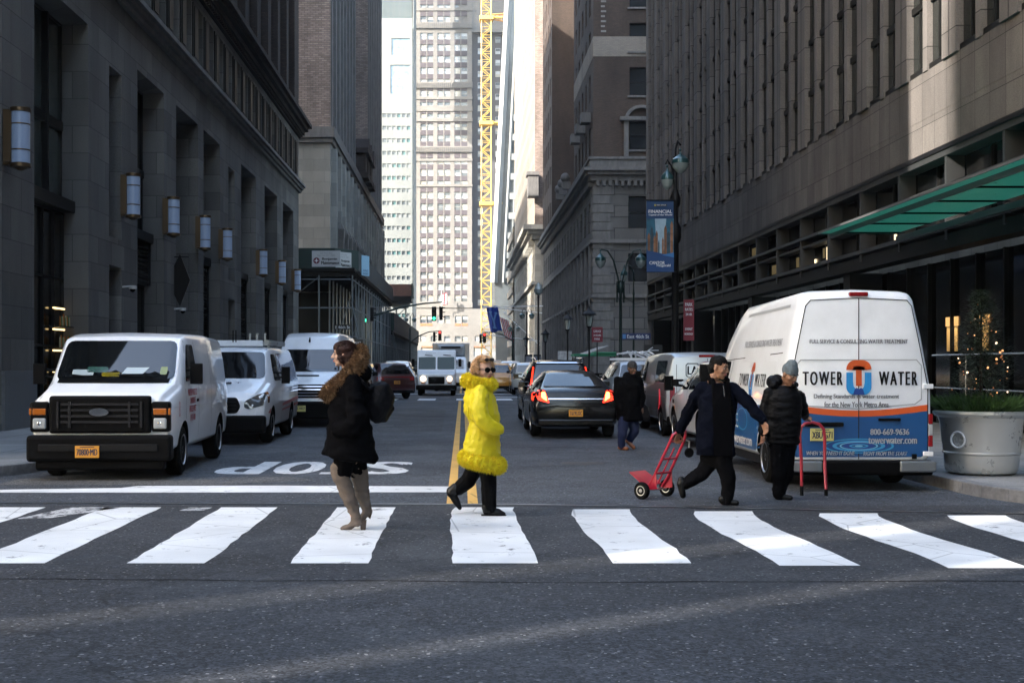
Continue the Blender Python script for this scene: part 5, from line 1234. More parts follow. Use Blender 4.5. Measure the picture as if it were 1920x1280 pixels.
v = car('yellow_cab', 'orange yellow cab driving away behind the woman in yellow', 'taxi', (1.95, 72+4.8, 0), R(180), None, p_yellow, 'suv', simple=True)
v.box('roof_sign', -.25, 2.6, 1.72, .25, 2.8, 1.86, m_wtx)
for k, (y, x, p, kd, lb) in enumerate(((67.5, 3.5, p_silver, 'mini', 'small silver van first in the queue beyond the far crosswalk'), (75, 3.6, p_black, 'suv', 'dark car second in the queue behind the small silver van'), (82.5, 3.6, p_white, 'suv', 'white car third in the queue beyond the cross street'), (91, 3.7, p_grey, 'mini', 'grey car fourth in the queue beyond the cross street'), (100, 3.7, p_silver, 'mini', 'pale tall van fifth in the queue up the street'), (110, 3.9, p_grey, 'suv', 'grey car second to last in the visible queue'), (121, 4.2, p_black, 'suv', 'dark car last in the visible queue'))):
    car('queued_car', lb, 'car', (x, y+4.7, 0), R(180), 'cars queued up the street', p, kd, simple=True, scale=1.12 if k == 4 else 1)
# ------------------------------------------------------------------ street furniture
m_green = M('lamp_post_green', (.012, .028, .024), .45, .3); m_globe = M('lamp_globe_glass', (.26, .30, .29), .15, coat=.6, var=.1)
m_dome = M('lamp_dome_teal', (.02, .07, .075), .3, .3, coat=.5)
def globe(parent, x, y, z, r=.2):
    q = MB(); q.lathe([(.03, .34), (.05, .25), (r*.5, .2), (r*.96, .10), (r*1.02, .0), (r*1.02, -.03)], (x, y, z), 16); q.sphere((x, y, z+.40), .045, 8, 6); h = q.build('lamp_shade', m_dome, parent, smooth=True)
    q = MB(); q.lathe([(r*.96, -.03), (r*.92, -.12), (r*.66, -.25), (r*.25, -.33), (.02, -.35)], (x, y, z), 16); q.build('globe', m_globe, h, smooth=True)
def post(parent, h, r=.075, base=.2, mat=None):
    q = MB(); q.lathe([(base, 0), (base, .12), (base*.8, .3), (base*.62, .9), (r*1.4, 1.0), (r*1.5, 1.08), (r, 1.16), (r*.8, h-.3), (r*1.2, h-.25), (r*.8, h-.1), (r*.7, h)], (0, 0, .146), 14)
    q.build('pole', mat or m_green, parent, smooth=True)
def arc_pts(x0, z0, x1, z1, rise, y=0, n=10):
    return [(x0+(x1-x0)*i/n, y, z0+(z1-z0)*math.sin(i/n*math.pi/2)+rise*math.sin(math.pi*i/n)) for i in range(n+1)]
# twin lamp
t = thing('twin_street_lamp', 'green twin arm street lamp with two globes, carrying the street name sign', 'street lamp', (6.65, 54, 0)); post(t, 5.0)
q = MB()
for sx in (-1, 1): q.tube([(0, 0, 4.7), (sx*.12, 0, 5.3), (sx*.3, 0, 6.0), (sx*.55, 0, 6.4), (sx*.85, 0, 6.45)], .035, 8); q.tube([(sx*.14, 0, 4.2), (sx*.14, 0, 5.1)], .04, 8)
q.lathe([(.1, 4.6), (.14, 4.7), (.14, 4.95), (.1, 5.05)], (0, 0, 0), 12); q.tube([(0, -.1, 4.9), (.2, -.1, 4.4), (.6, -.1, 4.15), (.9, -.1, 4.2)], .012, 5)
q.build('arm', m_green, t, smooth=True)
for sx in (-1, 1): globe(t, sx*.85, 0, 6.0, .23)
t = thing('street_sign', 'blue street name sign reading East 46th St on the twin lamp post', 'sign', (6.65, 53.85, 2.65))
q = MB(); q.box(.05, 0, 0, 1.25, .03, .27); q.build('panel', M('sign_navy', (.02, .035, .12), .4), t)
q = MB(); q.box(.07, -.01, .04, .2, -.002, .22); q.build('logo_patch', M('sign_blue', (.08, .25, .55), .4), t)
def label3(parent, txt, cx, cz, w, h, y, m, sx=1, name='lettering', bold=0):
    q = MB(); vs, fs = fit_text(txt, w, h)
    for k, ox in enumerate((0,) if not bold else (-bold, 0, bold)): q.add([(cx+sx*(x+ox), y-.0003*k, cz+z) for x, z in vs], fs)
    return q.build(name, m, parent)
m_sw = M('sign_white', (.7, .72, .75), .5); m_signb = M('sign_black', (.015, .015, .015), .5)
label3(t, 'East 46th St', .72, .13, .92, .15, -.004, m_sw, bold=.004)
t = thing('single_street_lamp', 'small single globe street lamp just past the twin lamp', 'street lamp', (8.0, 60, 0)); post(t, 5.0, .05, .15)
q = MB(); q.tube([(0, 0, 5.0), (0, 0, 5.9), (-.15, 0, 6.2), (-.45, 0, 6.25)], .03, 6); q.build('arm', m_green, t); globe(t, -.45, 0, 5.8, .18)
# banner lamp
t = thing('banner_lamp_post', 'tall dark lamp post with two globes on top, holding the blue banner', 'street lamp', (6.6, 39.8, 0))
q = MB(); q.lathe([(.22, 0), (.22, .2), (.17, .5), (.14, 1.1), (.11, 1.3), (.11, 5.2), (.15, 5.25), (.19, 5.4), (.19, 5.7), (.13, 5.8), (.09, 5.9), (.09, 6.3), (.15, 6.4), (.17, 6.6), (.12, 6.75), (.07, 6.9), (.07, 7.9)], (0, 0, .146), 14); q.build('pole', m_black, t, smooth=True)
q = MB(); q.tube([(0, 0, 7.7), (.03, .1, 8.3), (.1, .1, 8.55), (.15, -.05, 8.4)], .035, 6); q.tube([(0, 0, 7.3), (-.12, .0, 7.75), (-.25, 0, 7.95), (-.3, 0, 7.8)], .03, 6); q.build('arm', m_black, t)
globe(t, .15, -.05, 7.85, .27); globe(t, -.25, 0, 7.35, .2)
t = thing('street_banner', 'blue hanging banner of a city avenue with FINANCIAL at its top', 'banner', (5.68, 39.6, 4.45))
W_, H_ = .84, 2.22
q = MB()
for i in range(12): q.add([(W_*a, .03*math.sin(5*a+b_*3), H_*b_) for a, b_ in ((0, i/12), (1, i/12), (1, (i+1)/12), (0, (i+1)/12))], [(0,1,2,3)]); 
q.build('cloth', M('banner_blue', (.006, .045, .14), .6, var=.2, vs=3), t)
q = MB(); q.tube([(-.03, 0, H_), (W_+.1, 0, H_)], .02, 6); q.tube([(-.03, 0, 0), (W_+.1, 0, 0)], .02, 6); q.build('rod', m_black, t)
f = lambda pts, m_, y=-.035: (lambda q: (q.add([(x*W_, y, z*H_) for x, z in pts], [tuple(range(len(pts)))]), q.build('picture', m_, t)))(MB())
f([(.0, .24), (1, .24), (1, .74), (0, .74)], M('banner_teal', (.012, .10, .16), .6, var=.5, vs=4)); f([(.38, .24), (.62, .24), (.72, .74), (.3, .74)], M('banner_sky', (.30, .42, .50), .6, var=.2, vs=4), -.037)
for k, (x, w_, h_) in enumerate(((.03, .1, .5), (.14, .1, .58), (.25, .08, .46), (.33, .08, .53), (.42, .05, .4), (.56, .07, .44), (.64, .1, .60), (.75, .1, .52), (.87, .1, .66))):
    f([(x, .24), (x+w_, .24), (x+w_, h_), (x+w_*.5, h_+.05), (x, h_)], M('banner_towers_%d' % (k % 3), ((.16, .07, .03), (.02, .05, .07), (.24, .11, .05))[k % 3], .6, var=.5, vs=8), -.039)
f([(0, 0), (1, 0), (1, .22), (.6, .25), (.25, .28), (0, .30)], M('banner_base', (.006, .05, .17), .6), -.042); f([(1, .20), (1, .27), (.55, .235)], M('banner_flash', (.03, .16, .40), .6), -.043)
for txt, cx, cz, w_, h_ in (('FINANCIAL', .5, .84, .86, .045), ('Capital of the World', .5, .79, .86, .03), ('CANTOR', .38, .125, .56, .045), ('Fitzgerald', .62, .085, .5, .045)): label3(t, txt, cx*W_, cz*H_, w_*W_, h_*H_, -.045, m_sw, bold=.003)
f([(.28, .915), (.74, .915), (.74, .94), (.28, .94)], m_signb, -.043); f([(.28, .915), (.34, .915), (.34, .94), (.28, .94)], M('logo_yellow', (.4, .35, .05)), -.044); label3(t, 'PARK AVENUE', .54*W_, .928*H_, .34*W_, .015*H_, -.045, m_sw)
# lamp behind the limestone building
t = thing('side_street_lamp', 'single curved arm street lamp peeking out past the limestone building', 'street lamp', (-10.45, 80.5, 0)); post(t, 7.5)
q = MB(); q.tube([(0, 0, 7.4), (.05, 0, 8.2), (.3, 0, 8.6), (.65, 0, 8.65), (.9, 0, 8.5)], .04, 6); q.build('arm', m_green, t); globe(t, .92, 0, 8.25, .24)
# lantern posts in front of the hotel and further lamps
for k, (x, y, z, lb) in enumerate(((7.4, 75, 4.9, 'black lantern post at the hotel corner, nearest of the row'), (7.6, 93, 5.3, 'second black lantern post in front of the hotel'), (7.6, 118, 4.8, 'third lantern post in front of the hotel'), (7.4, 150, 5.0, 'farthest lantern post in front of the hotel'))):
    if k == 0:
        t0 = t = thing('lantern_post', lb, 'street lamp', (x, y, 0), 0, 'lantern posts in front of the hotel'); post(t, 3.7, .05, .15, m_black)
        q = MB(); 
        for a in range(4): ca, sa = math.cos(R(45+90*a)), math.sin(R(45+90*a)); q.tube([(.14*ca, .14*sa, 3.85), (.24*ca, .24*sa, 4.5)], .02, 4)
        q.lathe([(.36, 4.5), (.32, 4.6), (.12, 4.8), (.04, 4.95), (.02, 5.05)], (0, 0, 0), 8); q.lathe([(.04, 3.7), (.16, 3.85)], (0, 0, 0), 8); q.build('lantern_frame', m_black, t)
        q = MB(); q.lathe([(.12, 3.87), (.21, 4.48)], (0, 0, 0), 4); q.build('lantern_glass', m_globe, t)
    else: t = copy_tree(t0); t['label'] = lb; t.location = (x, y, 0)
    t.scale = (1.25, 1.25, (z)/4.9)
t = thing('tall_street_lamp', 'tall dark lamp post rising among the flags', 'street lamp', (6.6, 112, 0)); post(t, 7.6, .1, .25, m_black)
q = MB(); q.lathe([(.1, 0), (.35, .2), (.4, .5), (.25, .9), (.05, 1.1)], (0, 0, 7.7), 10); q.build('lamp_head', m_globe, t)
for k, (x, y, h, lb) in enumerate(((6.6, 132, 7.0, 'bell shaped street lamp halfway up the east kerb'), (6.6, 165, 6.6, 'street lamp beyond the flags on the east kerb'), (-6.6, 160, 7.6, 'street lamp in front of the far scaffold on the west kerb'))):
    t = thing('bell_street_lamp', lb, 'street lamp', (x, y, 0), 0, 'lamps further up the street'); post(t, h, .09, .25, m_black)
    q = MB(); q.tube([(-.5, 0, h+.1), (-.3, 0, h+.5), (0, 0, h), (.3, 0, h+.5), (.5, 0, h+.1)], .04, 5); q.build('arm', m_black, t); globe(t, -.5, 0, h-.3, .3); globe(t, .5, 0, h-.3, .3)
def panelsign(name, lb, cat, x, y, z, w, h, m_, lines=(), post_h=0, tm=None):
    t = thing(name, lb, cat, (x, y, z)); q = MB(); q.box(0, 0, 0, w, .04, h); q.build('panel', m_, t)
    if post_h: q = MB(); q.cyl((w/2, .06, -z+.15), (w/2, .06, h), .035, n=6); q.build('post', m_black, t)
    for txt, cx, cz, ww, hh in lines: label3(t, txt, cx*w, cz*h, ww*w, hh*h, -.005, tm or m_sw, bold=.003)
    return t
m_rsign = M('parking_sign_red', (.20, .012, .03), .5)
panelsign('parking_sign', 'dark red parking rate sign on the hotel pavement', 'sign', 7.35, 73, 2.9, .62, .85, m_rsign, [('GARAGE', .5, .72, .7, .16), ('24 HOURS', .5, .45, .7, .12), ('PARK', .5, .2, .5, .14)], 1)
panelsign('one_way_sign', 'black one way arrow sign beside the street name sign', 'sign', 7.35, 52, 1.95, .75, .45, m_signb, [('←', .5, .5, .6, .6)], 1)
panelsign('parking_rates_board', 'tall dark red rates board behind the banner post', 'sign', 7.0, 40.6, 2.35, .33, 1.3, m_rsign, [('PARK', .5, .88, .7, .08), ('RATES', .5, .76, .7, .07), ('24 HR', .5, .64, .6, .06), ('EVENT', .5, .28, .7, .06), ('MONTHLY', .5, .16, .8, .05)], 1)
q = MB(); q.box(.03, -.012, .60, .30, -.004, .74); 
panelsign('one_way_sign', 'black one way sign on the scaffold corner, above the woman in black', 'sign', -7.2, 78, 2.75, 1.1, .38, m_signb, [('ONE WAY', .5, .5, .8, .5)], 1)
panelsign('street_sign', 'black street name sign with 46th St on the scaffold corner', 'sign', -7.9, 78.2, 3.75, 1.1, .3, m_signb, [('E 46th St', .5, .5, .8, .6)])
panelsign('poster_board', 'white poster board with dark faces beside the green stall', 'sign', 7.2, 97, 1.9, 1.05, .75, M('poster_pale', (.35, .36, .37), .5, var=.5, vs=3))
for k, (x, lb) in enumerate(((5.9, 'pale blue poster on the nearer phone kiosk'), (6.75, 'pale blue poster on the second phone kiosk'))):
    t = thing('phone_kiosk', lb, 'kiosk', (x, 122, 0), 0, 'phone kiosks on the far kerb'); q = MB(); q.box(0, 0, .15, .7, .7, 2.6); q.build('booth', m_black, t, bevel=.03); q = MB(); q.box(.06, -.02, .9, .64, -.002, 2.45); q.build('poster', M('kiosk_poster_%d' % k, (.18, .2, .26), .4, var=.6, vs=3), t)
t = thing('vendor_stall', 'bright green vendor stall canopy on the east pavement', 'stall', (7.2, 83, 0))
q = MB(); q.box(-.1, -1.2, 2.15, 2.6, 1.2, 2.3); q.box(1.2, -1.25, 2.3, 2.6, 1.1, 2.42); q.build('canopy', M('stall_green', (.01, .20, .09), .5), t, bevel=.03)
q = MB()
for a in (0, 2.5):
    for c in (-1.1, 1.1): q.cyl((a, c, .15), (a, c, 2.2), .03, n=6)
q.build('frame_post', m_black, t); q = MB(); q.box(.1, -1, .15, 2.4, 1, 1.1); q.build('counter', m_trimh, t, bevel=.02)
t = thing('glass_awning', 'slanted grey awning over the hotel entrance behind the parked cars', 'awning', (8.4, 92, 0)); q = MB(); q.add([(0, 0, 2.2), (2.1, 0, 3.0), (2.1, 8, 3.0), (0, 8, 2.2), (0, 0, 2.1), (2.1, 0, 2.9), (2.1, 8, 2.9), (0, 8, 2.1)], [(0,1,2,3), (4,7,6,5), (0,4,5,1), (1,5,6,2), (2,6,7,3), (3,7,4,0)]); q.build('canopy', m_framep, t)
q = MB(); q.cyl((.1, .2, .15), (.1, .2, 2.2), .04); q.cyl((.1, 7.8, .15), (.1, 7.8, 2.2), .04); q.build('post', m_black, t)

# traffic signals
m_gl = M('signal_green_lit', (.05, 1, .45), emit=.5); m_rl = M('signal_red_lit', (1, .04, .03), emit=.6); m_off = M('signal_dark_lens', (.02, .015, .01), .4)
m_halo_g = M('lens_green_core', (.45, 1, .75), emit=3)
def signal_head(t, x, y, z, lit=None, side=False, s=1.0):
    q = MB()
    if side: q.box(x-.14*s, y-.1, z-.5*s, x+.12*s, y+.2, z+.5*s)
    else: q.box(x-.17*s, y, z-.52*s, x+.17*s, y+.22, z+.52*s)
    h = q.build('signal_head', m_black, t, bevel=.02)
    for k, n_ in enumerate('gar'):
        zz = z-.33*s+.33*s*k; m_ = {'g': m_gl, 'r': m_rl}.get(n_) if lit == n_ else m_off; xx = x
        q = MB()
        if side: q.box(x+.1*s, y-.08, zz+.05*s, x+.3*s, y+.12, zz+.12*s); q.build('visor', m_black, h)
        else:
            q.lathe([(0.0, -.012), (.10*s, -.012), (.115*s, 0)], (x, y-.01, zz), 12, axis='y'); q.build('lens', m_, h)
            q = MB(); n = 8
            for i in range(n):
                a0, a1 = math.pi*i/n, math.pi*(i+1)/n
                q.add([(x+.125*s*math.cos(a), yy, zz+.125*s*math.sin(a)) for a, yy in ((a0, y), (a1, y), (a1, y-.2), (a0, y-.2))], [(0,1,2,3)])
            q.build('visor', m_black, h)
def mast(name, lb, x, y, ph, pts, heads, extra=None):
    t = thing(name, lb, 'traffic light', (x, y, 0)); q = MB(); q.cyl((0, 0, .146), (0, 0, ph), .12, .09, 10); q.cyl((0, 0, .146), (0, 0, .8), .2, .15, 10); q.build('pole', m_green, t)
    q = MB(); q.tube(pts, [.08]*(len(pts)-2)+[.06, .05], 8); q.build('mast_arm', m_green, t, smooth=True)
    for h in heads: signal_head(t, *h)
    return t
mast('traffic_light', 'mast arm traffic light showing green over the near crossing, on the scaffold corner', -7.1, 94, 6.0, [(0, 0, 5.1), (1.0, 0, 5.35), (2.6, 0, 5.85), (4.2, 0, 6.1), (5.6, 0, 6.22)], [(0.0, -.3, 5.2, 'g'), (5.0-.02, -.1, 5.35, 'g'), (5.5, -.1, 5.38, None, True), (.45, -.3, 5.3, None, True)])
mast('traffic_light', 'farther mast arm traffic light showing red, beside the street lamp', -6.2, 150, 6.0, [(0, 0, 4.2), (1, 0, 5.0), (2.2, 0, 5.5), (3.6, 0, 5.6)], [(3.5, -.1, 5.05, 'r', False, 1.15), (2.85, -.1, 4.9, None, True, 1.1)])
mast('traffic_light', 'red traffic light under the blue flag on the east kerb', 6.2, 160, 6.0, [(0, 0, 4.6), (-1.2, 0, 5.4), (-2.4, 0, 5.7), (-3.6, 0, 5.7)], [(-3.5, -.1, 5.0, 'r', False, 1.2), (-4.0, -.1, 4.9, None, True, 1.1)])
mast('traffic_light', 'small red traffic light glowing inside the scaffold passage', -8.3, 150, 4.6, [(0, 0, 4.2), (-.1, 0, 4.3), (-.2, 0, 4.4), (-.3, 0, 4.4)], [(-.3, -.1, 4.2, 'r')])

# flags
def flagmesh(t, name, m_, x0, z0, w, h, sk, y=0, m2=None, stripes=0):
    q = MB(); nx, nz_ = 12, 13
    P3 = lambda i, j: (x0+w*i/nx+sk*(j/nz_), y+.18*math.sin(i*.9+j*.25), z0-h*j/nz_+w*.0*i/nx-.35*(i/nx)*h*.0-.12*math.sin(i*.5))
    for i in range(nx):
        for j in range(nz_): q.add([P3(i, j), P3(i+1, j), P3(i+1, j+1), P3(i, j+1)], [(0,1,2,3)], (j % 2) if stripes else 0)
    return q.build(name, [m_]+([m2] if m2 else []), t, fix=False)
def flagpole(t, a, b): q = MB(); q.tube([a, b], [.07, .04], 6); q.sphere(b, .12, 8, 6); q.build('pole', m_sw, t)
t = thing('blue_flag', 'royal blue flag with a pale letter Y on a long pole over the street', 'flag', (0, 160, 0)); flagpole(t, (9.9, 0, 8.1), (2.4, 0, 9.0))
f_ = flagmesh(t, 'cloth', M('flag_royal_blue', (.008, .045, .30), .7), 2.9, 8.9, 1.45, 3.1, .55, y=-.1)
q = MB()
for pl in ([(3.35, 8.35), (4.0, 8.3), (4.0, 8.1), (3.88, 8.1), (4.25, 7.35), (4.55, 8.0), (4.45, 8.05), (4.5, 8.25), (5.0, 8.15), (5.0, 7.95), (4.85, 7.95), (4.5, 7.1), (4.7, 6.35), (4.85, 6.3), (4.85, 6.1), (4.2, 6.2), (4.2, 6.4), (4.35, 6.42), (4.2, 7.05), (3.6, 8.12), (3.4, 8.15)],):
    q.add([(3.0+(x-3.1)*.68, -.36, z) for x, z in pl], [tuple(range(len(pl)))])
q.build('letter', M('flag_pale_blue', (.12, .26, .55), .7), t)
t = thing('american_flag', 'red and white striped national flag hanging behind the blue flag', 'flag', (0, 165, 0)); flagpole(t, (9.9, 0, 4.7), (2.3, 0, 5.6)); flagpole(t, (10.0, 2, 4.2), (5.4, 2, 8.4))
q = MB(); n = 9
for k in range(n):
    for j in range(7):
        zf = lambda jj, kk: 7.8-.40*jj-.05*kk
        q.add([(4.75+.12*k+.22*j*.5, .1*math.sin(k), zf(j, k)), (4.75+.12*(k+1)+.22*j*.5, .1*math.sin(k+1), zf(j, k+1)), (4.75+.12*(k+1)+.22*(j+1)*.5, .1*math.sin(k+1), zf(j+1, k+1)), (4.75+.12*k+.22*(j+1)*.5, .1*math.sin(k), zf(j+1, k))], [(0,1,2,3)], k % 2)
q.build('cloth', [M('flag_red', (.40, .02, .03), .7), M('flag_white', (.6, .58, .6), .7)], t)
t = thing('flagpole', 'bare white flagpole reaching out over the street above the flags', 'flagpole', (0, 158, 0)); flagpole(t, (9.9, 0, 8.9), (2.6, 0, 8.75))
t = thing('tower_flag', 'small striped flag on the ledge of the far skyscraper', 'flag', (tx(828), YT-3.5, tz(580))); flagmesh(t, 'cloth', M('flag_red', (.4, .02, .03)), 0, 4.6, 1.6, 3.4, .3, m2=M('flag_white', (.6, .58, .6)), stripes=1); q = MB(); q.cyl((0, 0, 0), (0, 0, 5.2), .08); q.build('pole', m_sw, t)

# tower crane
m_cr = M('crane_yellow', (.55, .37, .08), .5, var=.1, vs=1)
t = thing('tower_crane', 'yellow lattice tower crane mast rising in front of the skyscraper', 'crane'); YC = 300; sc_ = YC/2400
x0, x1 = (903-868)*sc_, (921-868)*sc_; q = MB(); w_ = x1-x0; top = 1.56+(685+320)*sc_
for (x, y) in ((x0, YC), (x1, YC), (x0, YC+w_), (x1, YC+w_)): q.cyl((x, y, 0), (x, y, top), .13, n=6)
z = .5; k = 0
while z < top:
    for (a, b_) in (((x0, YC), (x1, YC)), ((x0, YC+w_), (x1, YC+w_)), ((x0, YC), (x0, YC+w_)), ((x1, YC), (x1, YC+w_))):
        q.cyl((*a, z), (*b_, z), .065, n=4, caps=False); q.cyl((*(a if k % 2 else b_), z), (*(b_ if k % 2 else a), z+w_*.85), .07, n=4, caps=False)
    z += w_*.85; k += 1
q.build('mast', m_cr, t)
for zz in (tz(0)*0+1.56+(685-33)*sc_, 1.56+(685-230)*sc_, 1.56+(685-381)*sc_):
    q = MB(); q.box(x0-.5, YC-.5, zz-.5, x1+.5, YC+w_+.5, zz+.35); q.tube([(x1, YC, zz), (x1+2.6, YC, zz)], .3, 6); q.tube([(x1, YC+1, zz-.2), (x1+2.6, YC+1, zz-.5)], .2, 6); q.build('tie_collar', m_cr, t)
zz = 1.56+(685-28)*sc_; q = MB(); q.tube([(x1, YC, zz), (x1+8, YC+3, zz+1.4)], .18, 5); q.tube([(x1, YC, zz-1), (x1+8, YC+3, zz-1.8)], .18, 5)
for k in range(6): q.tube([(x1+1.3*k, YC+.5*k, zz+.23*k), (x1+1.3*k+.7, YC+.5*k, zz-1-.14*k)], .1, 4)
q.build('tie_strut', M('crane_orange', (.55, .27, .08), .5), t)

# sidewalk shed with scaffolding on the brick tower's corner
m_shedg = M('shed_green_board', (.007, .026, .022), .7, var=.25, vs=2); m_shedd = M('shed_dark_board', (.055, .055, .052), .8, var=.4, vs=1.5, streak=3); m_pipe = M('scaffold_pipe', (.16, .18, .19), .5, .6)
def shed(name, lb, xa, xb, ya, yb, zt, ph, chamfer=0, front=True):
    t = thing(name, lb, 'scaffold'); q = MB()
    hb = MB(); hb.box(-14.5 if front and chamfer else -9.9, ya+ (17.1 if chamfer else .3), .15, -9.7, ya+(17.3 if chamfer else .4), zt-ph-.5); hb.box(-9.72, ya+(17.3 if chamfer else .4), .15, -9.62, yb, zt-ph-.5); hb.build('shade_sheet', M('shade_sheet_black', (.01, .012, .012), .8, var=.3, vs=1, spec=.15), t)  # dark sheets added for the black shade under the deck
    if front:
        q.box(xa, ya-.06, zt-ph, xb-chamfer, ya, zt, 0)
        if chamfer: q.add([(xb-chamfer, ya-.06, zt-ph), (xb, ya+chamfer*1.5, zt-ph), (xb, ya+chamfer*1.5, zt), (xb-chamfer, ya-.06, zt), (xb-chamfer, ya, zt-ph), (xb-.06, ya+chamfer*1.5, zt-ph), (xb-.06, ya+chamfer*1.5, zt), (xb-chamfer, ya, zt)], [(0,1,2,3), (4,7,6,5), (0,4,5,1), (3,2,6,7)], 0)
    q.box(xb-.06, ya+chamfer*1.5, zt-ph, xb, yb, zt, 1)
    q.build('parapet_board', [m_shedg, m_shedd], t)
    q = MB(); q.box(xa, ya, zt-ph-.15, xb-.1, yb, zt-ph+.05); 
    y = ya+.3
    while y < yb: q.box(xa, y, zt-ph-.45, xb-.08, y+.12, zt-ph-.15); y += 1.1
    q.build('deck', m_black, t)
    q = MB(); y = ya+.2; k = 0
    while y < yb:
        for x in ((xb-.25, xb-1.9) if k else (xb-.25, xb-2.3, xb-4.6)):
            q.cyl((x, y, .15), (x, y, zt-ph-.4), .06, n=6)
        zz = 1.6
        while zz < zt-ph-.3:
            if k: q.cyl((xb-.25, y-2.4, zz), (xb-.25, y, zz), .04, n=5)
            else: q.cyl((xb-6.5, y, zz), (xb-.25, y, zz), .045, n=5)
            zz += 1.75
        if k % 2 and y+2.4 < yb:
            q.cyl((xb-.25, y, 1.6), (xb-.25, y+2.4, zt-ph-.6), .035, n=5); q.cyl((xb-.25, y, zt-ph-.6), (xb-.25, y+2.4, 1.6), .035, n=5)
            q.cyl((xb-1.9, y, 1.6), (xb-.25, y, zt-ph-.6), .035, n=5)
        if not k:
            q.cyl((xb-4.6, y, 3.4), (xb-6.4, y, 5.3), .035, n=5); q.cyl((xb-4.6, y, 5.2), (xb-2.3, y, 7.0), .03, n=5); q.cyl((xb-.3, y, 5.5), (xb+.5, y, 1.5), .05, n=5); q.cyl((xb-4.6, y, 7.0), (xb-6.6, y, 5.2), .035, n=5)
        y += 2.4; k += 1
    q.build('scaffold_frame', m_pipe, t); return t
shed('sidewalk_shed', 'dark green sidewalk shed on tall scaffolding at the brick tower corner', -14.5, -6.55, 78.5, 120, 8.75, 1.25, 1.3)
shed('sidewalk_shed', 'lower grey sidewalk shed continuing up the street past the corner shed', -9.9, -6.55, 122, 190, 6.6, 1.7, 0, True)
def billsign(lb, x, y, z, w, h, rz=0, mainline=True):
    t = thing('company_sign', lb, 'sign', (x, y, z), rz, 'company signs on the sidewalk shed'); q = MB(); q.box(0, 0, 0, w, .03, h); q.build('panel', M('sign_panel_white', (.45, .46, .47), .5), t)
    m_mr = M('logo_dark_red', (.12, .01, .03), .5)
    label3(t, '230 Park Ave', w*.5, h*.86, w*.42, h*.13, -.004, m_gtx); label3(t, 'New York, N.Y. 10024', w*.5, h*.70, w*.62, h*.13, -.004, m_gtx)
    label3(t, 'Benjamin', w*.62, h*.47, w*.52, h*.2, -.004, m_blk, bold=.012); label3(t, 'Maintenance', w*.64, h*.25, w*.62, h*.2, -.004, m_blk, bold=.012); label3(t, 'exterior building care', w*.5, h*.07, w*.8, h*.06, -.004, m_gtx)
    q = MB(); r = h*.2; c = (w*.16, h*.38)
    q.add([(c[0]+r*math.cos(R(30*i)), -.004, c[1]+r*math.sin(R(30*i))) for i in range(12)], [tuple(range(12))], 0); q.add([(c[0]+r*.75*a, -.006, c[1]+r*.75*b_) for a, b_ in ((0, 1), (.25, .25), (1, 0), (.25, -.25), (0, -1), (-.25, -.25), (-1, 0), (-.25, .25))], [tuple(range(8))], 1)
    q.build('logo', [m_mr, m_sw], t); return t
billsign('white Benjamin Maintenance company sign facing the camera on the green shed', -9.25, 78.38, 7.6, 1.75, .98)
billsign('white Benjamin Maintenance sign on the angled corner of the green shed', -7.80, 78.5, 7.5, 1.4, 1.05, R(52))
t = panelsign('notice_sign', 'pale blue permit notice on the shed side past the corner', 'sign', -6.5, 82.3, 7.35, .9, 1.3, M('notice_blue', (.25, .45, .60), .5), [('DONUT', .5, .25, .7, .1), ('SHOPS', .5, .1, .7, .1)], tm=M('notice_navy', (.02, .05, .15)))
t.rotation_euler = (0, 0, R(62))
t = thing('hoist_platform', 'brown elevated hoist platform on a steel lattice leg above the far shed', 'platform', (0, 176, 0))
q = MB(); q.box(-11, -2, 10.2, -7.05, 3, 11.0, 1); q.box(-11, -2.05, 11.0, -7.0, 3, 12.6, 0); q.box(-7.0, -2.1, 10.9, -6.85, 3, 12.7, 2); q.build('deck', [M('platform_brown', (.12, .06, .045), .8, var=.3, vs=1), m_black, m_shedg], t)
q = MB()
for x in (-9.2, -7.9):
    for y in (0, 1.3): q.cyl((x, y, .15), (x, y, 10.2), .09, n=6)
for k in range(8): q.cyl((-9.2, 0, 1+1.2*k), (-7.9, 0, 2.2+1.2*k), .05, n=4); q.cyl((-9.2, 0, 1+1.2*k), (-7.9, 0, 1+1.2*k), .05, n=4)
q.add([(-9.6, -.2, 9.4), (-7.5, -.2, 9.4), (-7.2, -.2, 10.2), (-10, -.2, 10.2)], [(0,1,2,3)])
q.build('lattice_leg', m_pipe, t)
# diamond bracket sign on the limestone wall
t = thing('hanging_sign', 'black diamond shaped sign hanging beside the tall entrance recess', 'sign', (-9.95, 44.1, 3.6)); q = MB(); q.prism([(.1, 0), (.45, .9), (.1, 1.8), (-.1, 1.4), (-.1, .4)], lambda x, z: (x+.1, 0, z), lambda x, z: (x+.1, .06, z)); q.build('plate', m_black, t); q = MB(); q.cyl((0, .03, 1.7), (.5, .03, 1.7), .02); q.build('bracket', m_black, t)
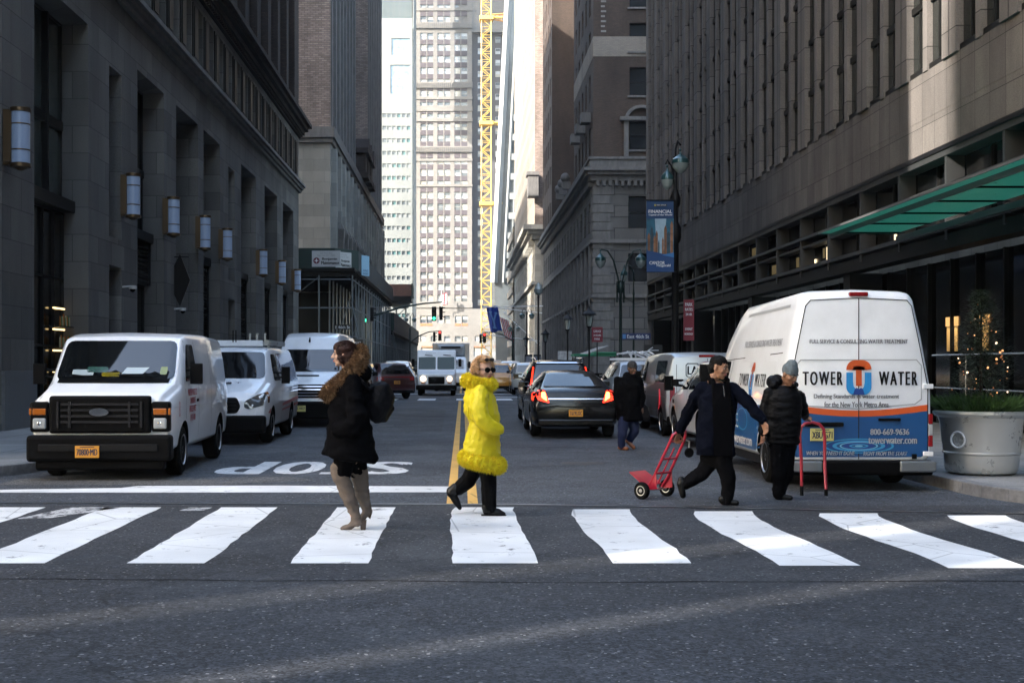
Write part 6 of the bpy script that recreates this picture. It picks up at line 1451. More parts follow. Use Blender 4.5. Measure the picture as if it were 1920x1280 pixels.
# litter bin-like street clutter far away: newspaper box
# planter with a little lit tree
t = thing('planter', 'large glossy white pot standing on the pavement beside the service van', 'planter', (6.78, 16.75, .146))
q = MB(); q.lathe([(.0, .0), (.36, .0), (.43, .03), (.455, .08), (.47, .26), (.485, .275), (.485, .29), (.475, .30), (.515, .68), (.525, .70), (.535, .74), (.575, .76), (.60, .79), (.60, .815), (.57, .83), (.54, .83), (.52, .78), (.0, .76)], (0, 0, 0), 48, caps=False); q.build('pot', M('planter_white', (.55, .56, .55), .28, .45, coat=.8, var=.05, vs=3), t, smooth=True)
q = MB()
for i in range(24): a = 2*math.pi*i/24; q.cyl((-.49+.015, -.0, 0) if 0 else (.1*math.cos(a), .1*math.sin(a), 0), (.1*math.cos(a+.27), .1*math.sin(a+.27), 0), .014, n=5)
o = q.build('medallion', m_sw, t, loc=(-.42, -.30, .46)); o.rotation_euler = (R(90), 0, R(-55))
m_needle = M('fir_needles', (.016, .034, .014), .7, var=.4, vs=8); m_fol = M('sprig_leaves', (.03, .075, .012), .6, var=.5, vs=9)
t = thing('fir_tree', 'slim dark fir tree wrapped with warm fairy lights in the white pot', 'tree', (6.78, 16.75, .146))
q = MB(); q.cyl((0, 0, .7), (0, 0, 2.3), .03, .01, 8); q.build('trunk', M('bark', (.03, .02, .015), .9), t)
q = MB(); rnd = random.Random(3)
for i in range(9000):
    h = rnd.random()**.85; z = .95+1.45*h; rmax = .40*(1-h)**.7+.06; a = rnd.uniform(0, 6.283); r = rmax*rnd.uniform(.25, 1.12)*(1+.25*math.sin(a*5+z*9))
    c = V((r*math.cos(a), r*math.sin(a), z)); d = V((math.cos(a), math.sin(a), rnd.uniform(-.5, .6))).normalized(); s_ = d.cross(V((0, 0, 1))).normalized()*.008; L_ = rnd.uniform(.04, .09)
    q.add([c-s_, c+s_, c+d*L_], [(0,1,2)])
q.build('crown', m_needle, t)
m_fairy = [M('fairy_lamp_warm', (1, .45, .18), emit=.25), M('fairy_lamp_bright', (1, .7, .45), emit=.5), M('fairy_lamp_dim', (.8, .3, .1), emit=.05)]
ft = thing('fairy_lights', 'string of tiny warm fairy lights wound on the slim fir tree', 'string lights', (6.78, 16.75, .146))
q = MB(); 
for i in range(52):
    h = rnd.random(); z = 1.0+1.38*h; rr = (.36*(1-h)**.75+.05)*rnd.uniform(.8, 1.05); a = rnd.uniform(0, 6.283)
    q.sphere((rr*math.cos(a), rr*math.sin(a), z), rnd.choice((.005, .007, .010, .016)), 6, 4, rnd.choice((0, 2, 2, 0, 1)))
tag(q.build('bulb', m_fairy, ft), kind='stuff')
t = thing('leafy_undergrowth', 'low tangle of green sprigs filling the white pot around the fir', 'plant', (6.78, 16.75, .146)); q = MB()
for i in range(2600):
    a = rnd.uniform(0, 6.283); r = .5*rnd.random()**.5; c = V((r*math.cos(a), r*math.sin(a), .8)); d = V((math.cos(a)*r*1.3+rnd.uniform(-.3, .3), math.sin(a)*r*1.3+rnd.uniform(-.3, .3), rnd.uniform(.5, 1))).normalized(); L_ = rnd.uniform(.1, .36)
    s_ = d.cross(V((rnd.uniform(-1, 1), rnd.uniform(-1, 1), .3))).normalized()*.007; m1 = c+d*L_*.5; q.add([c-s_, c+s_, m1+s_*1.3, c+d*L_+V((0, 0, -.05)), m1-s_*1.3], [(0,1,2,3,4)])
q.build('foliage', m_fol, t)
# ------------------------------------------------------------------ people
def skinmat(name, c): 
    m = M(name, c, .5, var=.06, vs=14); b_ = m.node_tree.nodes['Principled BSDF']; b_.inputs['Subsurface Weight'].default_value = .12; b_.inputs['Subsurface Radius'].default_value = (.02, .008, .004); b_.inputs['Subsurface Scale'].default_value = .3; return m
sk_light = skinmat('skin_light', (.50, .30, .22)); sk_mid = skinmat('skin_tan', (.30, .15, .085)); sk_mid2 = skinmat('skin_brown', (.24, .115, .065)); sk_dark = skinmat('skin_deep', (.10, .05, .03))
def cloth(name, c, rough=.85, sheen=0, bs=25, bump=.35, spec=.2): return M(name, c, rough, var=.2, vs=5, bump=bump, bs=bs, spec=spec)
c_black = cloth('black_cloth', (.0028, .0028, .0036), spec=.03); c_navy = cloth('navy_cloth', (.0028, .0038, .0085), spec=.04); c_jean = cloth('blue_trouser', (.010, .016, .050)); c_dk = cloth('charcoal_cloth', (.004, .004, .005), spec=.03)
c_puff = cloth('black_puffer', (.0022, .0022, .003), .5, spec=.10)
c_yel = M('yellow_quilt', (.66, .54, .010), .5, var=.10, vs=5, bump=.45, bs=15, spec=.35)
m_furb = M('brown_fur', (.15, .085, .045), .9, var=.7, vs=18, spec=.1); m_fury = M('yellow_fur', (.86, .72, .03), .8, var=.22, vs=9, spec=.2)
m_furys = M('amber_fur', (.78, .50, .015), .8, var=.3, vs=16)
m_hairb = M('dark_brown_hair', (.028, .012, .009), .6, var=.4, vs=30, bump=.4, bs=60, spec=.15); m_hairk = M('black_hair', (.004, .0035, .003), .6, bump=.3, spec=.12)
m_hairy = M('blonde_curls', (.42, .24, .11), .5, var=.5, vs=22); m_boot = cloth('taupe_suede', (.145, .115, .095), .8); m_shoe = M('black_leather', (.004, .004, .0045), .4, bump=.2, spec=.25)
m_tan = M('tan_leather', (.20, .065, .02), .3, var=.3, vs=9); m_eye = M('eye_white', (.22, .19, .17), .4, spec=.2); m_iris = M('eye_dark', (.01, .007, .005), .1); m_lip = M('lip_rose', (.32, .09, .07), .45); m_brow = M('brow_dark', (.015, .01, .008), .8)
m_shades = M('dark_lenses', (.004, .004, .004), .05, spec=.9); m_teeth = M('teeth', (.7, .66, .58), .3)
def cap(q, a, ra, b_, rb, n=12):
    a, b_ = V(a), V(b_); d = (b_-a); L_ = d.length
    if L_ < 1e-5: q.sphere(a, ra, n, 8); return
    d /= L_; pts = []; rr = []
    for k in range(5): t = math.sin(-math.pi/2+math.pi/2*k/4.0); pts.append(a+d*ra*t); rr.append(max(.0008, ra*math.cos(-math.pi/2+math.pi/2*k/4)))
    for k in range(1, 5): t = math.sin(math.pi/2*k/4); pts.append(b_+d*rb*t); rr.append(max(.0008, rb*math.cos(math.pi/2*k/4)))
    pts.insert(5, b_); rr.insert(5, rb)
    x, y = rbasis(d); rings = [[p+x*(r*math.cos(2*math.pi*i/n))+y*(r*math.sin(2*math.pi*i/n)) for i in range(n)] for p, r in zip(pts, rr)]
    q.loft(rings)
def chain(q, pts, rr, n=12):
    for i in range(len(pts)-1): cap(q, pts[i], rr[i], pts[i+1], rr[i+1], n)
def rings(q, lst, n=24, power=2.0):
    """closed elliptical loft; lst of (cx,cy,cz,rx,ry[,tilt])"""
    R_ = []
    for it in lst:
        cx, cy, cz, rx, ry = it[:5]; tl = it[5] if len(it) > 5 else 0
        R_.append([(cx+rx*math.copysign(abs(math.cos(t))**(2/power), math.cos(t)), cy+ry*math.copysign(abs(math.sin(t))**(2/power), math.sin(t)), cz+tl*math.cos(t)*rx) for t in [2*math.pi*i/n for i in range(n)]])
    q.loft(R_)
def blob(q, name, mat, parent, voxel=.01, sm=4, wr=0, wf=(9, 9, 5), fine=0, seed=0):
    o = q.build(name, mat, None, fix=True)
    r = o.modifiers.new('r', 'REMESH'); r.mode = 'VOXEL'; r.voxel_size = voxel
    if sm: s_ = o.modifiers.new('s', 'SMOOTH'); s_.iterations = sm; s_.factor = .5
    bpy.context.view_layer.update(); bake(o); me = o.data
    if wr:
        nn = [v_.normal.copy() for v_ in me.vertices]
        for v_, n_ in zip(me.vertices, nn):
            p = V((v_.co.x*wf[0], v_.co.y*wf[1], v_.co.z*wf[2]+seed)); k = noise.noise(p)+.5*abs(noise.noise(p*2.3))-.25
            v_.co += n_*wr*k
    if not me.materials: me.materials.append(mat)
    me.polygons.foreach_set('use_smooth', [True]*len(me.polygons)); o.parent = parent; me.update(); return o
def hand(q, w, d, side, s=1.0, curl=.6, fist=False, across=None):
    """w wrist, d direction of the fingers, side: unit vector from little finger to index finger"""
    w, d, a = V(w), V(d).normalized(), V(side).normalized(); a = (a-d*a.dot(d)).normalized(); n = d.cross(a)   # curl towards n
    pc = w+d*.045*s; k = .0115*s
    for i in range(4): cap(q, w+a*(-.022+.014*i)*s, .014*s, w+d*.08*s+a*(-.030+.020*i)*s, .0125*s, 10)
    for i, L_ in enumerate((.060, .074, .080, .072)):
        b_ = w+d*.082*s+a*(-.030+.020*i)*s; p = b_; dd = d.copy(); pts = [p]; rr = [.0098*s]
        for j, f_ in enumerate((.45, .32, .23)):
            ang = curl*(.75 if j == 0 else 1.0)*(1+.08*i); dd = (dd*math.cos(ang)+n*math.sin(ang)).normalized(); nn_ = None
            p = p+dd*L_*f_*s; pts.append(p); rr.append((.0092, .0085, .0075)[j]*s)
            n = n if j > 5 else n
            n = (n-dd*n.dot(dd)).normalized()
        chain(q, pts, rr, 8); n = d.cross(a)
    t0 = w+d*.025*s+a*.028*s; t1 = t0+(a*.75+d*.6+n*.35).normalized()*.035*s; t2 = t1+(a*.25+d*.8+n*.6).normalized()*.032*s; t3 = t2+(d*.8+n*.75-a*.1).normalized()*.022*s
    chain(q, [t0, t1, t2, t3], [.0135*s, .0115*s, .0105*s, .0085*s], 8)
def head(q, c, f_, up=(0, 0, 1), s=1.0, root=None, look=True, brows=m_brow, lips=m_lip, shades=False, beard=False, smile=False):
    c, f_, up = V(c), V(f_).normalized(), V(up).normalized(); up = (up-f_*up.dot(f_)).normalized(); r_ = f_.cross(up)
    X = lambda x, y, z: c+(r_*x+f_*y+up*z)*s
    rot = Matrix((r_, f_, up)).transposed()
    E = lambda x, y, z, a, b_, c_: q.sphere(X(x, y, z), (a*s, b_*s, c_*s), 16, 12, rot=rot)
    E(0, -.012, .030, .076, .094, .085); E(0, .012, -.01, .068, .078, .085); E(0, .030, -.062, .050, .052, .048); E(0, .058, -.092, .024, .022, .020)
    E(.038, .058, -.028, .024, .022, .024); E(-.038, .058, -.028, .024, .022, .024); E(0, .070, .028, .05, .018, .014)
    cap(q, X(0, .082, .015), .009*s, X(0, .108, -.022), .0125*s, 8); E(.011, .096, -.027, .009, .010, .007); E(-.011, .096, -.027, .009, .010, .007)
    E(0, .083, -.050, .024, .012, .008); E(0, .082, -.062, .021, .012, .009)
    for sx in (-1, 1): E(sx*.077, -.004, -.008, .010, .020, .032)
    cap(q, X(0, -.025, -.07), .052*s, X(0, -.04, -.15), .054*s)
    if root is not None:
        for sx in (-1, 1):
            e = MB(); e.sphere(X(sx*.030, .0765, .006), (.0125*s, .0125*s, .008*s), 10, 8, 0); e.sphere(X(sx*.030, .0845, .006), .0065*s, 8, 6, 1)
            if not shades: e.build('eye', [m_eye, m_iris], root, smooth=True)
        for sx in (-1, 1): e = MB(); e.tube([X(sx*.014, .090, .028), X(sx*.032, .088, .034), X(sx*.052, .074, .026)], [.004*s, .005*s, .003*s], 6); e.build('eyebrow', brows, root, smooth=True)
        e = MB(); e.tube([X(-.024, .083, -.054), X(-.010, .0945, -.051), (X(0, .0955, -.053)), X(.010, .0945, -.051), X(.024, .083, -.054)], [.003*s, .0055*s, .005*s, .0055*s, .003*s], 6)
        e.tube([X(-.02, .084, -.058), X(0, .0945, -.063), X(.02, .084, -.058)], [.003*s, .006*s, .003*s], 6); e.build('lips', lips, root, smooth=True)
        if smile: e = MB(); e.tube([X(-.02, .088, -.052), X(0, .097, -.057), X(.02, .088, -.052)], [.002*s, .005*s, .002*s], 6); e.build('teeth', m_teeth, root)
    return X, rot
def fur(q, pts, rr, n, length, rnd, droop=0, m=0, width=.0035, core=.75):
    pts = [V(p) for p in pts]; q.tube(pts, [r*core for r in rr], 12, m)
    segs = [(pts[i], pts[i+1], rr[i], rr[i+1], (pts[i+1]-pts[i]).length) for i in range(len(pts)-1)]; tot = sum(s_[4] for s_ in segs)
    for _ in range(n):
        t = rnd.random()*tot
        for a, b_, ra, rb, L_ in segs:
            if t <= L_: break
            t -= L_
        u = t/L_; p = a+(b_-a)*u; d = (b_-a).normalized(); x, y = rbasis(d); an = rnd.uniform(0, 6.283); o = x*math.cos(an)+y*math.sin(an); r = (ra+(rb-ra)*u)*core*.96
        dd = (o+d*rnd.uniform(-.6, .6)+V((rnd.uniform(-.4, .4), rnd.uniform(-.4, .4), rnd.uniform(-.4, .4)-droop))).normalized(); L2 = length*rnd.uniform(.5, 1.15); sd = dd.cross(V((rnd.uniform(-1, 1), rnd.uniform(-1, 1), rnd.uniform(-1, 1)))).normalized()*width
        b0 = p+o*r; mid = b0+dd*L2*.55; q.add([b0-sd, b0+sd, mid+sd*.7, b0+dd*L2+V((0, 0, -L2*.15)), mid-sd*.7], [(0,1,2,3,4)], m if rnd.random() < .8 else min(m+1, 1))
def shoe(q, heel, toe, h=.07, w=.042, sole=.02):
    heel, toe = V(heel), V(toe); d = (toe-heel); up = V((0, 0, 1)); 
    cap(q, heel+d*.12+up*.03, w*.85, heel+d*.55+up*.025, w*.95); cap(q, heel+d*.55+up*.022, w*.95, heel+d*.92+up*.012, w*.7); cap(q, heel+d*.1+up*.03, w*.85, heel+d*.18+up*(h+.03), w*.95)
def frame(ox, oy, ppm): return lambda px, py, y=0: V(((px-ox)/ppm, y, (oy-py)/ppm))

# ---- woman in a black parka
rnd = random.Random(5)
t = thing('person', 'woman in a black parka with a brown fur hood and tall taupe boots', 'person', (-1.03, 12.2, 0)); F = frame(665, 992, 197)
q = MB(); hc = F(643, 664); head(q, hc, (-1, -.12, -.05), root=t, s=1.0)
cap(q, F(660, 705), .09, F(655, 790), .11); cap(q, F(655, 790), .12, F(652, 850), .13)
cap(q, F(655, 850, -.06), .085, F(645, 893, -.06), .06); cap(q, F(645, 893, -.06), .052, F(664, 965, -.05), .035)
cap(q, F(664, 850, .08), .085, F(672, 900, .08), .06); cap(q, F(672, 900, .08), .052, F(686, 950, .08), .035)
for sy in (-1, 1): cap(q, F(662, 712, sy*.15), .05, F(670, 780, sy*.22), .04); cap(q, F(670, 780, sy*.22), .04, F(648, 799, sy*.18), .03); hand(q, F(648, 800, sy*.17), (-1, 0, -.5), (0, 0, 1), .9, .9)
blob(q, 'body', sk_light, t, .0055, 2)
q = MB()   # parka
rings(q, [(*F(668, 697), .06, .06), (*F(664, 706), .125, .17), (*F(660, 730), .19, .235), (*F(657, 760), .205, .245), (*F(655, 790), .20, .235), (*F(655, 815), .225, .245), (*F(655, 840), .255, .27), (*F(656, 857), .268, .285, -.15), (*F(656, 861), .24, .26, -.15)])
for sy in (-1, 1): chain(q, [F(664, 716, sy*.17), F(674, 775, sy*.27), F(664, 800, sy*.27), F(634, 803, sy*.22)], [.088, .085, .082, .065])
blob(q, 'parka', c_black, t, .013, 5, wr=.022, wf=(6, 6, 13))
q = MB(); q.sphere(F(678, 700, 0), (.10, .15, .095), 16, 10); q.sphere(F(672, 684, 0), (.06, .12, .07), 14, 8); blob(q, 'hood', c_black, t, .012, 4, wr=.012)
q = MB(); 
for sy in (-1, 1): fur(q, [F(676, 656, sy*.03), F(677, 672, sy*.09), F(667, 692, sy*.13), F(645, 712, sy*.13), F(622, 730, sy*.10), F(609, 747, sy*.06)], [.045, .062, .075, .07, .07, .055], 5200, .042, rnd, width=.0025, core=.9)
fur(q, [F(676, 658, -.04), F(676, 655, .04)], [.05, .05], 900, .04, rnd, width=.0025, core=.9)
q.build('fur_trim', [m_furb, M('tan_fur', (.28, .17, .085), .8, var=.4, vs=20)], t)
q = MB(); X, rot = head(MB(), hc, (-1, -.12, -.05))
q.sphere(hc+V((.02, -.05, -.012)), (.05, .045, .065), 12, 8); q.sphere(hc+V((.02, .05, -.012)), (.05, .045, .065), 12, 8); q.sphere(hc+V((.028, 0, .035)), (.102, .088, .092), 18, 12); q.sphere(hc+V((.07, 0, -.02)), (.085, .09, .11), 16, 10); q.sphere(hc+V((.0, 0, .085)), (.085, .07, .045), 14, 8); q.sphere(hc+V((.05, -.055, -.05)), (.065, .04, .09), 12, 8); q.sphere(hc+V((-.06, 0, .07)), (.035, .06, .035), 12, 8); cap(q, hc+V((-.05, -.06, .05)), .02, hc+V((-.01, -.078, -.06)), .03)
blob(q, 'hair', m_hairb, t, .008, 3, wr=.014, wf=(10, 30, 30))
q = MB()
for _ in range(260):
    a = rnd.uniform(-1.2, 1.6); y = rnd.uniform(-.085, .085); p = hc+V((.03+.1*math.sin(a), y*.9, .05+.085*math.cos(a))); pts = [p]; d = V((.6, 0, -.8 if a > .3 else .1))
    for k in range(4): d = (d+V((rnd.uniform(-.2, .3), rnd.uniform(-.25, .25), -.45))).normalized(); p = p+d*.03; pts.append(p)
    q.tube(pts, [.0022]*5, 3)
q.build('hair_strands', m_hairb, t)
q = MB(); cap(q, F(650, 850, -.06), .12, F(641, 888, -.06), .090); cap(q, F(664, 850, .08), .11, F(671, 886, .08), .088); blob(q, 'leggings', c_black, t, .012, 3)
q = MB(); chain(q, [F(637, 880, -.06), F(645, 905, -.06), F(656, 935, -.06), F(667, 962, -.06), F(670, 978, -.06)], [.096, .078, .072, .052, .048]); cap(q, F(672, 976, -.06), .045, F(655, 986, -.06), .036); cap(q, F(655, 986, -.06), .034, F(643, 989, -.06), .022); blob(q, 'boot', m_boot, t, .008, 3, wr=.012, wf=(12, 12, 22))
q = MB(); q.add([F(676, 976, -.09), F(688, 972, -.09), F(686, 991.6, -.085), F(677, 991.6, -.085), F(676, 976, -.03), F(688, 972, -.03), F(686, 991.6, -.035), F(677, 991.6, -.035)], [(0,1,2,3), (4,7,6,5), (0,4,5,1), (1,5,6,2), (2,6,7,3), (3,7,4,0)]); q.build('boot_heel', M('heel_brown', (.05, .03, .02), .5), t, bevel=.004)
q = MB(); chain(q, [F(671, 880, .08), F(674, 905, .08), F(678, 930, .08), F(684, 950, .08), F(687, 960, .08)], [.092, .078, .070, .056, .05]); cap(q, F(687, 958, .08), .05, F(676, 974, .08), .038); cap(q, F(676, 974, .08), .036, F(666, 985, .09), .024); blob(q, 'boot', m_boot, t, .008, 3, wr=.012, wf=(12, 12, 22), seed=4)
q = MB(); q.add([F(686, 958, .05), F(696, 964, .05), F(693, 974, .06), F(686, 968, .06), F(686, 958, .11), F(696, 964, .11), F(693, 974, .1), F(686, 968, .1)], [(0,1,2,3), (4,7,6,5), (0,4,5,1), (1,5,6,2), (2,6,7,3), (3,7,4,0)]); q.build('boot_heel', M('heel_brown', (.05, .03, .02), .5), t)
bp = thing('backpack', 'black slouchy backpack hanging behind the shoulder of the woman in the parka', 'backpack', (-1.03, 12.2, 0))
q = MB(); rings(q, [(*F(712, 716), .05, .06), (*F(712, 721), .10, .12), (*F(712, 740), .135, .15, -.1), (*F(711, 762), .13, .15, -.3), (*F(706, 780), .095, .12, -.6), (*F(700, 789), .04, .07, -.7)]); cap(q, F(730, 762), .05, F(735, 765), .035); blob(q, 'bag', M('black_nylon', (.0025, .0025, .004), .6, bump=.4, bs=14, spec=.12), bp, .011, 4, wr=.018, wf=(10, 10, 10), seed=9)
q = MB(); q.tube([F(672, 704, -.14), F(684, 716, -.2), F(694, 728, -.16), F(704, 722, -.05)], .014, 8); q.tube([F(672, 704, .14), F(690, 722, .1), F(706, 720, .03)], .014, 8); q.build('strap', M('black_nylon', (.006,)*3), bp, smooth=True)

# ---- woman in a yellow coat
t = thing('person', 'woman in a yellow puffy coat with fur hem, sunglasses and black boots', 'person', (.245, 13.37, 0)); F = frame(915, 965, 179.5)
q = MB(); hc = F(911, 694); fd = (.62, -.78, -.05); X, rot = head(q, hc, fd, root=t, s=1.03, shades=True)
cap(q, F(900, 730), .08, F(905, 790), .10); cap(q, F(905, 790), .11, F(902, 850), .13)
cap(q, F(912, 850, -.07), .08, F(918, 900, -.07), .055); cap(q, F(918, 900, -.07), .05, F(920, 950, -.07), .038)
cap(q, F(898, 850, .08), .08, F(884, 900, .08), .055); cap(q, F(884, 900, .08), .048, F(858, 922, .08), .036)
for sy in (-1, 1): cap(q, F(900, 735, sy*.15), .045, F(907, 790, sy*.22), .04); cap(q, F(907, 790, sy*.22), .035, F(924, 800, sy*.18), .03); hand(q, F(924, 800, sy*.18), (1, 0, -.6), (0, 0, 1), .85, .8)
blob(q, 'body', sk_light, t, .0055, 2)
q = MB()   # coat: blouson then flared skirt
rings(q, [(*F(902, 718), .07, .07), (*F(901, 727), .13, .17), (*F(902, 745), .165, .225), (*F(905, 770), .185, .24), (*F(910, 784), .175, .22), (*F(911, 790), .165, .205), (*F(911, 800), .168, .208), (*F(907, 825), .19, .215), (*F(906, 850), .205, .225), (*F(906, 866), .19, .21)])
chain(q, [F(904, 735, -.19), F(900, 762, -.27), F(906, 785, -.30), F(922, 798, -.29), F(937, 803, -.24)], [.085, .092, .088, .08, .062]); chain(q, [F(904, 735, .19), F(906, 780, .28), F(934, 800, .22)], [.085, .085, .06])
blob(q, 'coat', c_yel, t, .008, 4, wr=.010, wf=(13, 13, 21))
q = MB()    # seams, cuff pleats and hanging cords
for pts in ([F(912, 745, -.245), F(905, 765, -.355), F(899, 785, -.30)], [F(884, 784, -.17), F(895, 790, -.20), F(915, 792, -.19)]): q.tube(pts, .008, 6)
q.tube([F(881, 762, -.2), F(880, 775, -.21), F(882, 784, -.2)], .012, 6); q.build('cord', c_yel, t, smooth=True)
q = MB(); ring_ = [V((F(901, 716)[0]+.130*math.cos(a), .120*math.sin(a), F(902, 716)[2]-.022*math.cos(a)+.018*math.sin(a))) for a in [2*math.pi*i/16 for i in range(17)]]
fur(q, ring_, [.060]*17, 10000, .042, rnd, width=.0020, core=.78); q.build('fur_collar', [m_fury, m_furys], t)
q = MB(); ring_ = [V((F(907, 864)[0]+.168*math.cos(a), .185*math.sin(a), F(905, 864)[2]-.040*math.cos(a))) for a in [2*math.pi*i/20 for i in range(21)]]
fur(q, ring_, [.086]*21, 14000, .042, rnd, width=.0020, core=.84); q.build('fur_hem', [m_fury, m_furys], t)
q = MB(); 
for _ in range(150):
    a = rnd.uniform(0, 6.283); e = rnd.uniform(-.5, 1.5); d = V((math.cos(a)*math.cos(e), math.sin(a)*math.cos(e), math.sin(e)))
    if d.dot(V(fd).normalized()) > .35 and d.z < .62: continue
    p = X(0, -.02, .03)+V((d.x*.10, d.y*.095, d.z*.105)); q.sphere(p, rnd.uniform(.022, .036), 8, 6)
q.sphere(X(0, -.035, .03), (.088, .09, .095), 14, 10, rot=rot); q.sphere(X(-.03, -.11, .02), .055, 10, 8); q.sphere(X(.02, -.10, -.03), .055, 10, 8)
blob(q, 'hair', m_hairy, t, .007, 1, wr=.010, wf=(40, 40, 40))
q = MB()
for _ in range(420):
    a = rnd.uniform(0, 6.283); e = rnd.uniform(-.6, 1.5); d = V((math.cos(a)*math.cos(e), math.sin(a)*math.cos(e), math.sin(e)))
    if d.dot(V(fd).normalized()) > .5 and d.z < .5: continue
    p = X(0, -.02, .03)+V((d.x*.115, d.y*.11, d.z*.12)); r = rnd.uniform(.008, .017); x, y = rbasis(d); ph = rnd.uniform(0, 6); q.tube([p+x*r*math.cos(ph+k*.9)+y*r*math.sin(ph+k*.9)+d*.004*k+V((0, 0, -.004*k)) for k in range(7)], [.003]*7, 3)
q.build('curls', [m_hairy], t)
q = MB(); q.tube([X(.055, .045, .095), X(.02, .07, .105), X(-.02, .07, .105), X(-.055, .045, .095), X(-.075, .0, .09)], [.008, .007, .007, .007, .006], 6); c0 = X(.0, .075, .112)
for sx in (-1, 1): q.sphere(c0+(X(1, 0, 0)-X(0, 0, 0))*sx*.034, (.032, .014, .018), 10, 8, rot=rot)
q.sphere(c0, .010, 8, 6); q.build('hair_bow', M('black_velvet', (.005, .005, .006), .7), t, smooth=True)
q = MB()
for sx in (-1, 1):
    q.loft([[X(sx*.036+.034*math.cos(a)*(1+.14*math.sin(a)), y-.03*abs(sx*.033+.029*math.cos(a))*8*.13, .006+.025*math.sin(a)) for a in [2*math.pi*i/16 for i in range(16)]] for y in (.094, .101)]); q.tube([X(sx*.062, .085, .012), X(sx*.076, .03, .010), X(sx*.078, -.01, .006)], .004, 6)
q.tube([X(-.01, .102, .012), X(.01, .102, .012)], .004, 6); q.build('sunglasses', m_shades, t)
q = MB(); chain(q, [F(914, 868, -.07), F(919, 905, -.07), F(921, 948, -.07)], [.095, .088, .078]); chain(q, [F(898, 868, .08), F(880, 902, .08), F(862, 918, .08)], [.095, .086, .072]); blob(q, 'trousers', cloth('black_trouser', (.003, .003, .0035), .6, spec=.05), t, .010, 3, wr=.010, wf=(14, 14, 4))
q = MB(); cap(q, F(917, 948, -.07), .066, F(918, 954, -.07), .06); cap(q, F(916, 956, -.07), .048, F(936, 958, -.075), .042); cap(q, F(936, 958, -.075), .040, F(947, 961, -.08), .022); blob(q, 'boot', m_shoe, t, .008, 2)
q = MB(); q.add([F(905+x, 962.5, y) for x, y in ((0, -.12), (32, -.13), (45, -.11), (47, -.085), (44, -.06), (30, -.035), (0, -.03))]+[F(905+x, 965, y) for x, y in ((0, -.12), (32, -.13), (45, -.11), (47, -.085), (44, -.06), (30, -.035), (0, -.03))], [tuple(range(7)), tuple(range(13, 6, -1))]+[(i, (i+1) % 7, 7+(i+1) % 7, 7+i) for i in range(7)]); q.build('boot_sole', m_tyre, t)
q = MB(); cap(q, F(857, 917, .08), .062, F(850, 924, .08), .058); cap(q, F(848, 921, .08), .046, F(858, 940, .08), .042); cap(q, F(858, 940, .08), .042, F(865, 953, .08), .024); blob(q, 'boot', m_shoe, t, .008, 2)

# ---- generic jacketed man pieces follow the same pattern
def mansleeve(q, pts, rr): chain(q, pts, rr)
# man pulling the red hand truck
t = thing('person', 'dark haired man in an open navy coat striding right and pulling a red hand truck', 'person', (2.86, 14.4, 0)); F = frame(1345, 945, 166.7)
q = MB(); hc = F(1347, 689, -.06); X, rot = head(q, hc, (.78, -.60, -.22), up=(.12, 0, 1), root=t, s=1.08)
cap(q, F(1345, 728), .10, F(1345, 800), .12); cap(q, F(1345, 800), .12, F(1345, 845), .09)
chain(q, [F(1352, 850, -.08), F(1362, 893, -.10), F(1360, 934, -.08)], [.085, .06, .04]); chain(q, [F(1338, 850, .08), F(1322, 885, .06), F(1290, 908, .12)], [.085, .06, .04])
chain(q, [F(1320, 730, .02), F(1300, 768, .22), F(1284, 816, .43)], [.05, .042, .03]); hand(q, F(1284, 817, .43), (-.15, .35, -1), (.8, .6, 0), 1.0, 1.0)
chain(q, [F(1368, 731, -.06), F(1398, 758, -.16), F(1420, 787, -.26)], [.05, .042, .03]); hand(q, F(1421, 789, -.26), (.35, -.15, -1), (.6, -.8, 0), 1.0, .45)
blob(q, 'body', sk_mid, t, .0055, 2)
q = MB(); rings(q, [(*F(1346, 715, -.01), .07, .08), (*F(1346, 722), .17, .115), (*F(1346, 742), .215, .155), (*F(1344, 775), .215, .165), (*F(1342, 810), .215, .17), (*F(1341, 840), .222, .18), (*F(1341, 854), .215, .18)], power=2.3)
cap(q, F(1320, 729, .0), .085, F(1371, 729, -.03), .085); cap(q, F(1330, 722, .02), .06, F(1362, 722, .0), .06); chain(q, [F(1318, 729, .02), F(1308, 748, .11), F(1298, 772, .23), F(1287, 808, .38)], [.088, .084, .074, .06]); chain(q, [F(1373, 729, -.06), F(1390, 745, -.12), F(1403, 762, -.17), F(1420, 786, -.25)], [.085, .078, .068, .055])
blob(q, 'coat', c_navy, t, .011, 4, wr=.022, wf=(7, 7, 8))
q = MB(); q.add([F(1334, 720, -.17), F(1362, 720, -.17), F(1364, 760, -.205), F(1367, 852, -.215), F(1332, 852, -.215), F(1330, 760, -.205)], [(0,1,2,3,4,5)]); o = q.build('shirt_front', c_black, t)
q = MB(); cap(q, F(1333, 709, -.02), .05, F(1341, 712, .06), .05); cap(q, F(1334, 716, -.05), .045, F(1340, 720, .03), .06); cap(q, F(1334, 712, -.08), .022, F(1333, 760, -.19), .02); cap(q, F(1362, 712, -.09), .022, F(1368, 770, -.185), .02); cap(q, F(1340, 708, .04), .03, F(1358, 708, .03), .03); cap(q, F(1334, 712, -.08), .025, F(1340, 708, .04), .028); cap(q, F(1362, 712, -.09), .025, F(1358, 708, .03), .028); blob(q, 'coat_collar', c_black, t, .010, 3)
q = MB(); q.tube([F(1350.5, 722, -.185), F(1351, 742, -.215)], .005, 5); q.build('zip', m_chrome, t)
q = MB(); q.sphere(X(0, -.020, .050), (.090, .104, .086), 18, 12, rot=rot); q.sphere(X(0, -.052, -.005), (.086, .076, .095), 16, 10, rot=rot); blob(q, 'hair', m_hairk, t, .007, 2, wr=.006, wf=(40, 40, 40))
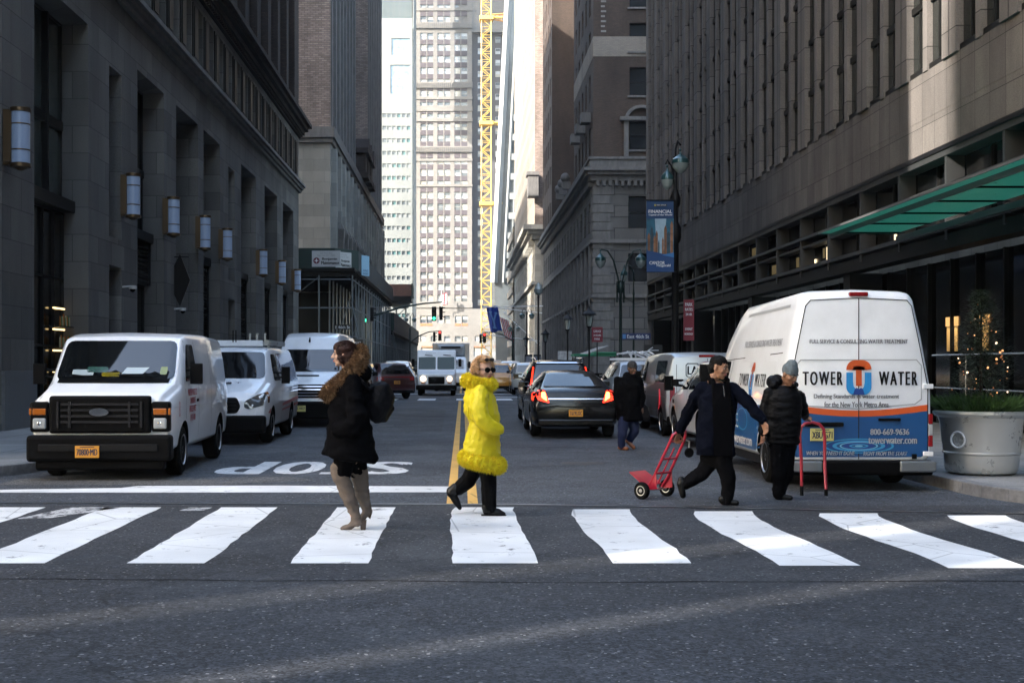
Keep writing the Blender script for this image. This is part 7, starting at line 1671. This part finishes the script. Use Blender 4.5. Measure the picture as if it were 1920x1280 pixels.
q = MB(); q.sphere(X(0, .055, -.085), (.035, .02, .02), 10, 8, rot=rot)
q = MB(); chain(q, [F(1352, 860, -.08), F(1363, 895, -.10), F(1361, 936, -.08)], [.108, .088, .07]); chain(q, [F(1338, 860, .08), F(1320, 886, .06), F(1291, 908, .12)], [.108, .088, .07]); cap(q, F(1334, 858, .06), .12, F(1352, 858, -.06), .12); blob(q, 'trousers', c_dk, t, .011, 3, wr=.012, wf=(12, 12, 10))
q = MB(); cap(q, F(1352, 934, -.08), .048, F(1356, 939, -.08), .045); cap(q, F(1356, 939, -.08), .042, F(1376, 940, -.12), .036); blob(q, 'shoe', m_shoe, t, .008, 2)
q = MB(); cap(q, F(1283, 905, .12), .05, F(1281, 900, .12), .04); cap(q, F(1280, 908, .12), .046, F(1284, 930, .11), .036); blob(q, 'shoe', m_shoe, t, .008, 2)
# man in the grey beanie
t = thing('person', 'smiling man in a grey beanie and black puffer jacket holding a red loop', 'person', (3.69, 14.95, 0)); F = frame(1450, 935, 160)
q = MB(); hc = F(1468, 702, -.06); X, rot = head(q, hc, (.45, -.80, -.42), up=(.1, 0, 1), root=t, s=1.06, smile=True)
cap(q, F(1460, 735), .10, F(1458, 800), .12); cap(q, F(1458, 800), .11, F(1456, 825), .08)
chain(q, [F(1450, 845, -.01), F(1448, 885, -.05), F(1452, 922, -.03)], [.06, .05, .04]); chain(q, [F(1464, 845, .05), F(1464, 888, .06), F(1455, 918, .12)], [.06, .05, .04])
chain(q, [F(1434, 736), F(1424, 782, .02), F(1420, 812, -.04)], [.055, .042, .03]); hand(q, F(1419, 813, -.04), (-.1, -.15, -1), (.3, -.95, 0), 1.0, .5)
chain(q, [F(1484, 744, 0), F(1500, 772, .12), V((.395, .33, .935))], [.05, .042, .03]); hand(q, V((.40, .335, .93)), (.55, .75, -.35), (-.6, .5, .1), 1.0, .95)
blob(q, 'body', sk_mid2, t, .0055, 2)
q = MB(); rings(q, [(*F(1460, 722), .07, .08), (*F(1460, 728), .16, .12), (*F(1460, 745), .205, .165), (*F(1459, 775), .205, .175), (*F(1458, 805), .20, .17), (*F(1458, 828), .195, .165), (*F(1458, 834), .17, .14)], power=2.3)
chain(q, [F(1434, 738), F(1427, 762, .02), F(1424, 785, .01), F(1420, 810, -.04)], [.088, .078, .072, .058]); cap(q, F(1438, 744, 0), .085, F(1482, 744, 0), .085); chain(q, [F(1486, 744, 0), F(1495, 760, .06), F(1500, 772, .13), V((.38, .30, .95))], [.085, .075, .068, .052])
blob(q, 'puffer_jacket', c_puff, t, .010, 3, wr=.016, wf=(6, 6, 18))
q = MB(); q.sphere(F(1446, 716, .06), (.11, .13, .085), 14, 10); q.sphere(F(1438, 722, -.02), (.06, .09, .06), 12, 8); q.sphere(F(1476, 722, -.03), (.06, .08, .05), 12, 8); blob(q, 'hood', c_puff, t, .010, 3, wr=.018, wf=(14, 14, 14))
q = MB(); q.sphere(X(0, -.018, .045), (.090, .104, .092), 18, 12, rot=rot); q.sphere(X(0, -.022, .10), (.065, .075, .07), 16, 10, rot=rot); q.sphere(X(0, -.005, .025), (.093, .104, .035), 16, 8, rot=rot); blob(q, 'beanie', M('grey_knit', (.10, .125, .14), .9, var=.25, vs=30, bump=.8, bs=70), t, .007, 2)
q = MB(); chain(q, [F(1448, 838, -.03), F(1448, 885, -.06), F(1450, 926, -.03)], [.112, .092, .078]); chain(q, [F(1467, 838, .06), F(1465, 888, .06), F(1457, 918, .12)], [.11, .09, .072]); cap(q, F(1449, 838, -.02), .12, F(1466, 838, .05), .12); blob(q, 'trousers', c_black, t, .011, 3, wr=.012, wf=(12, 12, 9))
q = MB(); cap(q, F(1445, 926, -.03), .05, F(1449, 929, -.04), .045); cap(q, F(1449, 929, -.04), .042, F(1467, 931, -.09), .036); blob(q, 'shoe', m_shoe, t, .008, 2)
q = MB(); cap(q, F(1448, 918, .12), .046, F(1458, 921, .10), .04); blob(q, 'shoe', m_shoe, t, .008, 2)
# man in dark coat and tan shoes
t = thing('person', 'man in a dark hat, dark coat and tan leather shoes walking beside the black sedan', 'person', (3.06, 23.7, 0)); F = frame(1178, 843, 101)
q = MB(); hc = F(1185, 691, -.05); X, rot = head(q, hc, (.35, -.93, -.2), root=t, s=1.1)
cap(q, F(1178, 715), .10, F(1177, 780), .13); chain(q, [F(1170, 780, -.05), F(1166, 812, -.08), F(1165, 836, -.06)], [.09, .06, .04]); chain(q, [F(1187, 780, .06), F(1190, 806, .04), F(1181, 828, .12)], [.09, .06, .04])
chain(q, [F(1158, 712), F(1157, 745), F(1166, 767, -.09)], [.05, .04, .03]); hand(q, F(1166, 768, -.08), (.4, .2, -1), (1, 0, 0), 1, .7); chain(q, [F(1196, 712), F(1202, 742), F(1202, 762, -.05)], [.05, .04, .03]); hand(q, F(1202, 763, -.05), (0, -.1, -1), (-1, 0, 0), 1, .8); blob(q, 'body', sk_dark, t, .0065, 2)
q = MB(); rings(q, [(*F(1180, 706), .09, .09), (*F(1179, 709), .19, .14), (*F(1178, 722), .225, .17), (*F(1178, 750), .225, .18), (*F(1180, 775), .245, .19), (*F(1181, 787), .25, .19), (*F(1181, 790), .2, .15)], power=2.3)
chain(q, [F(1159, 714), F(1157, 745), F(1163, 763, -.12)], [.085, .078, .065]); chain(q, [F(1197, 714), F(1203, 742), F(1202, 760, -.04)], [.085, .078, .065]); cap(q, F(1176, 704), .07, F(1186, 706, -.07), .065); blob(q, 'overcoat', c_black, t, .012, 4, wr=.018, wf=(7, 7, 7))
q = MB(); q.sphere(X(0, -.015, .05), (.090, .104, .088), 16, 12, rot=rot); q.sphere(X(0, -.005, .03), (.094, .106, .03), 16, 8, rot=rot); blob(q, 'knit_hat', M('charcoal_knit', (.018, .019, .021), .9, bump=.7, bs=60), t, .008, 2)
q = MB(); chain(q, [F(1170, 785, -.05), F(1166, 812, -.08), F(1164, 836, -.06)], [.115, .09, .07]); chain(q, [F(1187, 785, .06), F(1191, 806, .04), F(1182, 826, .12)], [.115, .09, .068]); cap(q, F(1171, 784, -.04), .12, F(1186, 784, .05), .12); blob(q, 'trousers', c_jean, t, .011, 3, wr=.012, wf=(12, 12, 9))
q = MB(); cap(q, F(1162, 838, -.06), .045, F(1174, 840, -.10), .038); blob(q, 'shoe', m_tan, t, .008, 2); q = MB(); cap(q, F(1179, 828, .12), .045, F(1189, 839, .06), .036); blob(q, 'shoe', m_tan, t, .008, 2)
bg = thing('shoulder_bag', 'black shoulder bag hanging at the hip of the man in tan shoes', 'bag', (3.06, 23.7, 0)); q = MB(); rings(q, [(*F(1204, 757, .05), .04, .03), (*F(1206, 762, .05), .09, .06), (*F(1209, 782, .05), .11, .07), (*F(1207, 790, .05), .08, .05)], power=3); blob(q, 'bag', M('black_nylon', (.006,)*3), bg, .010, 2); q = MB(); q.tube([F(1204, 758, .05), F(1198, 735, .12), F(1192, 712, .05)], .012, 6); q.build('strap', M('black_nylon', (.006,)*3), bg)

# ---- hand trucks
m_rt = M('truck_red', (.42, .015, .035), .35, coat=.5, var=.15, vs=10); m_rub = m_tyre
t = thing('hand_truck', 'tilted red hand truck on two rubber wheels dragged behind the man in navy', 'hand truck', (0, 0, 0))
w1, w2 = V((2.09, 14.95, .10)), V((2.44, 15.32, .10)); ax = (w2-w1).normalized(); fw = V((ax.y, -ax.x, 0))
def P3(a, h, dz): c = (w1+w2)/2; return c+ax*a+fw*h+V((0, 0, dz))
top = (.44, .66)
q = MB()
for sa in (-1, 1):
    q.tube([P3(sa*.15, 0, .02), P3(sa*.15, .08, .13), P3(sa*.145, .32, .58), P3(sa*.13, .35, .66), P3(sa*.08, .375, .69)], .017, 8)
q.tube([P3(-.09, .375, .69), P3(.09, .375, .69)], .017, 8)
for h, z in ((.115, .20), (.205, .37)): q.tube([P3(-.15, h, z), P3(.15, h, z)], .014, 8)
q.tube([P3(0, .05, .07), P3(0, .28, .50)], .010, 8); q.tube([P3(-.145, .32, .58), P3(.145, .32, .58)], .012, 8)
q.build('frame', m_rt, t, smooth=True)
q = MB()
for sa in (-1, 1): 
    s0 = P3(sa*.16, 0, .0); s1 = P3(sa*.16, .13, .24); s2 = P3(sa*.16, .14, .02)
    q.add([s0, s1, s2, s0+ax*.01, s1+ax*.01, s2+ax*.01], [(0,1,2), (3,5,4), (0,3,4,1), (1,4,5,2), (2,5,3,0)])
q.build('side_plate', m_rt, t)
q = MB(); a_, b_, c_, d_ = P3(-.19, -.02, .05), P3(.17, -.02, .05), P3(.15, -.24, .19), P3(-.17, -.24, .19); u_ = V((0, 0, .012)); q.add([a_, b_, c_, d_, a_+u_, b_+u_, c_+u_, d_+u_], [(0,1,2,3), (4,7,6,5), (0,4,5,1), (1,5,6,2), (2,6,7,3), (3,7,4,0)]); q.build('toe_plate', m_rt, t)
q = MB(); q.cyl(w1, w2, .011); q.build('axle', m_steel, t)
for w_ in (w1, w2):
    q = MB(); q.lathe([(.055, -.028), (.09, -.028), (.102, -.015), (.104, 0), (.102, .015), (.09, .028), (.055, .028)], (0, 0, 0), 22, axis='x', caps=True); o = q.build('wheel', m_rub, t, smooth=True); o.location = w_; o.rotation_euler = (0, 0, math.atan2(ax.y, ax.x))
    q = MB(); q.lathe([(.0, -.036), (.02, -.034), (.025, -.022), (.055, -.030), (.06, -.0295)], (0, 0, 0), 18, axis='x', caps=False); o2 = q.build('hub', m_rim, o, smooth=True)
q = MB(); q.lathe([(.02, -.015), (.05, -.02), (.058, 0), (.05, .02), (.02, .015)], (0, 0, 0), 18, axis='x'); o = q.build('swivel_caster', m_rub, t, smooth=True, loc=P3(.17, .31, .44)+fw*.06); o.rotation_euler = (0, 0, math.atan2(ax.y, ax.x)+.9)
q = MB(); q.tube([P3(.13, .32, .60), P3(.19, .36, .57), P3(.18, .36, .46)], .012, 6); q.build('caster_fork', m_steel, t)
t = thing('hand_truck', 'upright red tubular hand truck loop held by the man in the grey beanie', 'hand truck', (4.09, 15.4, 0)); F = frame(1503, 928, 155.8)
q = MB(); q.tube([F(1500, 916, -.02), F(1500, 860), F(1497, 815), F(1500, 800), F(1507, 794), F(1520, 791), F(1534, 795), F(1542, 804), F(1544, 820), F(1544, 870), F(1542, 920, -.1)], .019, 10); q.build('frame', m_rt, t, smooth=True)
q = MB(); q.cyl(F(1500, 928, -.02), F(1500, 910, -.02), .022); q.cyl(F(1542, 927, -.1), F(1542, 915, -.1), .022); q.build('rubber_foot', m_tyre, t)
